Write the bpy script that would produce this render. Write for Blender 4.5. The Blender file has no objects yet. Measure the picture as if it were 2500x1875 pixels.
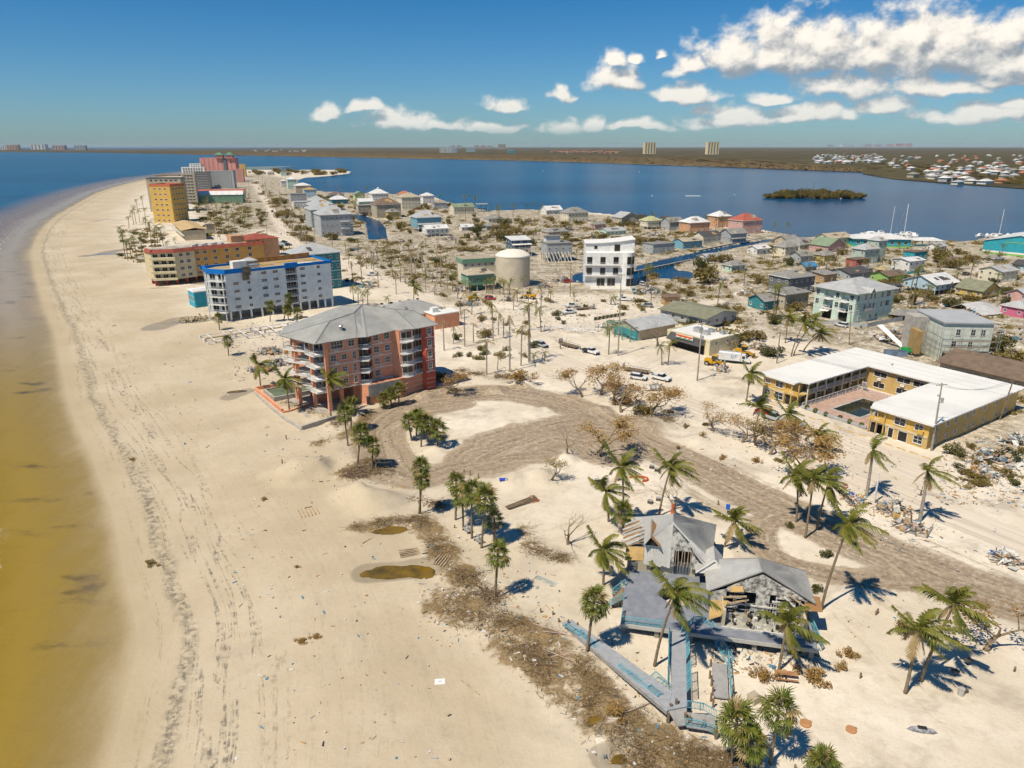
import bpy, bmesh, math, random
import numpy as np
from mathutils import Vector, Matrix, noise as mnoise
sc = bpy.context.scene
C = sc.collection
R = math.radians
random.seed(7)
rng = np.random.default_rng(7)
# ------------------------------------------------------------------ camera
F, HC, PITCH, CX, CY = 1735.0, 60.0, R(18.5), 1250.0, 937.5
cam = bpy.data.objects.new('camera', bpy.data.cameras.new('camera')); C.objects.link(cam)
cam.location = (0, 0, HC); cam.rotation_euler = (R(90) - PITCH, 0, 0)
cam.data.sensor_width = 36; cam.data.lens = 36 * F / 2500; cam.data.clip_end = 200000; cam.data.clip_start = 0.5
sc.camera = cam
CP, SP = math.cos(PITCH), math.sin(PITCH)
def G(px, py, z=0.0):
    "photo pixel -> world point on the level z"
    u = (px - CX) / F; v = (CY - py) / F
    dy = CP + v * SP; dz = -SP + v * CP
    t = (z - HC) / dz
    return Vector((u * t, dy * t, z))
def rowh(base, py):
    "height of a point that stands above the ground point base and shows in photo row py"
    v = (CY - py) / F
    return HC + base.y * (-SP + v * CP) / (CP + v * SP)
def azel(px, py):
    u = (px - CX) / F; v = (CY - py) / F
    d = Vector((u, CP + v * SP, -SP + v * CP)).normalized()
    return math.atan2(d.x, d.y), math.asin(d.z)
def ZM(ox, oy, s=3.456):
    return lambda x, y: (ox + x / s, oy + y / s)
# ------------------------------------------------------------------ node helper
class NT:
    def __init__(s, tree): s.t = tree; s.n = tree.nodes; s.l = tree.links
    def new(s, typ, **kw):
        nd = s.n.new(typ)
        for k, v in kw.items(): setattr(nd, k, v)
        return nd
    def put(s, sock, val):
        if val is None: return
        if isinstance(val, bpy.types.NodeSocket): s.l.new(val, sock)
        else:
            if sock.type == 'RGBA' and len(val) == 3: val = (*val, 1)
            sock.default_value = val
    def m(s, op, a, b=None, c=None, clamp=False):
        nd = s.new('ShaderNodeMath', operation=op, use_clamp=clamp)
        s.put(nd.inputs[0], a); s.put(nd.inputs[1], b)
        if c is not None: s.put(nd.inputs[2], c)
        return nd.outputs[0]
    def v(s, op, a, b=None, scale=None):
        nd = s.new('ShaderNodeVectorMath', operation=op)
        s.put(nd.inputs[0], a)
        if b is not None: s.put(nd.inputs[1], b)
        if scale is not None: s.put(nd.inputs['Scale'], scale)
        return nd.outputs['Value'] if op in ('LENGTH', 'DOT_PRODUCT', 'DISTANCE') else nd.outputs[0]
    def mix(s, f, a, b, blend='MIX'):
        nd = s.new('ShaderNodeMix', data_type='RGBA', blend_type=blend)
        s.put(nd.inputs['Factor'], f); s.put(nd.inputs['A'], a) if False else s.put(nd.inputs[6], a); s.put(nd.inputs[7], b)
        return nd.outputs[2]
    def ramp(s, f, lo, hi, a=0.0, b=1.0, smooth=True):
        nd = s.new('ShaderNodeMapRange', interpolation_type='SMOOTHSTEP' if smooth else 'LINEAR')
        for i, q in enumerate((f, lo, hi, a, b)): s.put(nd.inputs[i], q)
        return nd.outputs[0]
    def noise(s, vec, scale, detail=4, rough=0.55, dist=0.0, col=False):
        nd = s.new('ShaderNodeTexNoise'); s.put(nd.inputs['Vector'], vec)
        nd.inputs['Scale'].default_value = scale; nd.inputs['Detail'].default_value = detail
        nd.inputs['Roughness'].default_value = rough; nd.inputs['Distortion'].default_value = dist
        return nd.outputs['Color' if col else 'Fac']
    def attr(s, name):
        nd = s.new('ShaderNodeAttribute', attribute_name=name); return nd
    def sep(s, vec):
        nd = s.new('ShaderNodeSeparateXYZ'); s.put(nd.inputs[0], vec); return nd.outputs
    def comb(s, x=0, y=0, z=0):
        nd = s.new('ShaderNodeCombineXYZ')
        for i, q in enumerate((x, y, z)): s.put(nd.inputs[i], q)
        return nd.outputs[0]
    def bump(s, h, strength=0.3, dist=0.1):
        nd = s.new('ShaderNodeBump'); s.put(nd.inputs['Height'], h)
        nd.inputs['Strength'].default_value = strength; nd.inputs['Distance'].default_value = dist
        return nd.outputs[0]
# ------------------------------------------------------------------ sun and sky
SUN_EL, SHADOW_AZ = R(58), R(48)            # shadows run away from the camera and to the right
sun = bpy.data.objects.new('sun', bpy.data.lights.new('sun', 'SUN')); C.objects.link(sun)
sun.data.energy = 4.7; sun.data.angle = R(0.53); sun.data.color = (1.0, 0.90, 0.74)
sd_ = Vector((math.sin(SHADOW_AZ) * math.cos(SUN_EL), math.cos(SHADOW_AZ) * math.cos(SUN_EL), -math.sin(SUN_EL)))
sun.rotation_euler = sd_.to_track_quat('-Z', 'Y').to_euler()
world = bpy.data.worlds.new('World'); sc.world = world; world.use_nodes = True
w = NT(world.node_tree); w.n.clear()
sky = w.new('ShaderNodeTexSky', sky_type='NISHITA'); sky.sun_disc = False
sky.sun_elevation = SUN_EL; sky.sun_rotation = SHADOW_AZ + math.pi
sky.altitude = 60; sky.air_density = 1.0; sky.dust_density = 0.35; sky.ozone_density = 3.5
hs = w.new('ShaderNodeHueSaturation'); hs.inputs['Saturation'].default_value = 1.18; hs.inputs['Hue'].default_value = 0.5
w.put(hs.inputs['Color'], sky.outputs[0])
dz = w.sep(w.v('NORMALIZE', w.new('ShaderNodeTexCoord').outputs['Generated']))[2]
fin = w.mix(1.0, hs.outputs[0], w.mix(w.ramp(dz, -0.02, 0.34), (0.45, 0.67, 0.90), (0.06, 0.56, 0.78)), 'MULTIPLY')
bg = w.new('ShaderNodeBackground'); w.put(bg.inputs[0], fin); bg.inputs[1].default_value = 0.09
wo = w.new('ShaderNodeOutputWorld'); w.put(wo.inputs[0], bg.outputs[0])
HAZE_D = 1.5e-5                             # density of the sea haze built at the end
sc.view_settings.view_transform = 'Standard'; sc.view_settings.look = 'None'; sc.view_settings.gamma = 1
sc.view_settings.exposure = 0.17; sc.view_settings.use_curve_mapping = False
sc.cycles.max_bounces = 5; sc.cycles.diffuse_bounces = 2; sc.cycles.glossy_bounces = 2; sc.cycles.transparent_max_bounces = 8
sc.cycles.caustics_reflective = False; sc.cycles.caustics_refractive = False
# ------------------------------------------------------------------ materials
MATS = {}
def mat(name, col, rough=0.8, var=0.12, scale=0.6, spec=0.3, metal=0.0, col2=None, bump=0.0, bscale=8.0, streak=False, trans=0.0):
    if name in MATS: return MATS[name]
    m = bpy.data.materials.new(name); m.use_nodes = True; t = NT(m.node_tree)
    b = t.n['Principled BSDF']; tc = t.new('ShaderNodeTexCoord').outputs['Object']
    gp = t.new('ShaderNodeNewGeometry').outputs['Position']
    oi = t.new('ShaderNodeObjectInfo').outputs['Random']
    f = t.noise(gp, scale, 5, 0.6)
    dark = tuple(c * (1 - 2 * var) for c in col) if col2 is None else col2
    c = t.mix(t.ramp(f, 0.38, 0.66), col, dark)
    if streak:                                   # rain streaks and salt stains down the wall
        s = t.noise(t.v('MULTIPLY', gp, (1.6, 1.6, 0.12)), 1.3, 4, 0.6)
        c = t.mix(t.m('MULTIPLY', t.ramp(s, 0.52, 0.75), 0.35), c, tuple(x * 0.55 + 0.06 for x in col))
    c = t.mix(0.10, c, t.mix(oi, tuple(x * 0.6 for x in col), tuple(min(1, x * 1.4) for x in col)))
    t.put(b.inputs['Base Color'], c)
    b.inputs['Roughness'].default_value = rough; b.inputs['Specular IOR Level'].default_value = spec; b.inputs['Metallic'].default_value = metal
    if bump: t.put(b.inputs['Normal'], t.bump(t.noise(gp, bscale, 4, 0.6), bump, 0.05))
    if trans:
        tr = t.new('ShaderNodeBsdfTranslucent'); t.put(tr.inputs[0], c)
        ms = t.new('ShaderNodeMixShader'); ms.inputs[0].default_value = trans
        t.put(ms.inputs[1], b.outputs[0]); t.put(ms.inputs[2], tr.outputs[0]); t.put(t.n['Material Output'].inputs[0], ms.outputs[0])
    MATS[name] = m; return m
def seam_mat(name, col, pitch=0.5, axis='U', rough=0.45, rust=0.0, metal=0.08):
    "standing-seam metal roof: the ribs run down the slope (UV v axis)"
    if name in MATS: return MATS[name]
    m = bpy.data.materials.new(name); m.use_nodes = True; t = NT(m.node_tree); b = t.n['Principled BSDF']
    uv = t.new('ShaderNodeUVMap'); u, v, _ = t.sep(uv.outputs[0])[:3]
    fr = t.m('FRACT', t.m('DIVIDE', u, pitch)); rib = t.ramp(t.m('ABSOLUTE', t.m('SUBTRACT', fr, 0.5)), 0.40, 0.47)
    gp = t.new('ShaderNodeNewGeometry').outputs['Position']
    c = t.mix(t.ramp(t.noise(gp, 0.35, 5, 0.6), 0.35, 0.7), col, tuple(x * 0.78 for x in col))
    if rust:
        rn = t.ramp(t.noise(t.v('MULTIPLY', gp, (1, 1, 0.5)), 0.5, 5, 0.62), 0.62 - rust, 0.72 - rust)
        c = t.mix(rn, c, t.mix(t.noise(gp, 3.0, 4), (0.30, 0.14, 0.05), (0.42, 0.24, 0.10)))
    c = t.mix(t.m('MULTIPLY', rib, 0.35), c, tuple(x * 0.6 for x in col))
    t.put(b.inputs['Base Color'], c); b.inputs['Roughness'].default_value = rough; b.inputs['Metallic'].default_value = metal
    t.put(b.inputs['Normal'], t.bump(rib, 0.6, 0.06)); MATS[name] = m; return m
def shingle_mat(name, col):
    if name in MATS: return MATS[name]
    m = bpy.data.materials.new(name); m.use_nodes = True; t = NT(m.node_tree); b = t.n['Principled BSDF']
    uv = t.new('ShaderNodeUVMap').outputs[0]; u, v, _ = t.sep(uv)[:3]
    gp = t.new('ShaderNodeNewGeometry').outputs['Position']
    row = t.ramp(t.m('FRACT', t.m('DIVIDE', v, 0.3)), 0.0, 0.2)
    c = t.mix(t.ramp(t.noise(gp, 0.5, 6, 0.65), 0.36, 0.68), col, tuple(x * 0.62 for x in col))
    c = t.mix(t.m('MULTIPLY', t.noise(t.v('MULTIPLY', uv, (2.2, 3.3, 1)), 1.0, 2), 0.5), c, tuple(x * 0.7 for x in col))
    c = t.mix(t.m('MULTIPLY', t.m('SUBTRACT', 1.0, row), 0.3), c, tuple(x * 0.5 for x in col))
    t.put(b.inputs['Base Color'], c); b.inputs['Roughness'].default_value = 0.9; MATS[name] = m; return m
def leaf_mat(name, c1, c2, trans=0.25, rough=0.55):
    if name in MATS: return MATS[name]
    m = bpy.data.materials.new(name); m.use_nodes = True; t = NT(m.node_tree); b = t.n['Principled BSDF']
    gp = t.new('ShaderNodeNewGeometry'); oi = t.new('ShaderNodeObjectInfo').outputs['Random']
    f = t.m('ADD', t.m('MULTIPLY', t.noise(gp.outputs['Position'], 1.1, 3, 0.6), 0.75), t.m('MULTIPLY', t.m('ADD', oi, gp.outputs['Random Per Island']), 0.2))
    c = t.mix(t.ramp(f, 0.32, 0.75), c1, c2)
    t.put(b.inputs['Base Color'], c); b.inputs['Roughness'].default_value = rough; b.inputs['Specular IOR Level'].default_value = 0.35
    tr = t.new('ShaderNodeBsdfTranslucent'); t.put(tr.inputs[0], c)
    ms = t.new('ShaderNodeMixShader'); ms.inputs[0].default_value = trans
    t.put(ms.inputs[1], b.outputs[0]); t.put(ms.inputs[2], tr.outputs[0]); t.put(t.n['Material Output'].inputs[0], ms.outputs[0])
    MATS[name] = m; return m
M = mat
def glass(name='window_glass', col=(0.025, 0.03, 0.045), rough=0.12):
    return mat(name, col, rough, 0.2, 0.5, 0.6)
# ------------------------------------------------------------------ mesh builder
class MB:
    def __init__(s): s.v = []; s.f = []; s.mi = []; s.uv = []; s.cur = 0; s.hasuv = False
    def quad(s, *pts, uv=None):
        n = len(s.v); s.v += [tuple(p) for p in pts]; s.f.append(tuple(range(n, n + len(pts)))); s.mi.append(s.cur)
        s.uv.append(uv)
        if uv: s.hasuv = True
        return s
    poly = quad
    def box(s, x0, y0, z0, x1, y1, z1):
        n = len(s.v)
        s.v += [(x0, y0, z0), (x1, y0, z0), (x1, y1, z0), (x0, y1, z0), (x0, y0, z1), (x1, y0, z1), (x1, y1, z1), (x0, y1, z1)]
        for q in ((0, 3, 2, 1), (4, 5, 6, 7), (0, 1, 5, 4), (1, 2, 6, 5), (2, 3, 7, 6), (3, 0, 4, 7)):
            s.f.append(tuple(n + i for i in q)); s.mi.append(s.cur); s.uv.append(None)
        return s
    def cbox(s, c, d): return s.box(c[0] - d[0] / 2, c[1] - d[1] / 2, c[2] - d[2] / 2, c[0] + d[0] / 2, c[1] + d[1] / 2, c[2] + d[2] / 2)
    def beam(s, a, b, w, h=None, up=(0, 0, 1)):
        "square bar from a to b"
        a = Vector(a); b = Vector(b); h = h or w; d = (b - a)
        if d.length < 1e-5: return s
        d.normalize(); up = Vector(up)
        if abs(d.dot(up)) > 0.98: up = Vector((1, 0, 0))
        x = d.cross(up).normalized() * (w / 2); y = x.cross(d).normalized() * (h / 2); n = len(s.v)
        for p in (a, b):
            for q in (-x - y, x - y, x + y, -x + y): s.v.append(tuple(p + q))
        for q in ((0, 1, 2, 3), (7, 6, 5, 4), (0, 4, 5, 1), (1, 5, 6, 2), (2, 6, 7, 3), (3, 7, 4, 0)):
            s.f.append(tuple(n + i for i in q)); s.mi.append(s.cur); s.uv.append(None)
        return s
    def tube(s, pts, rad, sides=6, cap=True):
        pts = [Vector(p) for p in pts]; n0 = len(s.v); k = len(pts)
        if not hasattr(rad, '__len__'): rad = [rad] * k
        for i, p in enumerate(pts):
            d = (pts[min(i + 1, k - 1)] - pts[max(i - 1, 0)])
            d = d.normalized() if d.length > 1e-6 else Vector((0, 0, 1))
            a = d.cross(Vector((0, 1, 0.01)) if abs(d.y) < 0.9 else Vector((1, 0, 0))).normalized(); b = d.cross(a)
            for j in range(sides):
                t = 2 * math.pi * j / sides; s.v.append(tuple(p + (a * math.cos(t) + b * math.sin(t)) * rad[i]))
        for i in range(k - 1):
            for j in range(sides):
                q = n0 + i * sides; s.f.append((q + j, q + (j + 1) % sides, q + sides + (j + 1) % sides, q + sides + j)); s.mi.append(s.cur); s.uv.append(None)
        if cap and sides > 2:
            s.f.append(tuple(n0 + j for j in reversed(range(sides)))); s.mi.append(s.cur); s.uv.append(None)
            s.f.append(tuple(n0 + (k - 1) * sides + j for j in range(sides))); s.mi.append(s.cur); s.uv.append(None)
        return s
    def prism(s, pts, z0, z1):
        n = len(s.v); k = len(pts); s.v += [(p[0], p[1], z0) for p in pts] + [(p[0], p[1], z1) for p in pts]
        s.f.append(tuple(n + i for i in reversed(range(k)))); s.f.append(tuple(n + k + i for i in range(k)))
        s.mi += [s.cur] * 2; s.uv += [None] * 2
        for i in range(k):
            j = (i + 1) % k; s.f.append((n + i, n + j, n + k + j, n + k + i)); s.mi.append(s.cur); s.uv.append(None)
        return s
    def slope(s, *pts, th=0.12):
        "roof plane: first two points are the eave; ribs follow the slope; given some thickness"
        P = [Vector(p) for p in pts]; e = (P[1] - P[0]).normalized(); nrm = e.cross(P[-1] - P[0]).normalized(); d = nrm.cross(e)
        uv = [((p - P[0]).dot(e), (p - P[0]).dot(d)) for p in P]
        s.quad(*P, uv=uv)
        Q = [p - nrm * th for p in P]; s.quad(*reversed(Q), uv=list(reversed(uv)))
        for i in range(len(P)):
            j = (i + 1) % len(P); s.quad(P[i], Q[i], Q[j], P[j], uv=[(0, 0)] * 4)
        return s
    def mesh(s, name, mats, smooth=False):
        me = bpy.data.meshes.new(name); me.from_pydata(s.v, [], s.f); mats = mats if isinstance(mats, (list, tuple)) else [mats]
        for m in mats: me.materials.append(m)
        if len(mats) > 1: me.polygons.foreach_set('material_index', s.mi)
        if s.hasuv:
            l = me.uv_layers.new(name='UVMap'); co = []
            for f, u in zip(s.f, s.uv): co += [c for q in (u or [(0, 0)] * len(f)) for c in q]
            l.data.foreach_set('uv', co)
        if smooth: me.polygons.foreach_set('use_smooth', [True] * len(s.f))
        me.update(); return me
    def build(s, name, mats, parent=None, smooth=False, **kw): return obj(name, s.mesh(name, mats, smooth), parent, **kw)
def obj(name, me, parent=None, loc=None, rz=None, label=None, cat=None, group=None, kind=None):
    o = bpy.data.objects.new(name, me); C.objects.link(o)
    if parent: o.parent = parent
    if loc is not None: o.location = loc
    if rz is not None: o.rotation_euler = (0, 0, rz)
    return tag(o, label, cat, group, kind)
def tag(o, label=None, cat=None, group=None, kind=None):
    if label: o['label'] = label
    if cat: o['category'] = cat
    if group: o['group'] = group
    if kind: o['kind'] = kind
    return o
def thing(name, label, cat, loc=(0, 0, 0), rz=0.0, group=None): return obj(name, None, None, loc, rz, label, cat, group)
def copytree(o, parent=None):
    c = o.copy(); C.objects.link(c); c.parent = parent
    for ch in o.children: copytree(ch, c)
    return c
# ------------------------------------------------------------------ ground
def pxl(lst, z=0.0): return np.array([[*G(a, b, z)[:2]] for a, b in lst])
WL = -0.6
ISLAND = pxl([(120, 2400), (200, 2050), (262, 1875), (300, 1720), (335, 1560), (300, 1400), (272, 1250), (245, 1180), (218, 1100), (172, 1000), (150, 900), (138, 830),
              (100, 720), (82, 650), (82, 598), (120, 542), (180, 503), (260, 463), (355, 438), (420, 428), (480, 420), (560, 411), (640, 407), (720, 406), (800, 411), (858, 419),
              (852, 424), (800, 430), (745, 434), (728, 440), (730, 454), (775, 466), (860, 471), (960, 474), (1060, 481), (1092, 493), (1193, 515), (1275, 512), (1380, 514), (1475, 522),
              (1562, 531), (1620, 535), (1740, 545), (1860, 562), (1932, 574), (1955, 581), (2077, 572), (2180, 577), (2288, 587), (2352, 591), (2420, 578), (2500, 567), (2700, 562), (3300, 560), (3300, 1200), (2900, 2400)], WL)
ISLAND = np.concatenate([[[-18., -300.]], ISLAND, [[900., -300.]]])
CANALS = [pxl([(902, 586), (944, 584), (940, 556), (925, 540), (890, 528), (868, 522), (860, 530), (895, 545)], WL),
          pxl([(1400, 672), (1440, 660), (1555, 662), (1556, 650), (1620, 634), (1700, 617), (1790, 599), (1880, 584), (1950, 582), (1880, 590), (1790, 606), (1705, 628), (1640, 651), (1655, 662), (1690, 664), (1690, 678), (1640, 682), (1560, 674), (1545, 700), (1400, 690)], WL)]
def segdist(X, Y, pts, closed=True):
    best = np.full(X.shape, 1e18); along = np.zeros(X.shape); sgn = np.zeros(X.shape); L = 0.0
    n = len(pts)
    for i in range(n if closed else n - 1):
        a, b = pts[i], pts[(i + 1) % n]; d = b - a; l2 = d @ d; l = math.sqrt(l2) + 1e-9
        t = np.clip(((X - a[0]) * d[0] + (Y - a[1]) * d[1]) / (l2 + 1e-12), 0, 1)
        ex = X - a[0] - t * d[0]; ey = Y - a[1] - t * d[1]; q = ex * ex + ey * ey
        mk = q < best; best = np.where(mk, q, best); along = np.where(mk, L + t * l, along)
        sgn = np.where(mk, np.sign(d[0] * ey - d[1] * ex), sgn); L += l
    return np.sqrt(best), along, sgn
def inside(X, Y, pts):
    r = np.zeros(X.shape, bool); n = len(pts)
    for i in range(n):
        (x0, y0), (x1, y1) = pts[i], pts[(i + 1) % n]
        c = ((y0 > Y) != (y1 > Y)) & (X < (x1 - x0) * (Y - y0) / (y1 - y0 + 1e-12) + x0); r ^= c
    return r
def sdist(X, Y, pts):
    d, al, _ = segdist(X, Y, pts); return np.where(inside(X, Y, pts), d, -d), al
def spline(lst, n=6):
    P = [Vector(p) for p in lst]; out = []
    for i in range(len(P) - 1):
        p0, p1, p2, p3 = P[max(i - 1, 0)], P[i], P[i + 1], P[min(i + 2, len(P) - 1)]
        for k in range(n):
            t = k / n; out.append(0.5 * ((2 * p1) + (p2 - p0) * t + (2 * p0 - 5 * p1 + 4 * p2 - p3) * t * t + (3 * p1 - p0 - 3 * p2 + p3) * t ** 3))
    return np.array([list(q) for q in out + [P[-1]]])
def sstep(x, a, b):
    t = np.clip((x - a) / (b - a), 0, 1); return t * t * (3 - 2 * t)
def vnoise(X, Y, s, seed=0):
    "cheap value noise on arrays"
    r = np.random.default_rng(seed + 11).random((256, 256)); x = X / s; y = Y / s
    xi = np.floor(x).astype(int); yi = np.floor(y).astype(int); fx = x - xi; fy = y - yi; fx = fx * fx * (3 - 2 * fx); fy = fy * fy * (3 - 2 * fy)
    q = lambda i, j: r[(xi + i) & 255, (yi + j) & 255]
    return (q(0, 0) * (1 - fx) + q(1, 0) * fx) * (1 - fy) + (q(0, 1) * (1 - fx) + q(1, 1) * fx) * fy
# graded dirt roads and lots (grey-brown), the sand-dusted main road, brush and wet patches: photo pixels, half width in metres
DIRT = [([(962, 1150), (938, 1110), (925, 1060), (950, 1015), (1040, 978), (1160, 960), (1270, 962), (1390, 990), (1480, 1030), (1580, 1085), (1700, 1140), (1850, 1215), (2000, 1280), (2150, 1345), (2300, 1405), (2420, 1445), (2560, 1490)], 6.2, 1.0),
        ([(1180, 1120), (1290, 1075), (1420, 1040), (1520, 1045)], 8.5, 1.0), ([(1220, 1085), (1330, 1060), (1440, 1070), (1490, 1100)], 8.0, 0.95),
        ([(950, 1140), (1010, 1170), (1090, 1150), (1200, 1120), (1330, 1110)], 4.2, 0.95), ([(930, 1050), (1000, 1010), (1120, 985)], 4.6, 0.9),
        ([(1960, 1250), (1885, 1262), (1858, 1300), (1872, 1345), (1935, 1380), (2040, 1402), (2160, 1415), (2300, 1425)], 2.7, 1.0),
        ([(2150, 1345), (2260, 1440), (2420, 1560)], 3.0, 0.35), ([(1690, 1190), (1760, 1230), (1850, 1260)], 3.5, 0.55),
        ([(1330, 905), (1420, 940), (1500, 975)], 3.5, 0.4), ([(2260, 1330), (2400, 1390), (2560, 1450)], 3.0, 0.5), ([(1100, 690), (1240, 710), (1420, 735), (1620, 745)], 5.0, 0.35),
        ([(1760, 920), (1850, 935), (1900, 960)], 4.0, 0.45), ([(2060, 800), (2150, 830), (2280, 850)], 8, 0.35), ([(1960, 790), (2060, 810)], 5, 0.3), ([(1330, 1290), (1480, 1250), (1600, 1200)], 1.6, .36), ([(1100, 1250), (1250, 1262), (1400, 1180)], 1.4, .33), ([(2050, 1500), (2150, 1600), (2300, 1750)], 1.8, .33), ([(1500, 1190), (1600, 1195)], 4, .42), ([(2120, 1420), (2200, 1480), (2330, 1520)], 3, .38), ([(640, 1890), (575, 1500), (490, 1200), (385, 950), (300, 760)], 1.3, .34), ([(700, 1890), (625, 1500), (530, 1200), (420, 950)], .9, .32), ([(1270, 800), (1400, 860)], 4, .3), ([(1480, 850), (1620, 880)], 6, .3)]
ROAD = [([(618, 432), (630, 462), (655, 500), (690, 560), (735, 607), (840, 645), (960, 692), (1085, 760), (1250, 832), (1500, 928), (1700, 995), (1900, 1075), (2160, 1190), (2330, 1260), (2560, 1350)], 4.6, 1.0),
        ([(1250, 832), (1380, 800), (1500, 780), (1750, 735)], 4.0, 0.8), ([(1700, 860), (1600, 900), (1560, 940)], 8, 0.6), ([(1880, 1010), (2050, 1075), (2250, 1150)], 5.5, 0.8),
        ([(1740, 640), (1860, 790), (1900, 900)], 3.0, 0.5), ([(2330, 690), (2400, 650), (2470, 622)], 3.0, 0.6)]
BRUSH = [([(1020, 1270), (1060, 1310), (1090, 1370), (1150, 1420)], 2.6, 1.0), ([(870, 1290), (930, 1280), (1010, 1270)], 1.8, 0.9), ([(1080, 1470), (1200, 1520), (1320, 1570), (1400, 1640), (1470, 1720), (1560, 1790), (1700, 1850), (1780, 1900)], 3.4, 1.0),
         ([(1230, 1570), (1330, 1640), (1430, 1740), (1560, 1850), (1640, 1900)], 2.6, 1.0), ([(780, 1085), (850, 1060), (900, 1010)], 2.2, 0.8), ([(900, 1130), (850, 1160), (930, 1145)], 2.4, 0.9), ([(1280, 1290), (1310, 1350), (1380, 1370)], 1.8, 0.55), ([(700, 985), (780, 1010), (830, 1040)], 2.5, 0.5)]
WET = [([(900, 1398), (985, 1392), (1060, 1380)], 2.6, 1.0), ([(480, 690), (570, 690), (660, 690)], 4.0, 0.9), ([(590, 760), (640, 745)], 3.0, 0.8), ([(210, 625), (300, 610)], 5.0, 0.9), ([(380, 800), (440, 780), (500, 780)], 5.0, 0.9), ([(1470, 1860), (1530, 1850)], 1.5, 1.0), ([(600, 955), (560, 970)], 2.5, 0.8), ([(230, 540), (270, 535)], 5, 0.6), ([(1450, 1330), (1560, 1300)], 3, 0.25)]
def strokes(X, Y, L, soft=0.35):
    tot = np.zeros(X.shape); cr = np.zeros(X.shape); al = np.zeros(X.shape); bd = np.full(X.shape, 1e9)
    for pts, hw, st in L:
        P = spline([G(*p) for p in pts])[:, :2]; d, a, sg = segdist(X, Y, P, False)
        m = st * (1 - sstep(d, hw * (1 - soft), hw * (1 + soft))); tot = np.maximum(tot, m)
        k = d / hw < bd; bd = np.where(k, d / hw, bd); cr = np.where(k, d * sg, cr); al = np.where(k, a, al)
    return tot, cr, al
MOUNDS = [((735, 1150), 7.5, 2.9), ((915, 1225), 6.5, 2.3), ((855, 1205), 4.5, 1.4), ((1310, 1165), 4.0, 1.8), ((1255, 1175), 4.5, 1.5), ((1380, 1120), 3.5, 1.2), ((1215, 955), 4.0, 1.6), ((1280, 940), 4.0, 1.7), ((1330, 1000), 3.0, 0.9), ((1040, 968), 4.5, 1.6), ((1085, 960), 4, 1.3), ((1590, 1040), 6, 1.2), ((1700, 1080), 5, 1.0),
          ((1010, 1000), 3.0, 0.8), ((1470, 1000), 4, 0.9), ((1400, 970), 4, 0.8), ((1120, 1080), 2.5, .6), ((1060, 1100), 3.5, .7), ((1300, 1010), 3, .7), ((1240, 1035), 2.5, .6), ((520, 780), 6, .8), ((1800, 930), 4, .9), ((1500, 1790), 5, .9), ((1420, 1850), 6, .8), ((760, 560), 10, 1.2), ((1880, 1120), 3, .5)]
def spaced(*seg):
    out = []
    for a, b, s in seg: out += list(np.arange(a, b, s))
    return np.array(out)
_g = spline([Vector((*q, 0)) for q in ISLAND[1:25]], 4)[:, :2]; ISLAND = np.concatenate([ISLAND[:1], _g, ISLAND[25:]]); NG = len(_g) + 1
gx = spaced((-1400, -420, 28), (-420, -150, 5), (-150, -95, 1.6), (-95, 110, 0.85), (110, 260, 2.0), (260, 700, 8), (700, 2200, 60))
gy = spaced((18, 46, 3), (46, 190, 0.85), (190, 330, 1.9), (330, 560, 4.5), (560, 1000, 10), (1000, 2000, 22))
GX, GY = np.meshgrid(gx, gy)
sd, sa = sdist(GX, GY, ISLAND)
dirt, dcr, dal = strokes(GX, GY, DIRT)
road, rcr, ral = strokes(GX, GY, ROAD)
brush, _, _ = strokes(GX, GY, BRUSH, 0.6)
wet, _, _ = strokes(GX, GY, WET, 0.5)
gulf = GX < -20 - 0.0 * GY
gulf = gulf & (sa < 2600)
beachz = WL + np.clip(0.026 * sd, 0, .6); bayz = WL + 0.6 * sstep(sd, 0, 1.5)
dgulf, agulf, _ = segdist(GX, GY, ISLAND[:NG], False)
isg = dgulf < np.abs(sd) + 2.0
GZ = np.where(isg, beachz, bayz)
GZ = np.where(sd < 0, WL + np.where(isg, 0.030, 0.4) * sd, GZ); GZ = np.maximum(GZ, -3.5)
for cpoly in CANALS:
    cd, _ = sdist(GX, GY, cpoly); GZ = np.where(cd > -1.2, np.minimum(GZ, -0.85 * np.clip(cd + 1.2, 0, 2)), GZ)
soft_in = sstep(sd, 8, 40) * (1 - 0.8 * np.maximum(dirt, road)) * sstep(GZ, -0.3, -0.05)
GZ += soft_in * ((vnoise(GX, GY, 9, 1) - 0.5) * 0.35 + (vnoise(GX, GY, 3.1, 2) - 0.5) * 0.22 + (vnoise(GX, GY, 1.6, 3) - 0.5) * 0.10)
GZ += brush * sstep(sd, 8, 20) * ((vnoise(GX, GY, 2.2, 5)) * 0.7)
for (p, r_, h) in MOUNDS:
    c = G(*p); d = np.hypot(GX - c.x, GY - c.y) / r_ + (vnoise(GX, GY, 2.5, 9) - 0.5) * 0.25
    GZ += h * (1 - sstep(d, 0.05, 1.0)) * (0.85 + 0.3 * vnoise(GX, GY, 1.7, 13))
GZ -= 0.10 * dirt - 0.03 * dirt * (np.sin(dcr * 3.1) )
PUD = [((985, 1394), 5.2, 1.8, .10, 'AMB', 'brown pool at the foot of the brush bank'), ((1512, 1850), 1.3, .9, .3, 'AMB', 'small brown pool in the brush'), ((468, 782), 10, 3.0, .2, 'GRYW', 'shallow tidal pool beside the rock pile'), ((268, 618), 14, 3.5, .1, 'GRYW', 'shallow grey tidal pool below the beach palms'), ((576, 955), 2.6, 1.3, .2, 'AMB', 'small brown puddle on the sand by the salmon hotel'), ((950, 1293), 3.4, 1.1, .15, 'AMB', 'littered brown pool below the brush'), ((395, 700), 7, 2.0, .1, 'GRYW', 'shallow pool beside the condominium piles'), ((1450, 1760), 1.4, .8, .6, 'AMB', 'dark pool hidden in the dune brush')]
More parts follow.
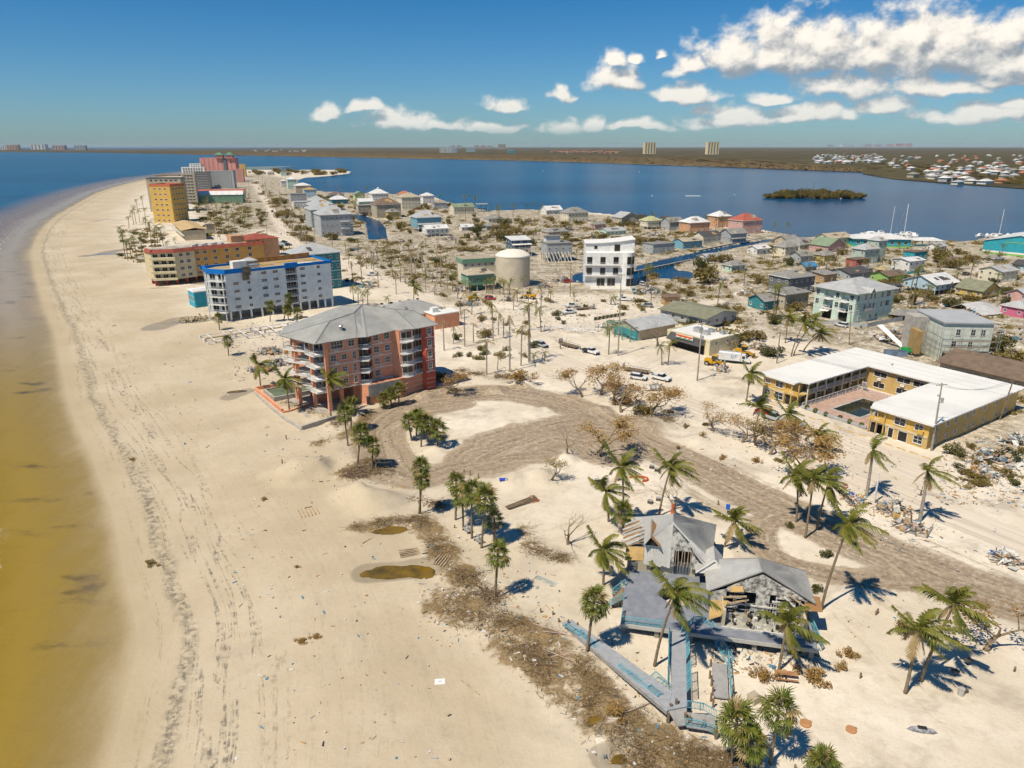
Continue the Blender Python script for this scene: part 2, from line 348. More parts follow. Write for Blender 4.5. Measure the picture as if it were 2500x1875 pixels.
for p, rx, ry, an_, _m, _l in PUD:
    c = G(*p); ux, uy = GX - c.x, GY - c.y; q1 = (ux * math.cos(an_) + uy * math.sin(an_)) / rx; q2 = (-ux * math.sin(an_) + uy * math.cos(an_)) / ry; q = np.hypot(q1, q2) + (vnoise(GX, GY, 1.5, 21) - .5) * .35; w1 = 1 - sstep(q, .35, 1.6); GZ = GZ * (1 - w1) + w1 * (-.45 - (.35 if c.x < -90 else 0))
def gz(x, y):
    "ground height under a point, read off the terrain grid"
    i = min(max(int(np.searchsorted(gx, x)) - 1, 0), len(gx) - 2); j = min(max(int(np.searchsorted(gy, y)) - 1, 0), len(gy) - 2)
    u = min(max((x - gx[i]) / (gx[i + 1] - gx[i]), 0), 1); v = min(max((y - gy[j]) / (gy[j + 1] - gy[j]), 0), 1)
    return float((GZ[j, i] * (1 - u) + GZ[j, i + 1] * u) * (1 - v) + (GZ[j + 1, i] * (1 - u) + GZ[j + 1, i + 1] * u) * v)
def onroad(x, y): return road[min(int(np.searchsorted(gy, y)), len(gy) - 1), min(int(np.searchsorted(gx, x)), len(gx) - 1)] > .25
def GG(px, py):
    p = G(px, py); p.z = gz(p.x, p.y); return p
def gridmesh(name, X, Y, Z, keep, attrs, m):
    ny, nx = X.shape; idx = np.arange(ny * nx).reshape(ny, nx)
    f = np.stack([idx[:-1, :-1], idx[:-1, 1:], idx[1:, 1:], idx[1:, :-1]], -1)
    if keep is not None: f = f[(keep[:-1, :-1] | keep[:-1, 1:] | keep[1:, 1:] | keep[1:, :-1])]
    f = f.reshape(-1, 4); used = np.unique(f); remap = np.zeros(ny * nx, int); remap[used] = np.arange(len(used)); f = remap[f]
    me = bpy.data.meshes.new(name); co = np.stack([X.ravel()[used], Y.ravel()[used], Z.ravel()[used]], -1)
    me.vertices.add(len(co)); me.vertices.foreach_set('co', co.ravel().astype(np.float32))
    me.loops.add(f.size); me.loops.foreach_set('vertex_index', f.ravel().astype(np.int32))
    me.polygons.add(len(f)); me.polygons.foreach_set('loop_start', np.arange(0, f.size, 4, dtype=np.int32))
    me.polygons.foreach_set('use_smooth', np.ones(len(f), bool))
    for an, chans in attrs.items():
        a = me.attributes.new(an, 'FLOAT_COLOR', 'POINT'); d = np.zeros((len(used), 4), np.float32)
        for k, ch in enumerate(chans): d[:, k] = ch.ravel()[used]
        a.data.foreach_set('color', d.ravel())
    me.materials.append(m); me.update(); me.validate(); return me
def sand_material():
    m = bpy.data.materials.new('storm_sand'); m.use_nodes = True; t = NT(m.node_tree); b = t.n['Principled BSDF']
    P = t.new('ShaderNodeNewGeometry').outputs['Position']
    A = t.attr('a1'); dirt_, wet_, brush_ = t.sep(A.outputs['Vector'])[:3]; road_ = A.outputs['Alpha']
    B = t.attr('a2'); sd_n, sa_n, cr_ = t.sep(B.outputs['Vector'])[:3]; al_ = B.outputs['Alpha']
    D = t.attr('a3'); rc_, ra_, town_ = t.sep(D.outputs['Vector'])[:3]
    n1 = t.noise(P, 0.045, 5, 0.6); n2 = t.noise(P, 0.5, 6, 0.65); n3 = t.noise(P, 3.5, 5, 0.7)
    inl = t.ramp(sd_n, 30, 75)
    beach = t.mix(t.ramp(n1, 0.35, 0.65), (0.46, 0.375, 0.25), (0.54, 0.45, 0.32))
    sand = t.mix(t.ramp(n1, 0.35, 0.65), (0.60, 0.52, 0.40), (0.71, 0.635, 0.52))
    c = t.mix(inl, beach, sand)
    c = t.mix(t.m('MULTIPLY', t.ramp(n2, 0.45, 0.75), 0.45), c, (0.44, 0.36, 0.25))
    c = t.mix(t.m('MULTIPLY', t.ramp(n3, 0.48, 0.75), 0.32), c, (0.38, 0.31, 0.22))
    c = t.mix(t.m('MULTIPLY', t.m('MULTIPLY', t.ramp(t.noise(P, 0.085, 6, 0.68, .5), 0.50, 0.68), t.m('ADD', 0.35, t.m('MULTIPLY', inl, .65))), 0.62), c, (0.36, 0.305, 0.235))
    # wrack lines: dark shell and weed lines that follow the shore
    q = t.comb(t.m('MULTIPLY', sa_n, 0.022), t.m('MULTIPLY', sd_n, 0.40), 0)
    wl = t.noise(q, 1.0, 6, 0.62, 0.6); wl2 = t.noise(t.v('MULTIPLY', P, (0.9, 0.9, 0)), 1.0, 5, 0.7)
    line = t.m('MULTIPLY', t.ramp(t.m('ABSOLUTE', t.m('SUBTRACT', wl, 0.5)), 0.035, 0.0), t.ramp(wl2, 0.42, 0.62))
    band = t.m('MULTIPLY', t.ramp(sd_n, 1.0, 3.5), t.m('ADD', t.ramp(sd_n, 20, 13), t.m('MULTIPLY', t.ramp(sd_n, 60, 30), .22)))
    c = t.mix(t.m('MULTIPLY', t.m('MULTIPLY', line, band), 0.75), c, (0.13, 0.115, 0.09))
    edge = t.m('MULTIPLY', t.ramp(t.m('ABSOLUTE', t.m('SUBTRACT', sd_n, t.m('ADD', 3.2, t.m('MULTIPLY', t.noise(t.comb(t.m('MULTIPLY', sa_n, .06), 0, 0), 1.0, 4), 5.0)))), 1.7, 0.0), t.ramp(wl2, 0.40, 0.60))
    c = t.mix(t.m('MULTIPLY', edge, 0.75), c, (0.12, 0.11, 0.09))
    wetb = t.m('MULTIPLY', t.ramp(sd_n, 9.0, -1.0), 1.0)
    c = t.mix(t.m('MULTIPLY', wetb, 0.55), c, (0.42, 0.33, 0.19))
    # sand-dusted road with tyre streaks
    ts = t.noise(t.comb(t.m('MULTIPLY', rc_, 1.3), t.m('MULTIPLY', ra_, 0.03), 0), 1.0, 5, 0.6)
    rm = t.ramp(t.m('ADD', road_, t.m('MULTIPLY', t.m('SUBTRACT', n2, 0.5), 0.7)), 0.3, 0.75)
    c = t.mix(t.m('MULTIPLY', rm, 0.85), c, t.mix(t.ramp(ts, 0.35, 0.7), (0.66, 0.575, 0.465), (0.47, 0.395, 0.31)))
    # graded dirt
    ds = t.noise(t.comb(t.m('MULTIPLY', cr_, 1.1), t.m('MULTIPLY', al_, 0.05), 0), 1.0, 6, 0.68, 0.4)
    dm = t.ramp(t.m('ADD', dirt_, t.m('ADD', t.m('MULTIPLY', t.m('SUBTRACT', ds, 0.5), 1.7), t.m('MULTIPLY', t.m('SUBTRACT', n2, 0.5), 0.5))), 0.33, 0.85)
    c = t.mix(t.m('MULTIPLY', dm, t.ramp(t.noise(P, 1.1, 6, .72), .25, .60, .45, 1.0)), c, t.mix(t.ramp(t.m('ADD', t.m('MULTIPLY', ds, .85), t.m('MULTIPLY', t.noise(P, 2.6, 5, .7), .15)), 0.34, 0.66), (0.165, 0.118, 0.075), (0.38, 0.295, 0.20)))
    # dried grass and brush litter
    bm_ = t.ramp(t.m('ADD', brush_, t.m('ADD', t.m('MULTIPLY', t.m('SUBTRACT', t.noise(P, 0.9, 5, 0.7), 0.5), 1.5), t.m('MULTIPLY', t.m('SUBTRACT', t.noise(P, 0.22, 3, 0.6), 0.5), 2.2))), 0.5, 1.0)
    c = t.mix(t.m('MULTIPLY', bm_, 0.9), c, t.mix(t.ramp(n3, 0.35, 0.65), (0.27, 0.18, 0.075), (0.16, 0.11, 0.055)))
    # town lots: litter, mud and grey silt
    tn = t.noise(P, 0.16, 6, 0.7); tn2 = t.noise(P, 0.9, 5, 0.75)
    tm = t.m('MULTIPLY', t.m('MULTIPLY', town_, t.m('SUBTRACT', 1.0, rm)), t.ramp(t.m('ADD', t.m('MULTIPLY', tn, 0.6), t.m('MULTIPLY', tn2, 0.4)), 0.38, 0.56))
    c = t.mix(t.m('MULTIPLY', tm, 0.9), c, t.mix(t.ramp(tn2, 0.38, 0.62), t.mix(t.ramp(t.noise(P, 0.06, 3), .45, .6), (0.33, 0.27, 0.19), (0.20, 0.17, 0.085)), (0.15, 0.125, 0.08)))
    # standing wet sand
    wm = t.ramp(t.m('ADD', wet_, t.m('MULTIPLY', t.m('SUBTRACT', n2, 0.5), 0.5)), 0.35, 0.65)
    c = t.mix(t.m('MULTIPLY', wm, 0.6), c, (0.25, 0.20, 0.13))
    t.put(b.inputs['Base Color'], c)
    t.put(b.inputs['Roughness'], t.m('SUBTRACT', 0.92, t.m('MULTIPLY', t.m('MAXIMUM', wm, t.m('MULTIPLY', wetb, 0.5)), 0.6)))
    b.inputs['Specular IOR Level'].default_value = 0.25
    h = t.m('ADD', t.m('MULTIPLY', t.noise(P, 1.3, 6, 0.65), 1.0), t.m('ADD', t.m('MULTIPLY', ds, t.m('MULTIPLY', dm, 0.8)), t.m('MULTIPLY', n3, 0.25)))
    t.put(b.inputs['Normal'], t.bump(h, 0.55, 0.16))
    return m
tw = pxl([(1130, 760), (1000, 700), (880, 640), (740, 600), (640, 560), (560, 590), (500, 540), (470, 510), (560, 440), (600, 425), (640, 425), (740, 440), (1060, 485), (1475, 525), (1860, 565), (2500, 570), (2800, 570), (2700, 800), (2560, 1010), (2480, 1120), (2350, 1080), (2100, 860), (1850, 820), (1560, 720), (1250, 720)])
tsd, _ = sdist(GX, GY, tw); town = sstep(tsd, -3, 8)
keep = (GZ > -3.2)
obj('beach_ground', gridmesh('ground', GX, GY, GZ, keep, {'a1': (dirt, wet, brush, road), 'a2': (np.where(isg, sd, 200.0), agulf, dcr, dal), 'a3': (rcr, ral, town)}, sand_material()), kind='structure')
# ------------------------------------------------------------------ sea and bay
wx = spaced((-40000, -8000, 4000), (-8000, -1200, 500), (-1200, -400, 40), (-400, -170, 7), (-170, -25, 1.5), (-25, 400, 40), (400, 3000, 200), (3000, 40001, 3000))
wy = spaced((10, 40, 6), (40, 260, 1.6), (260, 520, 6), (520, 1500, 25), (1500, 6000, 250), (6000, 44001, 3800))
WX, WY = np.meshgrid(wx, wy); wsd, wsa = sdist(WX, WY, ISLAND); wd, wa, _ = segdist(WX, WY, ISLAND[:NG], False)
wisg = wd < np.abs(wsd) + 2.0
def water_material():
    m = bpy.data.materials.new('sea_water'); m.use_nodes = True; t = NT(m.node_tree); b = t.n['Principled BSDF']
    P = t.new('ShaderNodeNewGeometry').outputs['Position']; A = t.attr('w'); off, al, gu = t.sep(A.outputs['Vector'])[:3]
    X, Y, Z = t.sep(P)[:3]
    n = t.noise(P, 0.02, 5, 0.6); cur = t.noise(t.v('MULTIPLY', P, (0.0012, 0.005, 0)), 1.0, 5, 0.6, 0.8)
    deep = t.mix(t.ramp(cur, 0.35, 0.68), (0.0, 0.030, 0.085), (0.001, 0.064, 0.140))
    off2 = t.m('ADD', off, t.m('ADD', t.m('MULTIPLY', t.m('SUBTRACT', n, 0.5), 14.0), t.m('MULTIPLY', t.m('SUBTRACT', t.noise(t.v('MULTIPLY', P, (1.0, .45, 0)), 0.22, 5, 0.65), 0.5), 9.0)))
    amber = t.mix(t.ramp(off2, 2, 26), (0.31, 0.215, 0.05), (0.20, 0.128, 0.004))
    amber = t.mix(t.ramp(off2, 26, 60), amber, (0.20, 0.12, 0.05))
    far_ = t.ramp(Y, 150, 300)
    amber = t.mix(far_, amber, t.mix(t.ramp(off2, 6, 30), (0.36, 0.29, 0.20), (0.20, 0.13, 0.085)))
    c = t.mix(t.ramp(off2, t.m('ADD', 52.0, t.m('MULTIPLY', far_, -20.0)), t.m('ADD', 95.0, t.m('MULTIPLY', far_, -15.0))), amber, deep)
    c = t.mix(gu, deep, c)
    blot = t.ramp(t.noise(t.v('MULTIPLY', P, (0.06, 0.15, 0)), 1.0, 5, 0.6), 0.56, 0.70)
    c = t.mix(t.m('MULTIPLY', t.m('MULTIPLY', blot, t.m('MULTIPLY', t.ramp(off2, 1, 4), t.ramp(off2, 16, 8))), t.m('MULTIPLY', gu, 0.75)), c, (0.05, 0.04, 0.03))
    # thin broken foam where small waves run up
    fo = t.noise(t.comb(t.m('MULTIPLY', al, 0.035), t.m('MULTIPLY', off, 0.10), 0), 1.0, 5, 0.55, 0.5)
    fl = t.ramp(t.m('ABSOLUTE', t.m('SUBTRACT', fo, 0.5)), 0.03, 0.0)
    fl = t.m('MULTIPLY', fl, t.m('MULTIPLY', t.ramp(t.noise(P, 0.6, 6, 0.7), 0.42, 0.56), t.m('MULTIPLY', t.ramp(off, 14, 22), t.ramp(off, 75, 55))))
    churn = t.m('MULTIPLY', t.m('MULTIPLY', t.ramp(t.noise(t.v('MULTIPLY', P, (1, .6, 0)), 0.3, 7, 0.75), 0.52, 0.66), t.ramp(off2, 24, 32)), t.m('MULTIPLY', t.ramp(off2, 60, 44), 0.22))
    wob = t.m('MULTIPLY', t.noise(t.comb(t.m('MULTIPLY', al, 0.045), 0, 0), 1.0, 4, .6), 16.0)
    for r0 in (26.0, 33.0, 44.0): fl = t.m('MAXIMUM', fl, t.m('MULTIPLY', t.ramp(t.m('ABSOLUTE', t.m('SUBTRACT', t.m('ADD', off, wob), r0)), 0.75, 0.1), t.ramp(t.noise(P, 0.35, 5, .7), 0.40, 0.56)))
    fl = t.m('MULTIPLY', t.m('MAXIMUM', fl, churn), t.m('MULTIPLY', gu, t.ramp(Y, 560, 190, .10, .85)))
    c = t.mix(fl, c, (0.72, 0.66, 0.56))
    t.put(b.inputs['Base Color'], c); t.put(b.inputs['Roughness'], t.m('ADD', 0.22, t.m('MULTIPLY', fl, 0.6))); b.inputs['IOR'].default_value = 1.33; b.inputs['Specular IOR Level'].default_value = 0.11
    hh = t.m('ADD', t.noise(t.v('MULTIPLY', P, (0.5, 1.0, 0)), 0.45, 5, 0.65), t.m('MULTIPLY', t.noise(t.v('MULTIPLY', P, (0.5, 1, 0)), 0.03, 4, 0.6), 2.0))
    t.put(b.inputs['Normal'], t.bump(hh, 0.35, 0.35))
    tr = t.new('ShaderNodeBsdfTransparent'); ms = t.new('ShaderNodeMixShader')
    al_ = t.m('MAXIMUM', t.m('MULTIPLY', t.ramp(off, -.8, 2.5), t.ramp(off2, -6.0, 13, .05, 1.0)), t.m('SUBTRACT', 1.0, gu))
    t.put(ms.inputs[0], al_); t.put(ms.inputs[1], tr.outputs[0]); t.put(ms.inputs[2], b.outputs[0]); t.put(t.n['Material Output'].inputs[0], ms.outputs[0])
    return m
SEA = water_material()
obj('sea_water', gridmesh('sea', WX, WY, np.full(WX.shape, WL), None, {'w': (np.where(wisg, -wsd, 120.0), wa, sstep(-wsd + np.where(wisg, 0, 1000), -200, -100) * np.where(wisg, 1.0, 0.0))}, SEA), kind='structure')
# ------------------------------------------------------------------ building kit
WALL = dict(white=(.74, .72, .67), cream=(.70, .64, .48), tan=(.50, .42, .30), grey=(.40, .42, .42), sage=(.42, .50, .43), mint=(.52, .68, .56), blue=(.17, .38, .47), paleblue=(.45, .60, .66), teal=(.05, .23, .25), turq=(.04, .36, .43),
            yellow=(.58, .42, .14), orange=(.60, .33, .18), pink=(.62, .38, .33), hotpink=(.58, .15, .25), red=(.38, .12, .09), brown=(.21, .13, .075), green=(.17, .33, .22), lime=(.22, .50, .09), darkgrey=(.16, .17, .18), wood=(.45, .28, .13), navy=(.05, .10, .16))
ROOF = dict(metal=(.50, .50, .48), white=(.78, .76, .72), shingle=(.30, .29, .265), dark=(.085, .08, .08), brown=(.21, .145, .10), olive=(.25, .25, .165), redtile=(.47, .13, .08), greenm=(.26, .33, .21), tan=(.50, .42, .30), limeroof=(.50, .50, .24), ply=(.50, .33, .13), terracotta=(.55, .20, .10), bluetarp=(.05, .25, .5))
def wm(c): return mat('wall_' + c, WALL[c], 0.85, 0.08, 0.5, 0.2, streak=True, bump=0.15, bscale=6)
def rm(c):
    if c in ('metal', 'white', 'greenm', 'redtile'): return seam_mat('roof_' + c, ROOF[c], 0.55)
    return shingle_mat('roof_' + c, ROOF[c])
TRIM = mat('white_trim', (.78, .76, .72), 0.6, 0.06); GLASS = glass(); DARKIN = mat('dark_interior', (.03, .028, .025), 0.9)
CONC = mat('raw_concrete', (.45, .42, .37), 0.9, 0.15, 0.7, streak=True, bump=0.3); WOOD = mat('weathered_wood', (.26, .19, .12), 0.9, 0.2, 1.5, bump=0.3)
GREYWOOD = mat('grey_weathered_plank', (.33, .32, .31), 0.85, 0.12, 1.2, bump=0.2)
METAL = mat('galvanised_metal', (.55, .55, .54), 0.4, 0.1, 2.0, metal=0.6)
_wc = {}
def win_mesh(w, h, style=0, fr=None, gl=None):
    fr = fr or TRIM; gl = gl or GLASS; key = (round(w, 2), round(h, 2), style, fr.name, gl.name)
    if key in _wc: return _wc[key]
    m = MB(); t = 0.09 if w > 0.7 else 0.06
    for a in ((0, 0, t, h), (w - t, 0, w, h), (t, 0, w - t, t), (t, h - t, w - t, h)): m.box(a[0] - w / 2, -0.07, a[1], a[2] - w / 2, 0.0, a[3])
    if style >= 1: m.box(-0.03, -0.05, t, 0.03, 0, h - t)
    if style >= 2: m.box(-w / 2 + t, -0.05, h / 2 - .03, -0.031, 0, h / 2 + .03); m.box(0.031, -0.05, h / 2 - .03, w / 2 - t, 0, h / 2 + .03)
    if style == 3:
        for q in (-w / 4, w / 4): m.box(q - .02, -0.05, t, q + .02, 0, h / 2 - .031); m.box(q - .02, -0.05, h / 2 + .031, q + .02, 0, h - t)
    m.box(-w / 2 - .06, -0.12, -0.07, w / 2 + .06, 0.0, -0.002)
    f = m.mesh('window', fr)
    p = MB(); p.quad((-w / 2 + t, -0.02, t), (w / 2 - t, -0.02, t), (w / 2 - t, -0.02, h - t), (-w / 2 + t, -0.02, h - t)); p = p.mesh('pane', gl)
    _wc[key] = (f, p); return f, p
def put_window(root, p0, p1, s, z, w, h, style=1, fr=None, gl=None, name='window'):
    "window on the wall that runs p0 -> p1 in the root's frame, outside on the right-hand side"
    f, p = win_mesh(w, h, style, fr, gl); dx, dy = p1[0] - p0[0], p1[1] - p0[1]; L = math.hypot(dx, dy); a = math.atan2(dy, dx)
    o = obj(name, f, root, (p0[0] + dx * s / L, p0[1] + dy * s / L, z), a)
    obj('pane', p, o); return o
def wall_windows(root, p0, p1, n, z, w, h, style=1, inset=1.0, **kw):
    L = math.hypot(p1[0] - p0[0], p1[1] - p0[1])
    for i in range(n): put_window(root, p0, p1, L / 2 if n == 1 else inset + (L - 2 * inset) * i / (n - 1), z, w, h, style, **kw)
def hip_roof(m, x0, y0, x1, y1, z, h, th=0.14, ridge=None):
    w, d = x1 - x0, y1 - y0
    if w >= d:
        r = d / 2 if ridge is None else ridge; a, b = (x0 + r, (y0 + y1) / 2, z + h), (x1 - r, (y0 + y1) / 2, z + h)
        m.slope((x0, y0, z), (x1, y0, z), b, a, th=th); m.slope((x1, y1, z), (x0, y1, z), a, b, th=th)
        m.slope((x1, y0, z), (x1, y1, z), b, th=th); m.slope((x0, y1, z), (x0, y0, z), a, th=th)
    else:
        r = w / 2 if ridge is None else ridge; a, b = ((x0 + x1) / 2, y0 + r, z + h), ((x0 + x1) / 2, y1 - r, z + h)
        m.slope((x0, y0, z), (x1, y0, z), a, th=th); m.slope((x1, y1, z), (x0, y1, z), b, th=th)
        m.slope((x1, y0, z), (x1, y1, z), b, a, th=th); m.slope((x0, y1, z), (x0, y0, z), a, b, th=th)
    return m
def gable_roof(m, x0, y0, x1, y1, z, h, th=0.14, along='x'):
    if along == 'x':
        ym = (y0 + y1) / 2; m.slope((x0, y0, z), (x1, y0, z), (x1, ym, z + h), (x0, ym, z + h), th=th); m.slope((x1, y1, z), (x0, y1, z), (x0, ym, z + h), (x1, ym, z + h), th=th)
    else:
        xm = (x0 + x1) / 2; m.slope((x1, y0, z), (x1, y1, z), (xm, y1, z + h), (xm, y0, z + h), th=th); m.slope((x0, y1, z), (x0, y0, z), (xm, y0, z + h), (xm, y1, z + h), th=th)
    return m
def railing(name, root, p0, p1, z, h=1.05, mt=None, pitch=0.16, th=0.035, sub=None):
    m = MB(); p0 = Vector((p0[0], p0[1], z)); p1 = Vector((p1[0], p1[1], z if len(p1) < 3 else p1[2])); L = (p1 - p0).length; U = Vector((0, 0, 1))
    m.beam(p0 + U * h, p1 + U * h, th * 1.7); m.beam(p0 + U * 0.12, p1 + U * 0.12, th * 1.2)
    n = max(2, int(L / pitch))
    for i in range(n + 1):
        q = p0.lerp(p1, i / n); big = i in (0, n) or i % 12 == 0
        m.beam(q + U * 0.0, q + U * (h + (0.05 if big else 0)), th * (2.2 if big else 0.8))
    return m.build(name, mt or TRIM, root)
def house(x0, x1, yb, yt, rot, wall, roof, label, kind='hip', k=0.8, rf=0.3, st=1, stilt=0.0, porch=0, wins=True, cat='house', group=None, name='beach_house', lean=0.0, win_h=1.2, over=0.6, gl=None):
    "a house from its photo span: width from x0..x1 at the ground row yb, height from the roof row yt; rot is the turn of its front wall"
    c = G((x0 + x1) / 2, yb); slant = math.hypot(c.y * CP + HC * SP, 0); W = (x1 - x0) / F * slant; a = R(rot)
    sw = abs(math.cos(a)) + k * abs(math.sin(a)); wd = max(W / sw - 2 * over * 0.8, 2.5); dp = wd * k
    back = (wd * abs(math.sin(a)) + dp * abs(math.cos(a))) / 2
    c.y += back; c.x *= (c.y / (c.y - back)); c.z = gz(c.x, c.y) if c.y < 900 else 0.0
    tot = max(rowh(c, yt) - c.z, 3.0)
    rh = min(rf * tot, 0.30 * min(wd, dp)) if kind in ('hip', 'gable', 'gabley') else (0.12 * dp if kind == 'shed' else 0.3)
    ez = tot - rh
    if stilt > ez - 2.4: stilt = max(0, ez - 2.6)
    root = thing(name, label, cat, c, a, group); root.rotation_euler.x = R(lean)
    hx, hy = wd / 2, dp / 2
    if stilt > 0.5:
        nx, ny = max(2, int(wd / 3.2) + 1), max(2, int(dp / 3.5) + 1); pm = MB().box(-.17, -.17, -0.5, .17, .17, stilt).mesh('post', TRIM if wall in ('white', 'cream') else CONC)
        for i in range(nx):
            for j in range(ny):
                if j in (0, ny - 1) or i in (0, nx - 1): obj('post', pm, root, (-hx + .25 + (wd - .5) * i / (nx - 1), -hy + .25 + (dp - .5) * j / (ny - 1), 0))
        MB().box(-hx * .35, -hy * .2, -0.4, hx * .35, hy * .9, stilt - .02).build('ground_floor_wall', wm(wall), root)
    z0 = stilt if stilt > 0.5 else -0.4
    b = MB().box(-hx, -hy, z0, hx, hy, ez)
    wallo = None
    if kind in ('gable', 'gabley'):
        b = MB()
        if kind == 'gable': b.v, b.f, b.mi, b.uv = [], [], [], []; b.prism([(-hx, -hy), (hx, -hy), (hx, hy), (-hx, hy)], z0, ez); b.poly((-hx, hy, ez), (-hx, -hy, ez), (-hx, 0, ez + rh - .1)); b.poly((hx, -hy, ez), (hx, hy, ez), (hx, 0, ez + rh - .1))
        else: b.prism([(-hx, -hy), (hx, -hy), (hx, hy), (-hx, hy)], z0, ez); b.poly((-hx, -hy, ez), (hx, -hy, ez), (0, -hy, ez + rh - .1)); b.poly((hx, hy, ez), (-hx, hy, ez), (0, hy, ez + rh - .1))
    wallo = b.build('wall', wm(wall), root)
    r = MB(); o = over
    if kind == 'hip': hip_roof(r, -hx - o, -hy - o, hx + o, hy + o, ez + 0.02, rh)
    elif kind == 'gable': gable_roof(r, -hx - o, -hy - o, hx + o, hy + o, ez - 0.05, rh + .15)
    elif kind == 'gabley': gable_roof(r, -hx - o, -hy - o, hx + o, hy + o, ez - 0.05, rh + .15, along='y')
    elif kind == 'shed': r.slope((-hx - o, -hy - o, ez + .01), (hx + o, -hy - o, ez + .01), (hx + o, hy + o, ez + rh), (-hx - o, hy + o, ez + rh), th=.2); b2 = MB().poly((-hx, hy, ez), (-hx, -hy, ez), (-hx, hy, ez + rh - .2)).poly((hx, -hy, ez), (hx, hy, ez), (hx, hy, ez + rh - .2)).poly((hx, hy, ez), (-hx, hy, ez), (-hx, hy, ez + rh - .2), (hx, hy, ez + rh - .2)); b2.build('gable_wall', wm(wall), root)
    else:
        r.box(-hx - o * .5, -hy - o * .5, ez + .002, hx + o * .5, hy + o * .5, ez + .25)
    ro = r.build('roof', rm(roof), root)
    if kind in ('hip', 'gable') and 'far' not in label and c.y < 700:
        q_ = random.Random(int(x0 * 7 + yb)); ye, k_ = hy + o, rh / (hy + o)
        for _ in range(q_.choice((1, 2, 3))):
            u_ = q_.uniform(-.3, .2) * wd; v_, l_, w_ = q_.uniform(.12, .45), q_.uniform(.1, .22) * wd, q_.uniform(.15, .4)
            P_ = [(u_ + a * l_ + q_.uniform(-.2, .2), -ye * (1 - v_ - b * w_), ez + rh * (v_ + b * w_) + .12) for a, b in ((0, 0), (1, 0), (1, 1), (0, 1))]
            MB().slope(*P_, th=.05).build('torn_patch', rm(q_.choice(('dark', 'ply', 'shingle', 'brown', 'tan'))), ro)
    if kind == 'hip' and wd > 7:
        f = MB(); e = ez - 0.16
        for q in (((-hx - o, -hy - o, e), (hx + o, -hy - o, e)), ((hx + o, -hy - o, e), (hx + o, hy + o, e)), ((-hx - o, hy + o, e), (-hx - o, -hy - o, e))): f.beam(*q, .06, .24)
        f.build('fascia', TRIM, ro)
    if wins:
        fh = (ez - max(z0, 0)) / st; sc_ = 1.0
        for s in range(st):
            z = max(z0, 0) + s * fh + max(0.45, (fh - win_h) * 0.5); hh = min(win_h, fh - .7)
            if hh < .5: continue
            n = max(1, int(wd / 3.0)); wall_windows(root, (-hx, -hy), (hx, -hy), n, z, 1.1, hh, 1, 1.3, gl=gl)
            n = max(1, int(dp / 3.2)); wall_windows(root, (-hx, hy), (-hx, -hy), n, z, 1.1, hh, 1, 1.4, gl=gl); wall_windows(root, (hx, -hy), (hx, hy), n, z, 1.1, hh, 1, 1.4, gl=gl)
        if stilt < .6:
            d = MB().box(-.5, -.06, -.2, .5, 0, 2.05).build('door', wm('teal' if wall == 'white' else 'white'), root); d.location = (wd * .12, -hy - .001, 0)
    if porch:
        pz = stilt if stilt > .6 else 0.35; m = MB().box(-hx, -hy - porch, pz - .22, hx, -hy - .003, pz).build('porch_floor', wm('white'), root)
        n = max(2, int(wd / 3)); pm = MB().box(-.09, -.09, -pz - .3 if stilt > .6 else -.3, .09, .09, min(2.5, ez - pz)).mesh('porch_post', TRIM)
        for i in range(n + 1): obj('porch_post', pm, root, (-hx + .1 + (wd - .2) * i / n, -hy - porch + .1, pz))
        MB().slope((-hx - .3, -hy - porch - .3, pz + min(2.45, ez - pz - .1)), (hx + .3, -hy - porch - .3, pz + min(2.45, ez - pz - .1)), (hx + .3, -hy - .02, pz + min(3.0, ez - pz + .3)), (-hx - .3, -hy - .02, pz + min(3.0, ez - pz + .3)), th=.1).build('porch_roof', rm(roof), root)
        if stilt > .6 and wd < 16: railing('railing', root, (-hx, -hy - porch + .05), (hx, -hy - porch + .05), pz, 1.0, TRIM, .3, .05)
    root['wd'] = wd; return root, wd, dp, ez, tot
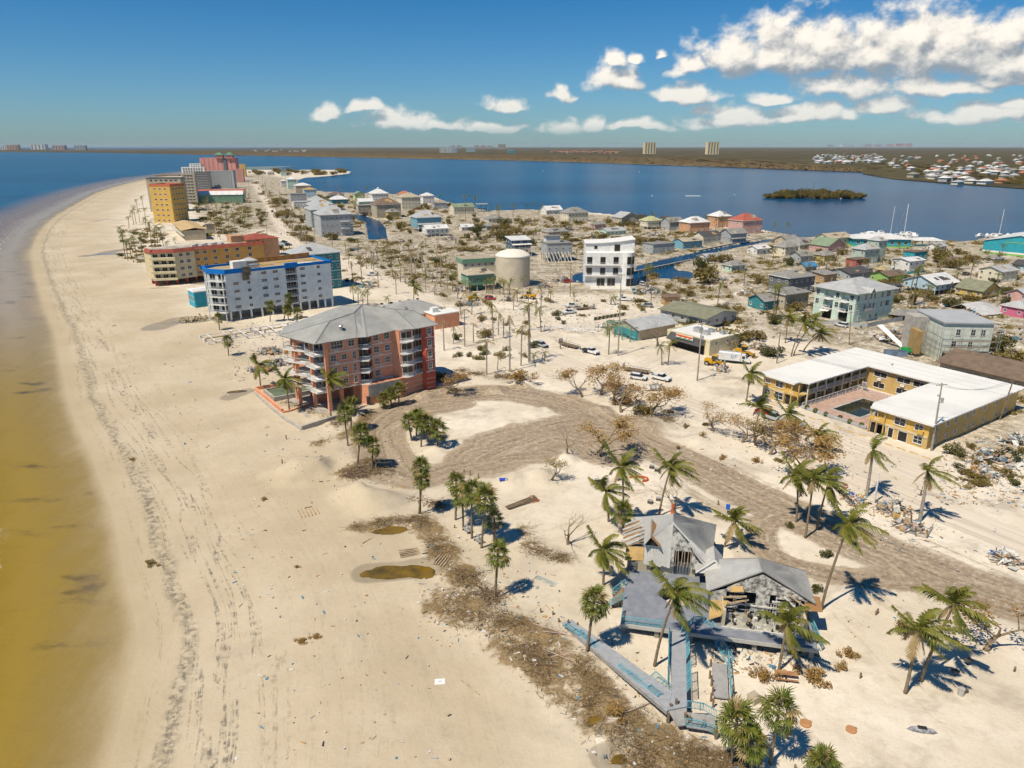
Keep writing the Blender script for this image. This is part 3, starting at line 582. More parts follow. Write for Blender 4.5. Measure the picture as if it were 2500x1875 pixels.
# ------------------------------------------------------------------ houses of the town (photo span, ground row, roof row, turn, ...)
V4 = 'grey villas in a row beside the main road'
HOUSES = [
 # along the bay, far left to right
 (684, 702, 431, 417, 24, 'mint', 'greenm', 'small bright mint house with green roof near the mangrove point', 'gabley', .9, .35),
 (651, 672, 428, 418, 24, 'cream', 'shingle', 'cream house with grey roof at the far end of the road', 'hip', .9, .35),
 (684, 702, 456, 438, 24, 'white', 'white', 'white stilt house with small white hip roof by the bay', 'hip', .9, .3, 2),
 (699, 728, 461, 432, 24, 'mint', 'white', 'tall pale green house with white roof beside the bay docks', 'hip', .8, .25, 2),
 (716, 764, 472, 446, 24, 'tan', 'white', 'tan two-storey house under a broad white roof near the docks', 'hip', .8, .25, 2),
 (738, 776, 482, 457, 24, 'paleblue', 'ply', 'pale house with torn orange roof beside the road', 'hip', .8, .2, 2),
 (705, 752, 494, 472, 24, 'grey', 'shingle', 'grey flat-roofed house behind the utility poles', 'flat', .7, .2, 2),
 (712, 758, 509, 491, 26, 'white', 'white', 'low white flat-roofed house beside the villas', 'flat', .6, .2),
 (802, 853, 499, 477, 26, 'teal', 'white', 'teal house with white hip roof and small cupola', 'hip', .7, .45),
 (800, 842, 482, 468, 26, 'grey', 'brown', 'low brown-roofed house behind the teal house', 'hip', .7, .4),
 (860, 894, 492, 467, 26, 'limeyellow', 'greenm', 'pale yellow-green gabled house near the bay', 'gabley', .9, .4, 2),
 (897, 952, 492, 460, 26, 'white', 'white', 'large white-roofed house with steep gables and cupola', 'hip', .9, .6, 2),
 (868, 915, 503, 484, 26, 'mint', 'white', 'mint house with a bright white gable roof', 'gable', .7, .4),
 (868, 916, 527, 500, 26, 'tan', 'tan', 'gutted tan stilt house on bare posts beside the canal', 'flat', .6, .1, 1, 3.4),
 (904, 984, 533, 482, 26, 'tan', 'brown', 'large tan house with sweeping brown hip roof', 'hip', .8, .4, 2),
 (940, 978, 536, 509, 26, 'yellow', 'shingle', 'small yellow house below the large brown roof', 'hip', .8, .35),
 (968, 1030, 512, 470, 26, 'cream', 'tan', 'cream three-storey mansion with tan hip roof', 'hip', .8, .25, 3),
 (968, 1008, 490, 466, 26, 'orange', 'terracotta', 'orange house with terracotta tile roof by the bay', 'hip', .8, .4, 2),
 (1024, 1062, 496, 470, 26, 'white', 'white', 'white two-storey house with white roof beside the cream mansion', 'hip', .8, .3, 2),
 (1052, 1094, 510, 495, 26, 'grey', 'shingle', 'low grey house with flat roof facing the bay', 'flat', .6, .2),
 (1096, 1160, 524, 496, 28, 'cream', 'greenm', 'long cream house under a green gable roof by the bay', 'gable', .5, .5),
 (1000, 1082, 566, 513, 26, 'blue', 'metal', 'blue stilt house with steep grey dormered roof', 'hip', .8, .45, 1, 3.0, 2.0),
 (1028, 1098, 579, 548, 26, 'white', 'white', 'white box house with flat white gable roof', 'gable', .6, .3, 1, 2.0),
 (1118, 1160, 564, 547, 26, 'white', 'white', 'low white cottage with white roof among brown bushes', 'gable', .6, .4),
 (1176, 1222, 562, 543, 26, 'grey', 'shingle', 'wrecked grey cottage beside the dark fallen palm', 'hip', .7, .4),
 (1318, 1374, 524, 502, 26, 'white', 'white', 'white house with bright white gable roof on the bay shore', 'gable', .7, .5),
 (1366, 1437, 543, 505, 26, 'cream', 'shingle', 'cream two-storey house with grey hip roof on the bay', 'hip', .7, .35, 2),
 (1492, 1560, 552, 517, 26, 'tan', 'metal', 'tan stilt house with pale green metal roof near the bay', 'gabley', .8, .4, 1, 2.6),
 (1560, 1614, 560, 527, 26, 'cream', 'limeroof', 'cream house with lime-yellow roof on the bay', 'hip', .8, .4, 1, 2.0),
 (1612, 1668, 562, 530, 26, 'grey', 'shingle', 'grey house with pale roof beside the orange villa', 'gable', .8, .35, 2),
 (1655, 1732, 568, 528, 26, 'orange', 'white', 'orange villa with white hip roof', 'hip', .7, .35, 2),
 (1725, 1782, 556, 514, 26, 'orange', 'white', 'tall orange villa under a domed white roof', 'hip', 1, .45, 2),
 (1775, 1858, 572, 520, 26, 'pink', 'redtile', 'pink mansion with broad red roofs', 'hip', .8, .35, 2),
 (1690, 1760, 598, 564, 28, 'cream', 'dark', 'pale yellow house with black tarred roof', 'gable', .6, .3),
 (1754, 1822, 594, 557, 28, 'grey', 'shingle', 'grey house with olive-grey gable roof and porch', 'gable', .7, .4, 1, 0, 1.6),
 (1640, 1716, 608, 580, 28, 'blue', 'tan', 'blue house with peeled tan roof beside the canal', 'gable', .6, .25),
 (1565, 1648, 620, 592, 28, 'grey', 'shingle', 'low grey house with flat grey roof on the canal bank', 'flat', .6, .15),
 (1760, 1820, 665, 635, 28, 'mint', 'shingle', 'small mint cottage with grey hip roof', 'hip', .7, .4),
 # the blocks at the right
 (1822, 1880, 622, 598, 28, 'white', 'white', 'white cottage with bright flat roof by the canal', 'gable', .7, .3),
 (1984, 2078, 602, 568, 28, 'cream', 'tan', 'long low building with pale ribbed roof beside the marina', 'gable', .5, .35),
 (1905, 2000, 610, 579, 28, 'cream', 'shingle', 'cream house with wide grey hip roof near the marina', 'hip', .8, .5),
 (1974, 2060, 618, 580, 28, 'pink', 'greenm', 'pale pink house with dark green gable roof', 'gabley', .9, .5),
 (1886, 1948, 625, 590, 28, 'cream', 'shingle', 'cream two-storey house with small grey roof', 'hip', .8, .3, 2),
 (1925, 1985, 640, 612, 28, 'grey', 'shingle', 'grey cottage with pale roof beside the blue tarpaulin', 'gable', .8, .4),
 (1984, 2038, 640, 610, 28, 'yellow', 'shingle', 'small yellow cottage with grey hip roof', 'hip', .8, .45),
 (2073, 2142, 645, 594, 28, 'sage', 'metal', 'sage green two-storey house with grey metal hip roof', 'hip', .7, .3, 2),
 (2110, 2158, 640, 576, 28, 'sage', 'metal', 'tall sage tower house with grey pyramid roof', 'hip', 1, .2, 3),
 (2060, 2122, 658, 630, 28, 'red', 'brown', 'red roofless cottage with brown charred rafters', 'flat', .6, .2),
 (2172, 2252, 670, 628, 28, 'white', 'white', 'white two-storey house with turquoise ground floor', 'gable', .8, .12, 2),
 (2200, 2262, 640, 612, 28, 'turq', 'brown', 'turquoise house with brown flat roof behind the white house', 'flat', .6, .15),
 (2020, 2124, 684, 652, 28, 'grey', 'dark', 'grey house under a wide black gable roof', 'gable', .8, .4),
 (2120, 2212, 694, 660, 28, 'limewall', 'brown', 'wrecked house with lime green wall and brown roof', 'gable', .7, .3),
 (1978, 2042, 690, 662, 28, 'wood', 'shingle', 'small brown wooden cottage behind the pale green block', 'shed', .8, .3),
 (1870, 1986, 722, 658, 28, 'darkgrey', 'shingle', 'two-storey grey house with torn black-patched roof', 'hip', .7, .22, 2),
 (1866, 1972, 757, 700, 28, 'tan', 'shingle', 'tan garage house with low grey hip roof', 'hip', .7, .2, 1),
 (1822, 1912, 758, 716, 28, 'teal', 'shingle', 'small broken teal cottage with sagging grey roof', 'gable', .8, .35),
 (2203, 2332, 722, 668, 28, 'paleblue', 'white', 'pale house with white roof and bare plywood gable', 'gable', .9, .4, 1, 2.4),
 (2385, 2478, 690, 648, 28, 'cream', 'metal', 'cream two-storey house with pale gable roof', 'gable', .8, .25, 2),
 (2330, 2432, 732, 684, 28, 'yellow', 'olive', 'ochre house with mossy olive gable roof', 'gabley', .9, .5, 1, 2),
 (2452, 2530, 742, 703, 28, 'pink', 'metal', 'pink house with white ribbed roof at the edge of town', 'gable', .9, .4, 2),
 (2440, 2530, 776, 732, 28, 'hotpink', 'metal', 'hot pink cottage with grey hip roof', 'hip', .8, .35, 1),
 (2470, 2540, 664, 636, 28, 'paleblue', 'dark', 'pale blue house with dark gable roof', 'gabley', .9, .4, 2),
 (2395, 2450, 640, 622, 28, 'grey', 'shingle', 'grey cottage near the turquoise warehouse', 'hip', .8, .4),
 (2085, 2130, 668, 646, 28, 'white', 'shingle', 'white cottage beside the thatched hut', 'hip', .8, .4),
 (1700, 1760, 640, 618, 28, 'white', 'metal', 'white cottage with pale roof beside the canal bend', 'gable', .8, .35),
 (1460, 1530, 575, 555, 28, 'mint', 'metal', 'low mint house half buried in wreckage', 'gable', .6, .4),
 (1320, 1390, 575, 556, 28, 'tan', 'shingle', 'low tan cottage with pale roof among bushes', 'hip', .6, .45),
 (1440, 1480, 560, 540, 28, 'pink', 'shingle', 'small pink cottage with pale roof behind wreckage', 'hip', .6, .45),
 (1890, 1950, 600, 574, 28, 'tan', 'shingle', 'tan cottage beside the bay dock palms', 'gable', .8, .4),
 (2290, 2345, 650, 628, 28, 'tan', 'brown', 'tan cottage behind the leaning brown tree', 'gable', .8, .4),
 (1612, 1658, 746, 720, 10, 'wood', 'brown', 'gutted wooden shed with open front beside the debris heap', 'shed', .6, .2),
 (1945, 1992, 668, 640, 20, 'tan', 'bluetarp', 'collapsed cottage under a bright blue roof sheet', 'gable', .8, .5),
 (1480, 1545, 612, 588, 28, 'tan', 'shingle', 'low tan cottage half hidden behind the white concrete house', 'hip', .7, .4),
 (1180, 1230, 545, 524, 26, 'cream', 'shingle', 'cream cottage with grey roof on the bay beside dark thickets', 'hip', .7, .4),
 (2260, 2310, 612, 592, 28, 'white', 'metal', 'white marina hut between the pavilion and the warehouse', 'gable', .7, .4),
 (2150, 2200, 718, 690, 28, 'cream', 'dark', 'cream cottage with dark roof behind the pale green house', 'gable', .8, .4)]
WALL.update(limeyellow=(.55, .58, .30), limewall=(.30, .50, .14))
for row in HOUSES:
    row = list(row); a = row[:8]; e = row[8:]
    kw = {}
    for n, v in zip(('kind', 'k', 'rf', 'st', 'stilt', 'porch'), e): kw[n] = v
    root, wd, dp, ez, tot = house(*a, **kw)
    if 'cupola' in a[7]:
        m = MB().box(-.8, -.8, tot - .9, .8, .8, tot + .6); m.build('cupola', TRIM, root); hip_roof(MB(), -1.1, -1.1, 1.1, 1.1, tot + .61, .9).build('cupola_roof', rm('white'), root)
    if 'turquoise ground floor' in a[7]: MB().box(-wd / 2 - .02, -dp / 2 - .02, -.3, wd / 2 + .02, dp / 2 + .02, 1.5).build('painted_base', wm('turq'), root)
    if 'plywood gable' in a[7]: MB().poly((wd / 2 + .03, -dp / 2, ez), (wd / 2 + .03, dp / 2, ez), (wd / 2 + .03, 0, tot - .1)).build('bare_gable', rm('ply'), root)
    if 'black-patched' in a[7]:
        for q in range(5): MB().box(-1.2, -.8, 0, 1.2, .8, .05).build('torn_patch', rm('dark'), root).location = (-wd * .2 + q * 1.7, -dp * .12 + (q % 2) * 1.3, tot - .75 + (.3 if q in (2, 3) else 0))
# row of grey villas
for i, (x0, x1, yb, yt) in enumerate([(762, 872, 578, 500), (740, 846, 558, 491), (744, 826, 541, 483), (750, 802, 525, 477)]):
    root, wd, dp, ez, tot = house(x0, x1, yb, yt, 26, 'grey', 'metal', ['grey three-storey villa at the canal end of the villa row', 'grey villa second from the canal in the villa row', 'grey villa third from the canal in the villa row', 'grey villa farthest from the canal in the villa row'][i], 'hip', 1.0, .28, 3, group=V4, name='villa')
    if i == 0:
        for s in (0, 1):
            z = ez * (.33 + .33 * s); MB().box(wd * .1, -dp / 2 - 1.6, z - .15, wd * .38, -dp / 2 - .003, z).build('balcony', TRIM, root)
            railing('railing', root, (wd * .1, -dp / 2 - 1.55), (wd * .38, -dp / 2 - 1.55), z, 1.0, TRIM, .25, .05)
# ------------------------------------------------------------------ large buildings
WALL.update(salmon=(.76, .34, .20), deepred=(.40, .075, .05), redbay=(.54, .12, .075), iceblue=(.60, .68, .72), bluetrim=(.005, .17, .55), cyan=(.05, .36, .48), sand=(.62, .52, .33), ochre=(.66, .42, .11), condo=(.66, .36, .11), motel=(.56, .39, .15), palegreen=(.52, .66, .56), cream2=(.70, .62, .40), bigpink=(.72, .32, .26), offwhite=(.78, .77, .73), offgreen=(.66, .70, .60))
def frame(A, B):
    d = B - A; return math.atan2(d.y, d.x), math.hypot(d.x, d.y)
def block(name, label, A, rz, W, D, H, wall, floors, ncol, z0=0.0, roofc='tan', nside=3, cat='hotel', ww=1.5, wh=1.3, style=1, parapet=0.9, piles=False, pcol=None, ncold=None, group=None, gl=None):
    root = thing(name, label, cat, (A.x, A.y, gz(A.x, A.y) if A.y < 900 else 0), rz, group)
    MB().box(0, 0, z0 if z0 else -0.5, W, D, H).build('wall', wm(wall), root)
    r = MB().box(.3, .3, H + .002, W - .3, D - .3, H + .06); r.build('roof', mat('flatroof_' + roofc, ROOF[roofc], .9, .25, .25), root)
    p = MB()
    for q in ((-.12, -.12, W + .12, .28), (-.12, D - .28, W + .12, D + .12), (-.12, .281, .28, D - .281), (W - .28, .281, W + .12, D - .281)): p.box(q[0], q[1], H - .25, q[2], q[3], H + parapet)
    p.build('parapet', wm(pcol or wall), root)
    fh = (H - z0) / floors
    for f in range(floors):
        z = z0 + f * fh + fh * .32
        wall_windows(root, (0, 0), (W, 0), ncol, z, ww, wh, style, W / (ncol + 1), gl=gl)
        if nside: wall_windows(root, (0, D), (0, 0), nside, z, ww, wh, style, D / (nside + 1), gl=gl); wall_windows(root, (W, 0), (W, D), nside, z, ww, wh, style, D / (nside + 1), gl=gl)
    if piles:
        pm = MB().box(-.3, -.3, -.6, .3, .3, z0).mesh('pillar', wm(wall))
        n = max(2, int(W / 4.2))
        for i in range(n + 1):
            for y in (.35, D * .5, D - .35): obj('pillar', pm, root, (.35 + (W - .7) * i / n, y, 0))
    return root
def balcony(root, x0, x1, y, z, depth, slab=None, rail=True, side=True):
    b = MB().box(x0, y - depth, z - .22, x1, y - .004, z).build('balcony', slab or TRIM, root)
    if rail:
        m = MB(); h = 1.05
        segs = [((x0 + .04, y - depth + .05), (x1 - .04, y - depth + .05))]
        if side: segs += [((x0 + .04, y - .05), (x0 + .04, y - depth + .05)), ((x1 - .04, y - depth + .05), (x1 - .04, y - .05))]
        for p0, p1 in segs:
            L = math.hypot(p1[0] - p0[0], p1[1] - p0[1]); n = max(2, int(L / .22))
            m.beam((*p0, z + h), (*p1, z + h), .07); m.beam((*p0, z + .1), (*p1, z + .1), .05)
            for i in range(n + 1): t = i / n; q = (p0[0] + (p1[0] - p0[0]) * t, p0[1] + (p1[1] - p0[1]) * t); m.beam((*q, z), (*q, z + h), .035)
        m.build('railing', RAILM, b)
    return b
RAILM = mat('pale_rail', (.60, .61, .60), .5, .08)
DOORG = glass('sliding_door_glass', (.035, .04, .045), .15)
# ---- salmon hotel on its pillars
PO, PR = Vector((-43.3, 158.6, 0)), R(36.5)
pk = thing('salmon_hotel', 'five-storey salmon pink hotel with grey metal roof standing on pillars', 'hotel', PO, PR)
fl = [5.1, 8.1, 11.1, 14.1]; EV = 17.1
S_, DR, RB = wm('salmon'), wm('deepred'), wm('redbay')
MB().prism([(.3, .2), (8.4, .2), (8.4, 2.6), (12.2, 2.6), (12.2, 1.2), (17.6, 1.2), (19.2, -.1), (23, -.1), (23, 1.2), (25.4, 1.2), (25.4, .2), (25.4, 20), (.3, 20)], 5.1, EV).build('wall', S_, pk)
MB().prism([(25.4, .1), (26.2, -.75), (28.4, -.75), (29.4, .3), (29.4, 14), (25.4, 14)], -.5, EV - .05).build('bay_wall', RB, pk)
MB().prism([(8.3, .6), (9.6, -1.3), (18.2, -1.2), (19.4, -1.1), (20.6, -.1), (25.38, .25), (25.38, 20), (8.3, 20)], -.5, 5.09).build('podium_wall', S_, pk)
MB().box(9.9, -1.42, 1.9, 18.0, -1.29, 4.95).build('bare_concrete_panel', CONC, pk)
MB().box(9.55, -1.36, -.3, 9.95, -1.26, 5.0).build('concrete_edge', CONC, pk)
MB().box(8.41, 2.35, 5.12, 12.19, 2.59, 14.0).build('red_recess_wall', DR, pk)
MB().box(.3, 7.5, -.5, 8.29, 8, 5.08).build('undercroft_wall', S_, pk)
MB().box(-6, -.5, -.3, 8.3, 20, .12).build('undercroft_slab', CONC, pk)
d = MB().box(0, 0, 0, 1.0, .05, 2.2).build('door', DARKIN, pk); d.location = (9.0, -1.05, .1); d.rotation_euler.z = R(-55)
for x, y in ((.1, .1), (-1.55, 5.1), (-3.9, 8.9), (-3.0, 13.0), (.7, 13), (4.4, 3.0), (8.0, 3.2)):
    MB().box(-.42, -.42, -.5, .42, .42, EV - .1 if x < 1 else 5.09).build('pillar', S_, pk).location = (x, y, 0)
for i, z in enumerate(fl + [EV - .28]):
    m = MB()
    for x0, x1, y in ((.25, 8.4, .2), (12.2, 17.6, 1.2), (19.3, 22.9, -.1)): m.box(x0, y - .07, z - .02, x1, y - .005, z + .22)
    if i < 4: m.box(26.1, -.83, z - .02, 28.5, -.755, z + .22); m.box(23.05, 1.12, z, 25.35, 1.195, z + .22)
    m.build('floor_band', TRIM, pk)
m = MB()
for z in (.9, 2.1, 3.3): m.box(19.5, -1.17, z, 20.4, -1.1, z + .1); m.box(20.7, -.17, z, 25.3, -.11, z + .1); m.box(26.1, -.82, z, 28.5, -.757, z + .1)
m.build('groove_band', TRIM, pk)
FW = ((0, .2), (30, .2))
for f, z in enumerate(fl):
    zz = z + .95
    if f == 3:
        put_window(pk, (0, .2), (9, .2), 3.0, zz - .1, 3.0, 1.9, 3); put_window(pk, (0, .2), (9, .2), 6.6, zz, 1.6, 1.6, 2)
    else:
        put_window(pk, (0, .2), (9, .2), 1.9, zz, 1.5, 1.6, 3); put_window(pk, (0, .2), (9, .2), 4.6, zz + .1, 1.3, 1.3, 2); put_window(pk, (0, .2), (9, .2), 7.2, zz - .2, .9, 1.9, 2)
    put_window(pk, (12.2, 1.2), (17.6, 1.2), 1.3, zz, 1.5, 1.6, 3)
    if f in (1, 2, 3): put_window(pk, (12.2, 1.2), (17.6, 1.2), 4.2, zz, 1.5, 1.6, 3)
    put_window(pk, (19.2, -.1), (23, -.1), 1.9, z + .25, 3.0, 2.2, 1, gl=DOORG, name='sliding_door')
    put_window(pk, (23, 1.2), (25.4, 1.2), 1.2, z + .25, 2.1, 2.2, 1, gl=DOORG, name='sliding_door')
    put_window(pk, (26.2, -.75), (28.4, -.75), 1.1, zz, 1.3, 1.6, 3); put_window(pk, (28.4, -.75), (29.4, .3), .75, zz, .9, 1.6, 2)
    MB().box(26.8, -.86, z + .35, 27.9, -.76, z + .75).build('air_conditioner', METAL, pk)
    MB().box(14.0, 1.08, z + .3, 15.1, 1.19, z + .7).build('air_conditioner', METAL, pk)
    MB().box(2.2, .06, z + .3, 3.3, .19, z + .7).build('air_conditioner', METAL, pk)
    # corner balcony in the red recess
    put_window(pk, (8.4, 2.34), (12.2, 2.34), 1.9, z + .25, 2.9, 2.2, 1, gl=DOORG, name='sliding_door')
    b = MB().prism([(8.45, .15), (10.2, -1.2), (12.15, .9), (12.15, 2.3), (8.45, 2.3)], z - .2, z).build('balcony', TRIM, pk)
    rl = MB()
    for p0, p1 in (((8.5, .25), (10.2, -1.1)), ((10.2, -1.1), (12.1, .95))):
        rl.beam((*p0, z + 1.05), (*p1, z + 1.05), .07); rl.beam((*p0, z + .1), (*p1, z + .1), .05)
        for i in range(11): t = i / 10; q = (p0[0] + (p1[0] - p0[0]) * t, p0[1] + (p1[1] - p0[1]) * t); rl.beam((*q, z), (*q, z + 1.05), .035)
    rl.build('railing', RAILM, b)
    # curved balcony
    arc = [(19.2 + 3.8 * t, -.15 - 1.5 * math.sin(math.pi * (0.12 + .76 * t))) for t in (0, .2, .4, .6, .8, 1)]
    b = MB().prism(arc + [(23, -.12), (19.2, -.12)], z - .22, z).build('balcony', TRIM, pk); rl = MB()
    for p0, p1 in zip(arc[:-1], arc[1:]):
        rl.beam((*p0, z + 1.05), (*p1, z + 1.05), .07)
        for i in range(4): t = i / 4; q = (p0[0] + (p1[0] - p0[0]) * t, p0[1] + (p1[1] - p0[1]) * t); rl.beam((*q, z), (*q, z + 1.05), .035)
    rl.build('railing', RAILM, b)
    balcony(pk, 23.05, 25.35, 1.2, z, 1.35, side=False)
    # sea-side balconies
    out = [(.2, .05), (-2.7, .3), (-3.4, 4.2), (-2.2, 4.8), (-4.6, 8.6), (-5.9, 11.8), (-3.6, 13.2), (.25, 13.2)]
    b = MB().prism(out[::-1], z - .3, z).build('balcony', TRIM, pk); rl = MB()
    for p0, p1 in zip(out[:-1], out[1:]):
        L = math.hypot(p1[0] - p0[0], p1[1] - p0[1]); n = max(2, int(L / .25)); rl.beam((*p0, z + 1.05), (*p1, z + 1.05), .07); rl.beam((*p0, z + .1), (*p1, z + .1), .05)
        for i in range(n): t = i / n; q = (p0[0] + (p1[0] - p0[0]) * t, p0[1] + (p1[1] - p0[1]) * t); rl.beam((*q, z), (*q, z + 1.05), .035)
    rl.build('railing', RAILM, b)
    for s in (2.3, 6.2, 10.6): put_window(pk, (.28, 13), (.28, 0), 13 - s, z + .1, 3.0, 2.4, 1, gl=DOORG, name='sliding_door')
    if f == 3:
        for x, y in ((-2.6, .4), (-3.3, 4.1), (-5.7, 11.6)): MB().beam((x, y, z), (x, y, EV), .1).build('balcony_post', TRIM, pk)
rr = seam_mat('grey_seam_roof', (.36, .355, .325), .62, rough=.6, metal=0.0)
rf = MB(); T = lambda *p: rf.slope(*p, th=.22)
E1, E2, E3, E4, E5, E6, E7, E8, E9, E10 = [(x, y, EV) for x, y in ((-2.5, -.4), (7.9, -.5), (10.0, -1.4), (18.4, .5), (23.2, -1.2), (30.1, -.8), (30.1, 14.3), (20, 20.6), (-2, 20.6), (-6.2, 12.4))]
K1, K2, K3, K4, K5 = (4, 6, 20.4), (11.3, 8.2, 21.0), (15.5, 12.2, 21.9), (22.3, 7.6, 20.6), (27, 6.5, 19.8)
K6 = (10.5, 14, 21.9)
T(E1, E2, K2, K1); T(E2, E3, K3, K2); T(E3, E4, K3); T(E4, E5, K4); T(E4, K4, K3); T(E5, E6, K5, K4); T(E6, E7, K5); T(E7, E8, K3); T(E7, K3, K4); T(E7, K4, K5)
T(E8, E9, K6, K3); T(E9, E10, K6); T(E10, E1, K1); T(E10, K1, K6); T(K1, K2, K6); T(K2, K3, K6)
ro = rf.build('roof', rr, pk)
m = MB()
for a, b in ((E1, K1), (K1, K2), (K2, K3), (E3, K3), (K3, K6), (E10, K1), (K4, K5), (K3, K4), (E6, K5), (E5, K4)): m.beam(a, b, .28, .12)
m.build('ridge_cap', mat('roof_cap', (.30, .30, .28), .5, .05, metal=.3), ro)
MB().tube([(5.5, 3, 18.4), (5.5, 3, 19.6)], .4, 10).tube([(5.5, 3, 19.55), (5.5, 3, 19.8)], [.7, .5], 10).build('roof_vent', METAL, ro)
# low wing behind
aw = thing('hotel_annex', 'low grey-roofed wing with white flat roof behind the salmon hotel', 'building', (-37, 249, 0), R(36.5))
MB().box(-11, -8, -.4, 11, 9, 4.6).build('wall', S_, aw); hip_roof(MB(), -12, -9, 12, 10, 4.62, 3.4).build('roof', rr, aw)
MB().box(2, -15, -.4, 12, -8.01, 5.0).build('wall', S_, aw); MB().box(1.7, -15.3, 5.01, 12.3, -8.02, 5.3).build('flat_roof', mat('white_membrane', (.70, .69, .65), .8, .06, .12), aw)
MB().box(3, -12, 5.31, 5.5, -10, 6.9).build('air_conditioner', TRIM, aw); MB().box(-4, -5, 6.2, -3, -4, 7.1).build('roof_vent', METAL, aw)
for i in range(5): MB().box(-9 + i * 3.6, 3 - .4 * (i % 2), 7.1, -8.2 + i * 3.6, 3.8, 7.5).build('skylight', DARKIN, aw)
# ---- pale blue hotel with torn blue parapet
BO = Vector((-102.5, 250.2, 0)); bl = thing('pale_blue_hotel', 'long pale blue hotel on white pillars with torn cobalt blue parapet', 'hotel', BO, R(39))
IB, BT = wm('iceblue'), wm('bluetrim'); bz, bt, n5 = 3.3, 17.3, 5; fh = 2.8
MB().prism([(1.2, 0.2), (23.2, .2), (23.2, 1.6), (27.6, 1.6), (27.6, .2), (41.4, .2), (41.4, 17), (3.5, 17), (-2, 14), (-3, 6)], bz, bt).build('wall', IB, bl)
pm = MB().box(-.3, -.3, -.8, .3, .3, bz).mesh('pillar', TRIM)
for x in [1.6, 5, 9, 13, 17, 21, 24.5, 28, 31.5, 35, 38, 41]:
    for y in (.55, 8.5, 16.4): obj('pillar', pm, bl, (x, y, 0))
MB().box(3, 9, -.4, 40, 16, bz - .01).build('ground_floor_wall', wm('offwhite'), bl)
m = MB()
m.prism([(-3.4, 5.8), (.9, -.3), (8.0, -.3), (8, .1), (1.3, .1), (-2.9, 6)], bt - .3, bt + 1.35).box(8.9, -.3, bt - .2, 22.9, .1, bt + .75).box(27.8, -.3, bt - .25, 41.7, .1, bt + .85).box(22.9, -.7, bt - .4, 27.8, .1, bt + 1.5).box(41.2, .1, bt - .25, 41.7, 17.3, bt + .85).box(-2.3, 16.8, bt - .3, 41.7, 17.3, bt + .8)
m.prism([(-3.4, 5.8), (-2.9, 6), (-1.9, 14.2), (-2.4, 14.2)], bt - .3, bt + 1.35)
m.build('parapet', BT, bl)
MB().prism([(1.4, .3), (41.1, .3), (41.1, 16.7), (3.5, 16.7), (-1.8, 13.8), (-2.7, 6.2)], bt + .004, bt + .1).build('roof', mat('torn_roof_deck', (.42, .30, .14), .9, .3, .4, col2=(.30, .26, .20)), bl)
for x0, y0, x1, y1, c in ((14, 8, 22, 14, 'ply'), (24, 11, 33, 16, 'ply'), (30, 2, 36, 6, 'white'), (9, 3, 13, 6, 'shingle'), (35, 9, 40, 15, 'ply')): MB().box(x0, y0, bt + .11, x1, y1, bt + .25).build('roof_patch', mat('patch_' + c, ROOF[c], .9, .25, .8), bl)
MB().beam((16, 16.4, bt + 1.0), (40, 16.4, bt + 1.4), .2, 1.6).build('plywood_upstand', mat('plywood', (.50, .26, .09), .85, .2), bl)
MB().box(6, 5.5, bt + .1, 11, 9, bt + 2.9).build('lift_house', TRIM, bl)
hip_roof(MB().box(12.3, 10.4, bt + .11, 16.7, 14.6, bt + 2.0), 12, 10, 17, 15, bt + 2.01, 1.2).build('roof_pavilion', rm('metal'), bl)
MB().box(12, 4.5, bt + .11, 15, 7, bt + 1.4).build('air_conditioner', METAL, bl)
rag = MB()
for k in range(14): x = 7.6 + random.random() * 2.6; z = bt + 1.2 - random.random() * 4.2; rag.slope((x - .8, -.35 - .3 * random.random(), z - .7), (x + .8, -.5, z - .8), (x + .7, -.2, z + .8), (x - .7, -.45, z + .7), th=.05)
rag.build('hanging_membrane', mat('torn_membrane', (.17, .15, .12), .95, .3), bl)
for f in range(n5):
    z = bz + f * fh
    for s in (4.6, 15.0, 19.3, 29.8):
        if not (f == 4 and s < 5): put_window(bl, (0, .2), (41.4, .2), s, z + 1.0, 2.1, 1.15, 3)
    put_window(bl, (0, .2), (41.4, .2), 9.2, z + .9, 1.2, 1.2, 1)
    put_window(bl, (0, .2), (41.4, .2), 36.2, z + 1.0, 1.5, 1.15, 2)
    put_window(bl, (23.2, 1.6), (27.6, 1.6), 2.2, z + .1, 4.2, 2.4, 3, gl=DARKIN, name='screened_opening')
    balcony(bl, 23.25, 27.55, 1.6, z, 1.5, side=False)
    # balconies of the angled sea end
    put_window(bl, (-3, 6), (1.2, .2), 5.4, z + .15, 2.6, 2.3, 1, gl=DARKIN, name='screened_opening'); put_window(bl, (-3, 6), (1.2, .2), 1.8, z + .15, 2.4, 2.3, 1, gl=DARKIN, name='screened_opening')
    put_window(bl, (-2, 14), (-3, 6), 2.0, z + 1.0, 1.2, 1.2, 1); put_window(bl, (-2, 14), (-3, 6), 5.2, z + .15, 2.4, 2.3, 1, gl=DARKIN, name='screened_opening')
    b = MB().prism([(1.1, .15), (-.4, -1.0), (-4.6, 4.9), (-3.05, 6.05)], z - .18, z).build('balcony', TRIM, bl); rl = MB()
    for p0, p1 in (((1.0, .05), (-.35, -.95)), ((-.35, -.95), (-4.5, 4.9)), ((-4.5, 4.9), (-3.1, 6.0))):
        rl.beam((*p0, z + 1.0), (*p1, z + 1.0), .08); L = math.hypot(p1[0] - p0[0], p1[1] - p0[1]); n = int(L / .25)
        for i in range(n): t = i / n; q = (p0[0] + (p1[0] - p0[0]) * t, p0[1] + (p1[1] - p0[1]) * t); rl.beam((*q, z), (*q, z + 1.0), .05)
    rl.build('railing', RAILM, b)
for q in ((-.4, -.9), (-4.5, 4.9)): MB().box(-.14, -.14, -.8, .14, .14, bt).build('corner_post', TRIM, bl).location = (*q, 0)
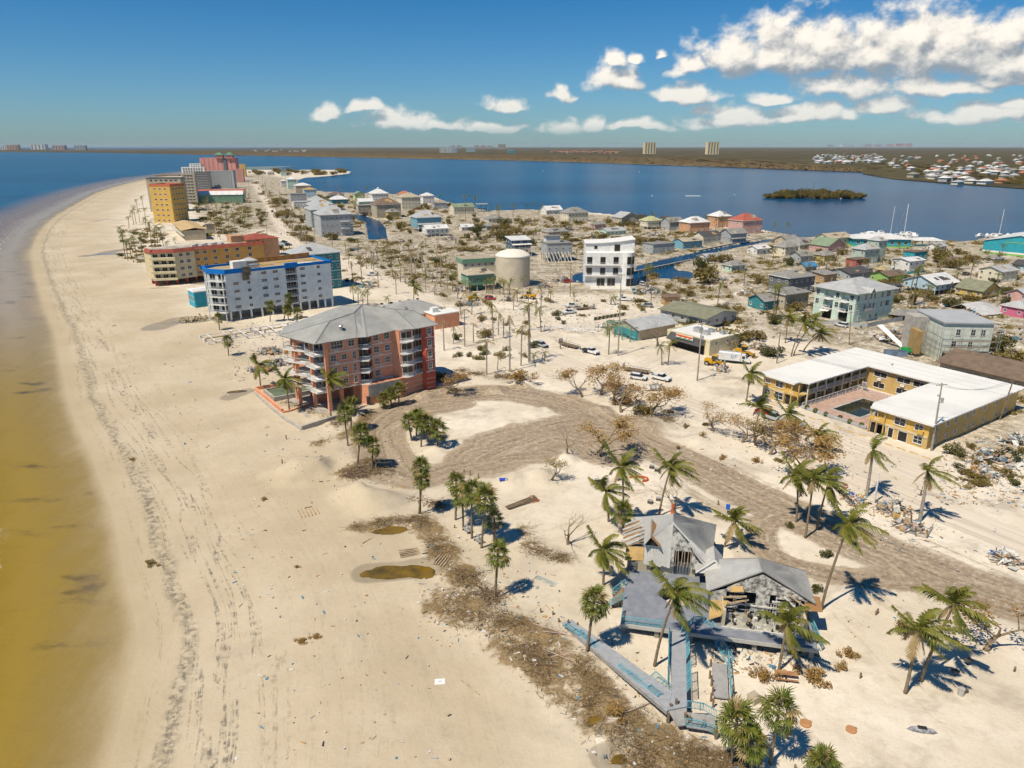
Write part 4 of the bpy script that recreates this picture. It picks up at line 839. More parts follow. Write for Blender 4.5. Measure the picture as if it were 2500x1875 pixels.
an = thing('cyan_annex', 'small turquoise annex with white roof rail at the sea end of the pale blue hotel', 'building', (*G(478, 752)[:2], 0), R(39))
MB().box(0, 0, -.5, 7, 8, 6.0).build('wall', wm('cyan'), an); MB().box(-.2, -.2, 6.01, 7.2, 8.2, 6.4).build('roof', TRIM, an)
for i in range(3): MB().box(.4 + i * 2.3, -.25, -.4, .9 + i * 2.3, -.01, 5.9).build('pilaster', wm('turq'), an)
wall_windows(an, (0, 8), (0, 0), 3, 2.2, 1.3, 2.2, 1, 1.4)
railing('roof_rail', an, (0, .1), (7, .1), 6.4, .9, TRIM, .3, .05)
tb, *_q = house(700, 845, 714, 594, 38, 'teal', 'metal', 'tall teal hotel block with grey metal hip roof behind the pale blue hotel', 'hip', .8, .18, 4, cat='hotel', name='teal_hotel', over=.9, win_h=1.5)
MATS['wall_teal2'] = None; del MATS['wall_teal2']
m = MB()
for f in (1, 2, 3): z = _q[2] * f / 4; m.box(-_q[0] / 2 - .06, -_q[1] / 2 - .06, z - .12, _q[0] / 2 + .06, _q[1] / 2 + .06, z + .12)
m.build('floor_band', TRIM, tb)
# ---- cream and orange condominium with red mansard
cd = thing('cream_orange_condo', 'four-storey cream and orange condominium with red mansard edge on brick piles', 'apartment', (-152.1, 322.2, 0), R(40))
MB().prism([(0, 0), (9, 1.5), (9, 22), (-8, 20), (-9.5, 12), (-9, 4)], 2.6, 15).build('wall', wm('sand'), cd)
MB().box(9.01, 2.5, 2.6, 42, 22, 15).build('orange_wall', wm('condo'), cd)
m = MB()
for a, b in (((-9.4, 3.6), (-.1, -.6)), ((-.1, -.6), (9.2, .8)), ((9.2, .8), (9.4, 1.8)), ((9.4, 1.8), (42.5, 1.8)), ((-10, 12), (-9.4, 3.6)), ((42.5, 1.8), (42.5, 22.3))):
    d_ = Vector((b[0] - a[0], b[1] - a[1], 0)).normalized(); nn = Vector((-d_.y, d_.x, 0)) * 1.0
    m.slope((*a, 14.6), (*b, 14.6), (b[0] + nn.x, b[1] + nn.y, 16.2), (a[0] + nn.x, a[1] + nn.y, 16.2), th=.15)
m.build('mansard', shingle_mat('mansard_red', (.36, .085, .05)), cd)
MB().prism([(0, .6), (8.5, 2), (41, 3), (41, 21), (-7, 19), (-8.6, 5)], 15.01, 15.3).build('roof', mat('condo_roof', (.50, .45, .38), .9, .3, .3), cd)
MB().box(30, 12, 15.31, 36, 18, 18.5).build('lift_house', wm('orange'), cd); MB().box(36, 8, 2.6, 52, 24, 16.5).build('rear_wall', wm('orange'), cd)
hip_roof(MB(), 35.5, 7.5, 52.5, 24.5, 16.52, 2.2).build('rear_roof', shingle_mat('mansard_red', (.36, .085, .05)), cd)
for i in range(7): MB().box(10 + i * 2.2, 6 + (i % 2) * 3, 15.31, 11.2 + i * 2.2, 7.2 + (i % 2) * 3, 16.4).build('air_conditioner', METAL, cd)
for f in range(4):
    z = 2.6 + f * 3.05
    for s in (1.7, 5.0): put_window(cd, (0, 0), (9, 1.5), s + 1.1, z + .8, 1.9, 1.5, 2)
    for s in (1.8, 5.0, 8.0): put_window(cd, (-9, 4), (0, 0), s, z + .5, 2.2, 1.9, 1, gl=DARKIN)
    for s in (1.6, 5, 9.5, 15, 20, 26): put_window(cd, (9.01, 2.5), (42, 2.5), s, z + .8, 1.8, 1.5, 2)
    MB().prism([(-9.2, 3.8), (-.1, -.5), (-.5, -1.4), (-10, 3)], z - .15, z + .9).build('balcony', wm('cream2'), cd)
pm = MB().box(-.45, -.45, -.6, .45, .45, 2.6).mesh('brick_pile', wm('deepred'))
for x, y in ((-8.3, 4.4), (-4.3, 2.6), (-.3, .9), (4.2, 1.4), (8.5, 2.2), (13, 3.2), (18, 3.2), (23, 3.2), (28, 3.2), (34, 3.2), (-8, 11), (0, 11), (8, 11)): obj('brick_pile', pm, cd, (x, y, 0))
# ---- beach hotels beyond
bg_ = thing('beige_motel', 'two-storey beige motel with galleries and peeled yellow roof deck', 'motel', (-218.4, 482, 0), R(30))
MB().box(0, 0, -.5, 13, 60, 6.6).build('wall', wm('tan'), bg_); MB().slope((-2.2, -.5, 6.6), (-2.2, 60.5, 6.6), (6.5, 60.5, 8.0), (6.5, -.5, 8.0)[:3], th=.2).slope((13.8, 60.5, 6.6), (13.8, -.5, 6.6), (6.5, -.5, 8.0), (6.5, 60.5, 8.0), th=.2).build('roof', mat('peeled_deck', (.55, .38, .16), .9, .2, .35, col2=(.36, .27, .18)), bg_)
for z in (3.3, 6.2): MB().box(-2, 0, z - .25, -.01, 60, z).build('gallery', wm('cream'), bg_)
for z in (3.3,): railing('railing', bg_, (-1.9, 0), (-1.9, 60), z, 1.0, TRIM, .8, .08)
wall_windows(bg_, (0, 60), (0, 0), 12, 1.0, 1.6, 1.3, 1, 3); wall_windows(bg_, (0, 60), (0, 0), 12, 4.2, 1.6, 1.3, 1, 3)
b2 = house(500, 530, 572, 540, 28, 'tan', 'tan', 'small open tan pavilion beside the beige motel', 'hip', 1, .3, 1, wins=False)
WALL['redtile_w'] = (.52, .16, .09)
def blockpx(x0, x1, yb, yt, rot, k, name, label, *a, **kw):
    c = G((x0 + x1) / 2, yb); r_ = R(rot); W_ = (x1 - x0) / F * (c.y * CP + HC * SP) / (math.cos(r_) + k * abs(math.sin(r_))); D_ = W_ * k
    A = G(x0, yb); A.y += 6
    if rot > 0: A.x += D_ * math.sin(r_)
    return block(name, label, A, r_, W_, D_, rowh(c, yt), *a, **kw), W_, D_
blockpx(369, 436, 545, 455, -12, 1.0, 'yellow_tower', 'yellow seven-storey beach tower with red tile roof edges', 'ochre', 7, 3, 0, 'terracotta', 4, ww=2.2, wh=1.3, pcol='redtile_w', parapet=1.6)
blockpx(351, 438, 519, 438, 12, .6, 'beige_tower', 'beige slab tower with black flat roof behind the yellow tower', 'tan', 9, 6, 0, 'dark', 4, pcol='darkgrey', ww=2.6, wh=1.6)
blockpx(441, 475, 500, 427, 15, .8, 'tan_slab', 'narrow tan balcony tower between the beige and grey hotels', 'tan', 10, 3, 0, 'tan', 4, ww=2.8, wh=1.6)
blockpx(470, 508, 463, 422, 15, .5, 'grey_glass_hotel', 'dark grey glazed hotel block with open balconies', 'darkgrey', 10, 7, 0, 'dark', 3, ww=2.8, wh=2.0)
blockpx(505, 567, 461, 419, 8, .4, 'grey_hotel', 'pale grey eight-storey hotel with regular white windows', 'grey', 8, 8, 0, 'tan', 3, ww=2.4, wh=1.6)
blockpx(438, 495, 447, 410, 12, .5, 'white_hotel', 'white stepped hotel standing by the sea behind grey blocks', 'offwhite', 10, 8, 0, 'white', 3, ww=3, wh=1.8)
blockpx(460, 490, 446, 401, 12, .8, 'white_hotel_tower', 'white tower block rising from the stepped white hotel', 'offwhite', 12, 4, 0, 'white', 3, ww=2.6, wh=1.6)
pf, PW, PD = blockpx(486, 573, 444, 387, 8, .4, 'tall_pink_hotel', 'tallest pink hotel with small green pyramid roofs at the far beach', 'bigpink', 12, 7, 0, 'tan', 4, ww=2.2, wh=1.6)
PH = rowh(G(530, 444), 387)
for x in (PW * .56, PW * .85): MB().box(x - 6, -3, 40, x + 6, 9, PH + 6).build('corner_tower', wm('bigpink'), pf); hip_roof(MB(), x - 7.5, -4.5, x + 7.5, 10.5, PH + 6.02, 5).build('pyramid_roof', mat('verdigris', (.10, .26, .18), .7), pf)
MB().box(PW * .66, -1.5, 0, PW * .75, -.01, PH + .5).build('dark_recess', wm('darkgrey'), pf)
blockpx(561, 591, 446, 414, 10, .6, 'pink_hotel_wing', 'lower pink wing beside the tall pink hotel', 'bigpink', 7, 5, 0, 'tan', 3, ww=2.2, wh=1.6)
blockpx(574, 597, 432, 402, 10, .6, 'yellow_far_hotel', 'yellow stepped hotel peeking behind the tall pink hotel', 'ochre', 9, 4, 0, 'tan', 3)
gl_ = house(479, 597, 497, 466, 12, 'green', 'white', 'long low green motel with white roof beside the grey hotel', 'gable', .25, .3, 2, cat='motel', name='green_motel')
house(480, 600, 487, 462, 12, 'mint', 'redtile', 'long red-ridged motel wing behind the green motel', 'gable', .25, .3, 2, cat='motel', name='red_ridged_motel')
house(574, 604, 492, 478, 20, 'cream', 'terracotta', 'small pavilion with orange tile roof on the motel lawn', 'hip', 1, .5, wins=False)
house(380, 440, 430, 424, 12, 'tan', 'brown', 'low brown-roofed beach house at the far sea edge', 'hip', .5, .4)
# ---- white four-storey concrete house
wh = thing('white_concrete_house', 'white four-storey concrete house with rounded window bay and curved roof', 'house', (33, 318.4, 0), R(-2))
OW = wm('offwhite'); DK = glass('dark_glass', (.03, .028, .025), .1); DF = mat('dark_window_frame', (.06, .055, .05), .5)
MB().box(0, 0, -.5, 18, 17, 15).build('wall', OW, wh)
cyl = [(18.5 + 3.3 * math.cos(t), 2.6 + 3.4 * math.sin(t)) for t in [R(-115 + i * 19) for i in range(13)]]
MB().prism(cyl + [(16, 6), (16, 0)], -.5, 15.2).build('round_bay', OW, wh); MB().box(18, 3, -.5, 21.6, 17, 15).build('rear_wall', OW, wh)
m = MB()
n = 12
for i in range(n):
    xa, xb = -0.3 + 22.4 * i / n, -0.3 + 22.4 * (i + 1) / n; za = lambda x: 18.4 + 1.9 * (x / 22) ** 2 + .4
    m.slope((xa, 4, za(xa)), (xb, 4, za(xb)), (xb, 17.5, za(xb)), (xa, 17.5, za(xa)), th=.3)
m.build('curved_roof', TRIM, wh)
m = MB(); pts = [(22 * i / n, 18.3 + 1.9 * (i / n) ** 2) for i in range(n + 1)]
for y in (4.6, 17.0): m.poly(*([(0, y, 15), (22, y, 15)] + [(x, y, z) for x, z in reversed(pts)]))
m.poly((0, 17, 15), (0, 4.6, 15), (0, 4.6, 18.3), (0, 17, 18.3)); m.poly((22, 4.6, 15), (22, 17, 15), (22, 17, 20.2), (22, 4.6, 20.2)); m.build('penthouse_wall', OW, wh)
put_window(wh, (0, 4.6), (22, 4.6), 4.6, 16.2, 1.4, 1.4, 0, DF, DK); put_window(wh, (0, 4.6), (22, 4.6), 14.2, 15.3, 2.5, 2.8, 1, DF, DK)
for z in (10.3, 5.5):
    for s in (1.7, 7.6, 13.4): put_window(wh, (0, 0), (18, 0), s, z, 2.3, 2.9, 2, DF, DK)
    MB().box(-1.2, -1.4, z - .75, 15, -.004, z - .4).build('balcony', TRIM, wh); railing('railing', wh, (-1.1, -1.3), (15, -1.3), z - .4, 1.0, RAILM, .9, .05)
for s, w_ in ((6.9, 3.7), (11.6, 3.7)): put_window(wh, (0, 0), (18, 0), s, .2, w_, 3.6, 1, TRIM, DK, name='garage_opening')
for z in (10.2, 5.3, .4):
    for a in (-78, -38): t = R(a); put_window(wh, (18.5 + 3.3 * math.cos(t) + 1.2 * math.sin(t), 2.6 + 3.4 * math.sin(t) - 1.2 * math.cos(t)), (18.5 + 3.3 * math.cos(t) - 1.2 * math.sin(t), 2.6 + 3.4 * math.sin(t) + 1.2 * math.cos(t)), 1.2, z, 1.9, 3.2, 1, DF, DK)
    put_window(wh, (0, 0), (18, 0), 16.6, z, 1.0, 3.2, 0, DF, DK)
MB().box(2, -8, -.3, 20, -.01, .25).build('driveway_slab', mat('pale_paving', (.66, .62, .55), .9, .1), wh)
# ---- water tank
tk = thing('water_tank', 'squat cream concrete water tank with domed white top', 'tank', (0.4, 321.5, 0)); m = MB(); n = 48; r_ = 7.7
ring = lambda r, z: [(r * math.cos(2 * math.pi * i / n), r * math.sin(2 * math.pi * i / n), z) for i in range(n)]
def lathe(m, prof):
    rings = [ring(a, b) for a, b in prof]
    for A, B in zip(rings[:-1], rings[1:]):
        for i in range(n): j = (i + 1) % n; m.quad(A[i], A[j], B[j], B[i])
    return m
lathe(m, [(r_, -.5), (r_, 13.3)]).build('tank_wall', mat('tank_concrete', (.60, .53, .40), .85, .08, .3, streak=True), tk, smooth=True)
lathe(MB(), [(r_ + .12, 13.3), (r_ + .12, 13.75), (r_ * .93, 14.35), (r_ * .72, 15.25), (r_ * .42, 15.95), (r_ * .12, 16.25), (.01, 16.3)]).build('dome', mat('tank_dome', (.76, .71, .60), .8, .06), tk, smooth=True)
m = MB()
for s in (-.25, .25): m.beam((r_ * .94 + .0, -3.1 + s, 0), (r_ * .94, -3.1 + s, 14.2), .06)
for i in range(26): m.beam((r_ * .94, -3.35, .5 + i * .5), (r_ * .94, -2.85, .5 + i * .5), .04)
m.build('ladder', METAL, tk)
# ---- green buildings left of the tank
g1 = house(1122, 1212, 712, 653, 25, 'green', 'tan', 'green stilted house with pale hip roof beside the water tank', 'hip', .7, .22, 1, 2.6, name='green_house')
g2 = house(1112, 1212, 690, 627, 22, 'cream', 'tan', 'flat-roofed building with dark green fascia behind the green house', 'flat', .6, .1, 2, cat='building', name='green_fascia_building')
MB().box(-g2[1] / 2 - .4, -g2[2] / 2 - .4, g2[3] - 1.6, g2[1] / 2 + .4, g2[2] / 2 + .4, g2[3] + .1).build('green_fascia', wm('green'), g2[0])
# ---- slate blue shed-roofed house on stilts
s1 = house(1232, 1298, 627, 578, 20, 'navy', 'white', 'slate blue stilt house with slanting white shed roof', 'shed', .9, .2, 2, 4.2, 1.8, name='shed_roof_house')
# ---- wrecked white house with fallen slanted posts
w1 = house(1318, 1398, 640, 590, 15, 'grey', 'shingle', 'wrecked stilt house with slanting white posts and collapsed porch', 'flat', .8, .1, 1, 4.4, name='wrecked_house')
for i in range(8): MB().beam((-w1[1] / 2 + i * w1[1] / 7.5, -w1[2] / 2 - 3.6, 0.2), (-w1[1] / 2 + i * w1[1] / 7.5 - 1.6, -w1[2] / 2 - .4, 5.6), .22).build('slanting_post', TRIM, w1[0])
MB().box(-w1[1] * .45, -1, w1[3] + .3, w1[1] * .12, 3, w1[3] + 3.4).build('upper_room', wm('white'), w1[0]); MB().box(-w1[1] * .5, -1.6, w1[3] + 3.41, w1[1] * .2, 3.6, w1[3] + 3.7).build('upper_roof', rm('shingle'), w1[0])
# ---- convenience store with striped sign
st_ = thing('corner_store', 'tan flat-roofed corner store with striped red orange green sign', 'store', (49.5, 219.7, 0), math.atan2(206.2 - 219.7, 59.4 - 49.5))
SW, SDp = 16.8, 14.2
CT = wm('cream2')
MB().box(0, 0, -.4, SW, SDp, 4.5).build('wall', CT, st_); MB().box(.3, .3, 4.502, SW - .3, SDp - .3, 4.58).build('roof', mat('white_membrane', (.70, .69, .65), .8, .06, .12), st_)
m = MB()
for q in ((-.1, -.1, SW + .1, .3), (-.1, SDp - .3, SW + .1, SDp + .1), (-.1, .301, .3, SDp - .301), (SW - .3, .301, SW + .1, SDp - .301)): m.box(q[0], q[1], 4.2, q[2], q[3], 4.85)
m.build('parapet', CT, st_)
MB().slope((1.5, -2.4, 2.7), (15.2, -2.4, 2.7), (15.2, -.05, 4.55), (1.5, -.05, 4.55), th=.15).build('awning', shingle_mat('roof_dark', ROOF['dark']), st_)
MB().box(2.2, -.05, 0, 14.8, -.01, 2.6).build('broken_shopfront', DARKIN, st_)
sg = MB().box(5.2, -1.95, 3.6, 11.8, -1.75, 5.0).build('sign', mat('sign_white', (.78, .76, .7), .5, .03), st_)
for z, c in ((4.62, (.75, .22, .03)), (4.32, (.62, .05, .03)), (3.68, (.01, .25, .10))): MB().box(5.3, -1.99, z, 11.7, -1.951, z + .26).build('sign_stripe', mat('sign_%d' % int(z * 100), c, .4, .03), sg)
for i in range(3): MB().beam((6.6 + i * 1.8, -2.0, 3.98), (7.4 + i * 1.8, -2.0, 4.3), .03, .2).build('sign_letter', mat('sign_letter', (.72, .10, .04), .4, .03), sg)
for x, y, w_ in ((6, 5, 2.4), (10, 4.5, 2.0), (9, 8.5, 1.8), (13, 9, 1.5), (4, 9, 1.0), (7.5, 6.5, .8)):
    MB().box(x, y, 4.59, x + w_, y + w_ * .8, 4.59 + w_ * .6).build('air_conditioner', METAL, st_)
for s in (3, 8.2, 11): put_window(st_, (SW, 0), (SW, SDp), s, 2.7, .7, 1.1, 0)
# ---- green-fronted restaurant with pale metal roof
rs = thing('metal_roof_restaurant', 'tan building with pale metal gable roof and teal-green porch frame', 'building', (44.5, 233, 0), R(-56 + 90))
MB().box(-8.2, -6, -.4, 8.5, 6, 3.8).poly((-8.2, 6, 3.8), (-8.2, -6, 3.8), (-8.2, 0, 5.6)).poly((8.5, -6, 3.8), (8.5, 6, 3.8), (8.5, 0, 5.6)).build('wall', wm('tan'), rs)
gable_roof(MB(), -9, -6.8, 9.2, 6.8, 3.7, 2.1).build('roof', rm('metal'), rs)
for y in (-5.6, -1.8, 1.8, 5.6): MB().box(-.15, -.15, -.3, .15, .15, 4.6).build('porch_post', wm('green'), rs).location = (-11.5, y, 0)
m = MB()
for y in (-5.6, 5.6): m.beam((-11.5, y, 4.4), (-8.3, y, 4.6), .22)
m.beam((-11.5, -5.7, 4.5), (-11.5, 5.7, 4.5), .25).beam((-11.5, -5.7, 4.4), (-11.5, 0, 6.1), .22).beam((-11.5, 5.7, 4.4), (-11.5, 0, 6.1), .22); m.build('porch_frame', wm('green'), rs)
for s in (2.4, 6, 9.6): put_window(rs, (-8.2, 6), (-8.2, -6), s, .8, 1.8, 1.8, 1)
MB().box(-8.28, -5.9, 0, -8.21, 5.9, 3.0).build('teal_front', wm('teal'), rs)
# ---- long olive-roofed house
ol = thing('olive_roof_house', 'long low house with faded olive shingle roof behind the bushes', 'house', (67.2, 251.5, 0), R(-52 + 90))
MB().box(-8.8, -10, 0.8, 8.8, 10, 3.9).build('wall', wm('grey'), ol); gable_roof(MB(), -9.6, -10.8, 9.6, 10.8, 3.9, 1.7, along='y').build('roof', rm('olive'), ol)
MB().poly((-8.8, -10, 3.9), (8.8, -10, 3.9), (0, -10, 5.4)).build('gable_wall', wm('grey'), ol)
for x in (-7, -2.3, 2.3, 7): MB().box(-.2, -.2, -.3, .2, .2, .82).build('post', WOOD, ol).location = (x, -9.5, 0)
wall_windows(ol, (-8.8, -10), (8.8, -10), 4, 1.8, 1.8, 1.3, 1, 2); wall_windows(ol, (-8.8, 10), (-8.8, -10), 5, 1.8, 1.6, 1.3, 1, 2)
# ---- pale green three-storey house
lg = thing('pale_green_house', 'pale green three-storey house with grey metal hip roof and side fence', 'house', (121.3, 247, 0), R(30))
PG = wm('palegreen'); LW, LD = 22, 17
MB().prism([(0, 0), (LW, 0), (LW, LD), (0, LD), (0, 13), (1.6, 13), (1.6, 9), (0, 9), (0, 6), (1.6, 6), (1.6, 2.5), (0, 2.5)], -.5, 10.8).build('wall', PG, lg)
hip_roof(MB(), -1.3, -1.3, LW + 1.3, LD + 1.3, 10.82, 3.6).build('roof', rm('metal'), lg); gable_roof(MB(), 5, -2.0, 8, 6, 10.85, 1.6, along='y').build('dormer_roof', rm('metal'), lg)
m = MB()
for z in (3.6, 7.2): m.box(-.06, -.06, z, LW + .06, LD + .06, z + .25)
m.build('floor_band', TRIM, lg)
for z in (4.6, 8.0):
    for s in (1.3, 5.5, 8.5, 10.5, 15, 18.5): put_window(lg, (0, 0), (LW, 0), s, z, 1.2 if s < 17 else 2.2, 2.0, 2)
    for s in (1.4, 9.6, 15.4): put_window(lg, (0, LD), (0, 0), s, z, 1.5, 2.0, 2)
    for y in (2.6, 9.1): MB().box(-1.4, y, z - 1.0, 1.55, y + 3.3, z - .75).build('balcony', TRIM, lg); railing('railing', lg, (-1.35, y), (-1.35, y + 3.3), z - .75, 1.0, TRIM, .3, .06)
for s in (3.2, 9.4, 13): put_window(lg, (0, 0), (LW, 0), s, 1.0, 1.1, 1.5, 1)
MB().box(-.06, 2.7, 0, 1.55, 5.8, 2.9).build('garage_opening', DARKIN, lg); MB().box(-.06, 9.2, 0, 1.55, 12.8, 2.9).build('garage_opening', DARKIN, lg)
MB().slope((-2.4, 9, 3.0), (-2.4, 12.6, 2.6), (-.1, 12.6, 3.6), (-.1, 9, 3.6), th=.1).build('torn_shutter', TRIM, lg)
for q in ((5.2, 1.5), (6.6, 1.3), (8, 1.6)): MB().box(q[0], -1.0, 4.0, q[0] + 1.1, -.05, 5.0).build('air_conditioner', METAL, lg)
fn = thing('grey_fence', 'low grey panel fence along the pale green house', 'fence', (110.5, 246.5, 0), R(-24))
for i in range(6): MB().box(i * 2.4, 0, -.3, i * 2.4 + 2.3, .08, 1.5).build('panel', wm('grey'), fn)
fn = thing('grey_fence', 'grey panel fence running behind the sandy lot beside the pale green house', 'fence', (123, 241, 0), R(30))
for i in range(9): MB().box(i * 2.4, 0, -.3, i * 2.4 + 2.3, .08, 1.6).build('panel', wm('grey'), fn)
# ---- scaffolded unfinished house
sf = thing('scaffolded_house', 'unfinished pale house wrapped in scaffolding with flat grey roof', 'house', (125.9, 201.2, 0), R(-4))
OG = wm('offgreen'); MB().box(0, 0, -.5, 13.6, 17, 11.2).build('wall', OG, sf); MB().box(-.5, -.5, 11.21, 14.2, 18, 11.6).build('roof', mat('grey_flat_roof', (.40, .41, .42), .7, .06, .2), sf)
for s, z in ((4, 7.6), (8.2, 7.6), (11, 7.6), (3.4, 4.2), (8, 4)): put_window(sf, (0, 0), (13.6, 0), s, z, 1.3, 2.0, 2)
MB().box(.6, -.08, 0, 4.6, -.01, 2.6).build('garage_opening', DARKIN, sf)
MB().box(-4.6, 9, -.5, -.01, 15, 11).build('stair_tower', CONC, sf); MB().box(-5.6, 3, 1, -4.2, 8, 8).build('plywood_shaft', rm('ply'), sf)
m = MB()
for side in (0, 1):
    for i in range(7):
        x = -1.4 + i * 2.7 if side == 0 else -1.4; y = -1.6 if side == 0 else -1.6 + i * 2.6
        for o in (0, -1.0): m.beam((x + (o if side else 0), y + (0 if side else o), 0), (x + (o if side else 0), y + (0 if side else o), 10.4), .07)
    for k in range(6):
        z = 1.2 + k * 1.75
        for o in (0, -1.0):
            if side == 0: m.beam((-1.4, -1.6 + o, z), (15, -1.6 + o, z), .06)
            else: m.beam((-1.4 + o, -1.6, z), (-1.4 + o, 14, z), .06)
    for k in range(5): m.beam((-1.4 + k * 3, -1.6, 1.2 + k * 1.7), (1.6 + k * 3, -1.6, 3 + k * 1.7), .05)
m.build('scaffold_frame', METAL, sf)
for k in range(4):
    MB().box(-1.2 + k * 1.2, -2.55, 1.25 + k * 1.75 * (1 if k < 3 else 1), 12 + k * .5, -1.65, 1.32 + k * 1.75).build('scaffold_plank', WOOD, sf)
# ---- brown shingle roof behind the motel
br_ = thing('brown_roof_house', 'house with broad weathered brown shingle roof behind the motel', 'house', (133.5, 183, 0), R(-56 + 90))
MB().box(-9, -13, -.4, 9, 13, 3.4).build('wall', wm('tan'), br_); gable_roof(MB(), -10, -14, 10, 14, 3.4, 2.3, along='y').build('roof', rm('brown'), br_)
wall_windows(br_, (-9, 13), (-9, -13), 5, 1, 1.5, 1.3, 1, 2); MB().poly((-9, -13, 3.4), (9, -13, 3.4), (0, -13, 5.5)).build('gable_wall', wm('tan'), br_)
# ---- turquoise marina sheds
ws = thing('turquoise_warehouse', 'huge turquoise marina warehouse with white roof and green base stripe', 'warehouse', (279, 425, 0), R(-50))
TQ = wm('turq'); MB().box(0, 0, 1.9, 36, 56, 7.5).poly((0, 0, 7.5), (36, 0, 7.5), (18, 0, 11.5)).build('wall', TQ, ws); gable_roof(MB(), -.6, -.6, 36.6, 57, 7.4, 4.3, along='y').build('roof', rm('white'), ws)
MB().box(-.03, -.03, .9, 36.03, 56.03, 1.9).build('white_stripe', TRIM, ws); MB().box(-.02, -.02, -.4, 36.02, 56.02, .89).build('green_stripe', wm('lime'), ws)
MB().box(11, -.1, 7.2, 25, -.01, 7.6).build('sign_frame', wm('limewall'), ws)
for i in range(6): MB().box(23 + (i % 3) * 3.5, 12 + i * 6, 9.6 - (i % 3) * .75, 24.2 + (i % 3) * 3.5, 14.5 + i * 6, 10.75 - (i % 3) * .75).build('skylight', METAL, ws)
mr = thing('turquoise_marina_shop', 'turquoise marina shop with long white roof beside the boat pile', 'building', (*G(2082, 602)[:2], 0), R(-8))
MB().box(0, 0, .8, 34, 18, 5).build('wall', TQ, mr); hip_roof(MB(), -1, -1, 35, 19, 5.01, 2.4).build('roof', rm('white'), mr); MB().box(-.03, -.03, -.4, 34.03, 18.03, .79).build('green_stripe', wm('lime'), mr)
wall_windows(mr, (0, 0), (34, 0), 8, 1.8, 2.2, 1.8, 1, 3)
op = thing('marina_pavilion', 'open turquoise pavilion with white roof on the marina quay', 'pavilion', (*G(2232, 602)[:2], 0), R(-6))
for i in range(5):
    for y in (.2, 9): MB().box(-.15, -.15, -.3, .15, .15, 3.8).build('post', TQ, op).location = (.3 + i * 4.1, y, 0)
hip_roof(MB(), -.8, -.8, 17.8, 10.2, 3.8, 1.6).build('roof', rm('white'), op); MB().box(0, 0, -.2, 17, 9.4, .25).build('floor', CONC, op); railing('railing', op, (0, .1), (17, .1), .25, 1.0, TQ, .5, .07)
hut = thing('thatched_hut', 'round thatched hut roof beside the white two-storey house', 'hut', (*G(2150, 668)[:2], 0)); m = MB()
m.tube([(0, 0, 2.2), (0, 0, 2.5), (0, 0, 4.2)], [3.2, 2.9, .2], 16).build('thatch', mat('dry_thatch', (.42, .33, .18), .95, .2, 2), hut)
for i in range(6): MB().tube([(2.4 * math.cos(i), 2.4 * math.sin(i), -.2), (2.4 * math.cos(i), 2.4 * math.sin(i), 2.4)], .1, 6).build('post', WOOD, hut)
dk = thing('raised_dock_shelter', 'tall blue post dock shelter with flat roof over the bay', 'shelter', (*G(1165, 517)[:2], -.6), R(10))
for x in (0, 5, 10):
    for y in (0, 7): MB().box(-.2, -.2, -2, .2, .2, 7.5).build('post', wm('blue'), dk).location = (x, y, 0)
MB().box(-.8, -.8, 7.5, 10.8, 7.8, 7.9).build('roof', rm('metal'), dk); MB().box(-.3, -.3, 3, 10.3, 7.3, 3.2).build('deck', WOOD, dk)
wf = thing('framed_wooden_house', 'raised bare wooden house frame under a blue tarpaulin roof', 'house', (*G(671, 622)[:2], 0), R(25))
MB().box(-5, -4, 3, 5, 4, 6.2).build('wall', rm('ply'), wf); hip_roof(MB(), -5.8, -4.8, 5.8, 4.8, 6.22, 1.8).build('roof', mat('blue_tarp', (.20, .33, .42), .7, .3, .8, col2=(.45, .40, .32)), wf)
for x in (-4.5, -1.5, 1.5, 4.5):
    for y in (-3.5, 3.5): MB().box(-.15, -.15, -.3, .15, .15, 3).build('post', WOOD, wf).location = (x, y, 0)
wall_windows(wf, (-5, -4), (5, -4), 3, 3.9, 1.4, 1.4, 0, 1.6, fr=WOOD, gl=DARKIN)
cp = thing('collapsed_grey_roof', 'large crumpled pale grey roof lying on wreckage', 'roof', (*G(2400, 760)[:2], 0), R(20))
for q in (((-8, -6, .3), (0, -7, .5), (1, 3, 3.2), (-7, 4, 2.6)), ((0, -7, .5), (7, -5, .3), (8, 4, 1.8), (1, 3, 3.2)), ((-7, 4, 2.6), (1, 3, 3.2), (2, 9, .6), (-6, 9, .5)), ((1, 3, 3.2), (8, 4, 1.8), (7, 10, .4), (2, 9, .6))): MB().slope(*q, th=.2).build('roof_panel', mat('crumpled_roof', (.52, .51, .49), .6, .12), cp)
cp = thing('collapsed_brown_roof', 'collapsed low brown-grey roof beside the palm clump', 'roof', (*G(2215, 775)[:2], 0), R(10))
for q in (((-7, -4, 1.9), (6, -5, 1.6), (4, 0, 3.2), (-5, 0, 3.2)), ((6, 5, .6), (-7, 5, .6), (-5, 0, 3.2), (4, 0, 3.2)), ((6, -5, 1.6), (6, 5, .6), (4, 0, 3.2)), ((-7, 5, .6), (-7, -4, 1.9), (-5, 0, 3.2))): MB().slope(*q, th=.2).build('roof_panel', rm('shingle'), cp)
for x, y in ((-6.5, -3.6), (-2, -4), (2, -4.2), (5.5, -4.5)): MB().box(-.12, -.12, -.3, .12, .12, 1.9).build('post', WOOD, cp).location = (x, y, 0)
